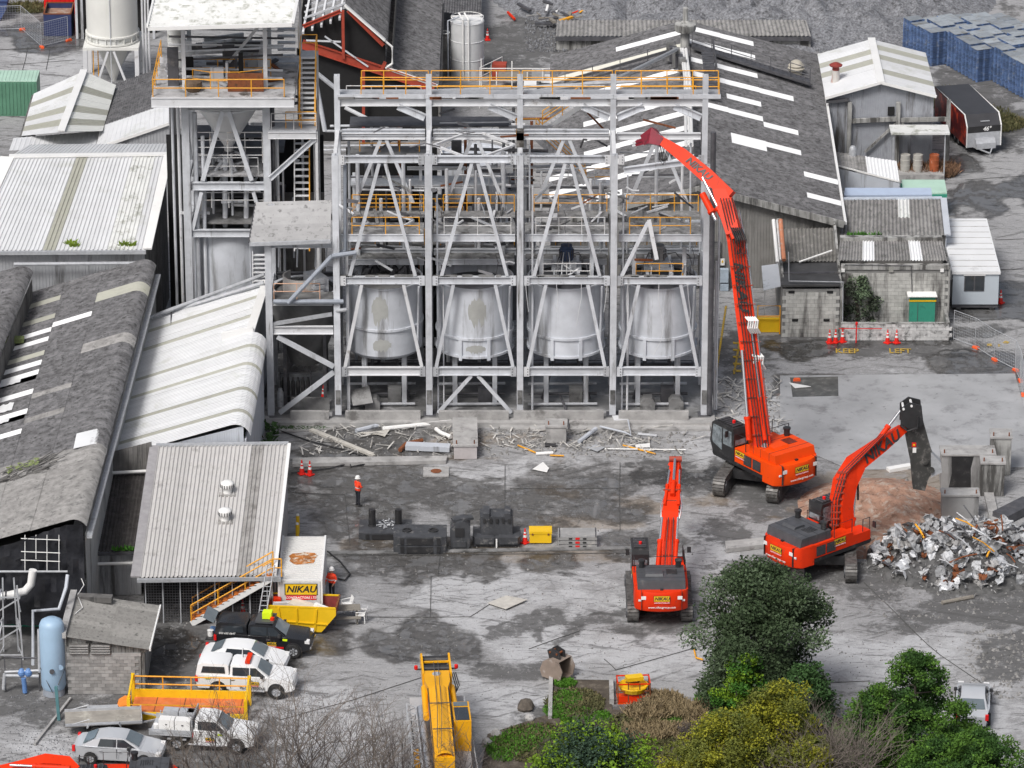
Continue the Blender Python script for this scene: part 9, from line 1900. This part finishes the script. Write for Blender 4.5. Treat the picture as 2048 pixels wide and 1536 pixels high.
def conifer(label,base,h,w,n):
    g=thing('conifer_tree',label,'tree',base); b=B(); b.tube([(0,0,-.1),(0,0,h*.95)],[.16,.03],8); ob('trunk',b,BARK,g)
    for half,mt in((0,CON),(1,CTIP)):
        cl=[]
        for k in range(95):
            f=rnd.random()**1.0; a=rnd.uniform(0,6.283); rad=w*(1-f)**.62*.95+.2; d=rnd.uniform(.15,1) if half==0 else rnd.uniform(.85,1.1); c=V((math.cos(a)*rad*d,math.sin(a)*rad*d,h*(.08+.9*f)-rad*.05*d+(.12 if half else 0))); cl.append((c,(.34+w*.17*(1-f),.24)))
        leafy(g,'crown' ,cl,int(n*(.7 if half==0 else .3)),.12,mt,up=.8)
    for k in range(12): a=k*2.4; z=h*(.1+.07*k); r=w*(1-z/h); b=B(); b.tube([(0,0,z),(math.cos(a)*r,math.sin(a)*r,z-.1)],[.05,.015],5); ob('limb',b,BARK,g)
for px,py,h,w,n,lab in((1825,1535,6.4,3.6,46000,'tall pointed green conifer beside the hidden silver car'),(1960,1640,4.8,4.2,40000,'spreading green conifer at the lower right corner'),(1880,1625,4.0,3.2,26000,'low green conifer between the pointed one and corner'),(1740,1545,4.6,2.1,18000,'slim green conifer left of the pointed one')): conifer(lab,P(px,py),h,w,n)
broadleaf('dark glossy bush with yellow-green tips at the bottom edge',P(1195,1580),3.2,3.0,22000,.14,leafmat('glossy_dark_leaf',(.035,.065,.04),(.07,.11,.07)),BRT,'bush','bush',low=.2)
broadleaf('wall shrub with dark lower leaves and pale top against block store',P(1718,648),3.5,1.3,7000,.13,leafmat('wall_shrub_leaf',(.04,.05,.035),(.10,.14,.09)),leafmat('pale_shrub_leaf',(.16,.22,.13),(.08,.12,.07)),'shrub','shrub',low=.05)
# bare winter shrubs
def bare(label,base,h,seed,mt,stems=7,lean=.5,dep=5):
    g=thing('bare_shrub',label,'shrub',base,0,'bare winter shrubs'); r_=random.Random(seed)
    for s in range(stems):
        b=B()
        def grow(p,d,l,r,k):
            q=p+d*l*.5+V((r_.uniform(-.06,.06),r_.uniform(-.06,.06),0))*l; e=q+(d+V((r_.uniform(-.25,.25),r_.uniform(-.25,.25),r_.uniform(-.05,.15)))).normalized()*l*.5; b.tube([p,q,e],[r,r*.8,r*.65],4 if k>2 else 3,False)
            if k==0: return
            for c in range(r_.choice([2,2,3])): grow(e if c else q,(d+V((r_.gauss(0,.5),r_.gauss(0,.5),r_.gauss(.1,.28)))).normalized(),l*r_.uniform(.6,.88),r*.66,k-1)
        a=r_.uniform(0,6.283); grow(V((r_.uniform(-.3,.3),r_.uniform(-.3,.3),-.05)),V((math.cos(a)*lean,math.sin(a)*lean,1)).normalized(),h*.31,.048,dep); ob('stem',b,mt,g,fix=False)
TW=mat('grey_twig',(.17,.145,.125),.9,0,.3,5); TWD=mat('dark_twig',(.10,.085,.08),.9,0,.3,5)
for k,(px,py,h,lab) in enumerate(((470,1600,4.2,'bare grey shrub in front of the flatbed pickup bonnet'),(560,1610,5.6,'tallest bare shrub right of the flatbed pickup'),(640,1610,4.4,'bare shrub between the tallest one and the crane'),(730,1620,4.6,'bare shrub just left of the crane jib'),(810,1625,3.8,'bare shrub overlapping the crane jib foot'),(395,1600,2.8,'low bare shrub between silver saloon and flatbed pickup'),(905,1625,3.4,'bare shrub overlapping the crane cab foot'))): bare(lab,P(px,py),h*1.5,k+3,TW if k%2 else TWD,9,.55)
for k,(px,py,h,lab) in enumerate(((1640,1600,6.2,'bare twiggy shrub right of the golden shrubs'),(1710,1600,5.6,'bare twiggy shrub left of the pointed conifer'),(1580,1610,4.6,'bare twiggy shrub beneath the golden shrubs'),(1180,1480,1.6,'tangled bare brambles on the planted plot'),(1120,1520,1.6,'dead bare brambles below the planted plot'),(1380,1480,1.3,'dead twigs beside the dry grass'))): bare(lab,P(px,py),h,k+40,TW if k<3 else TWD,12,.9 if k>2 else .5)
# soil plot, grass, dry grass
for nm,pts in(('soil_plot',[(1104,1360),(1220,1362),(1224,1420),(1440,1440),(1500,1545),(960,1560),(975,1470),(1098,1430)]),): b=B(); c=[P(*p) for p in pts]; b.prism(c,(0,0,.06)); ob(nm,b,mat('dark_soil',(.085,.07,.055),.95,0,.4,1.5,(.16,.14,.11),.55,1.5,bump=.6),None,kind='structure')
b=B(); c=[P(*p) for p in [(2020,1560),(1300,1560),(1330,1490),(1440,1440),(1560,1420),(1660,1430)]]; b.prism(c,(0,0,.05)); ob('soil_plot',b,MT['dark_soil'],None,kind='structure')
def grass(lab,spots,n,hh,mt,name='grass'):
    b=B()
    for k in range(n):
        px,py,rx,ry=spots[rnd.randrange(len(spots))]; a=rnd.uniform(0,6.283); d=math.sqrt(rnd.random()); q=P(px+rx*d*math.cos(a),py+ry*d*math.sin(a)); q.z=.05; l=hh*rnd.uniform(.4,1.2); e=V((rnd.gauss(0,.35),rnd.gauss(0,.35),1)).normalized()*l; s=V((rnd.uniform(-1,1),rnd.uniform(-1,1),0)).normalized()*.035; i=len(b.v)
        b.v+=[q-s,q+s,q+e*.7+s*.5,q+e+V((rnd.uniform(-.1,.1),rnd.uniform(-.1,.1),-.05))]; b.f.append((i,i+1,i+2,i+3))
    ob(name,b,mt,None,label=lab,cat='grass',kind='stuff',fix=False)
grass('bright green grass tufts on the planted plot',[(1135,1400,28,16),(1160,1440,40,22),(1060,1480,60,26),(1010,1500,40,26),(1205,1440,18,12),(1330,1450,40,14),(1130,1370,22,8),(1110,1425,20,14),(1420,1400,30,14)],8500,.26,mat('bright_grass',(.07,.19,.012),.8,0,.35,6,(.05,.12,.02),.52,2))
grass('olive grass and moss on the planted plot',[(1150,1410,60,30),(1080,1490,90,40),(1300,1460,100,34),(1250,1500,90,30)],11000,.25,mat('olive_grass',(.10,.10,.04),.85,0,.35,6,(.22,.18,.09),.52,2))
grass('pale dry grass beside the man-basket',[(1325,1410,40,14),(1300,1432,50,14),(1390,1430,50,16),(1400,1470,60,18),(1300,1470,50,16)],11000,.6,mat('dry_grass',(.27,.21,.12),.9,0,.3,5,(.2,.15,.1),.55,2),'dry_grass')
grass('rusty brown dead stalks below the drum shelter',[(1815,348,20,8),(1860,350,40,8),(1895,348,20,9)],3000,.8,mat('dead_stalks',(.26,.15,.09),.9,0,.3,5,(.12,.09,.06),.5,2),'dead_stalks')
grass('rough olive grass strip beside the pallet rows',[(1890,200,60,22),(1960,240,70,26),(1700,72,60,8),(1620,62,30,8),(55,18,50,10),(2010,250,40,16),(1660,62,40,6)],9000,.4,MT['olive_grass'])
grass('green moss strip along the left plinth edge',[(600,858,60,4),(560,856,30,5),(500,850,16,40)],2500,.12,mat('moss_strip',(.05,.11,.03),.9,0,.3,4))
for k,(px,py,s) in enumerate(((993,1472,.35),(973,1488,.3),(1060,1440,.3),(1052,1418,.5))):
    b=B(); b.lathe((0,0,0),[(s*.8,-.05),(s,.15),(s*.6,.35*s/.35),(.01,.42*s/.35)],7); 
    for p in b.v: p.x+=rnd.uniform(-.1,.1)*s; p.y+=rnd.uniform(-.1,.1)*s
    o=ob('boulder',b,CONC if k<3 else BARK,None,label=['pale boulder right of the crane on the plot','pale boulder lower left on the plot','grey boulder at the plot corner','dark stump at the plot edge'][k],cat='boulder' if k<3 else 'stump',kind='thing'); o.location=P(px,py)
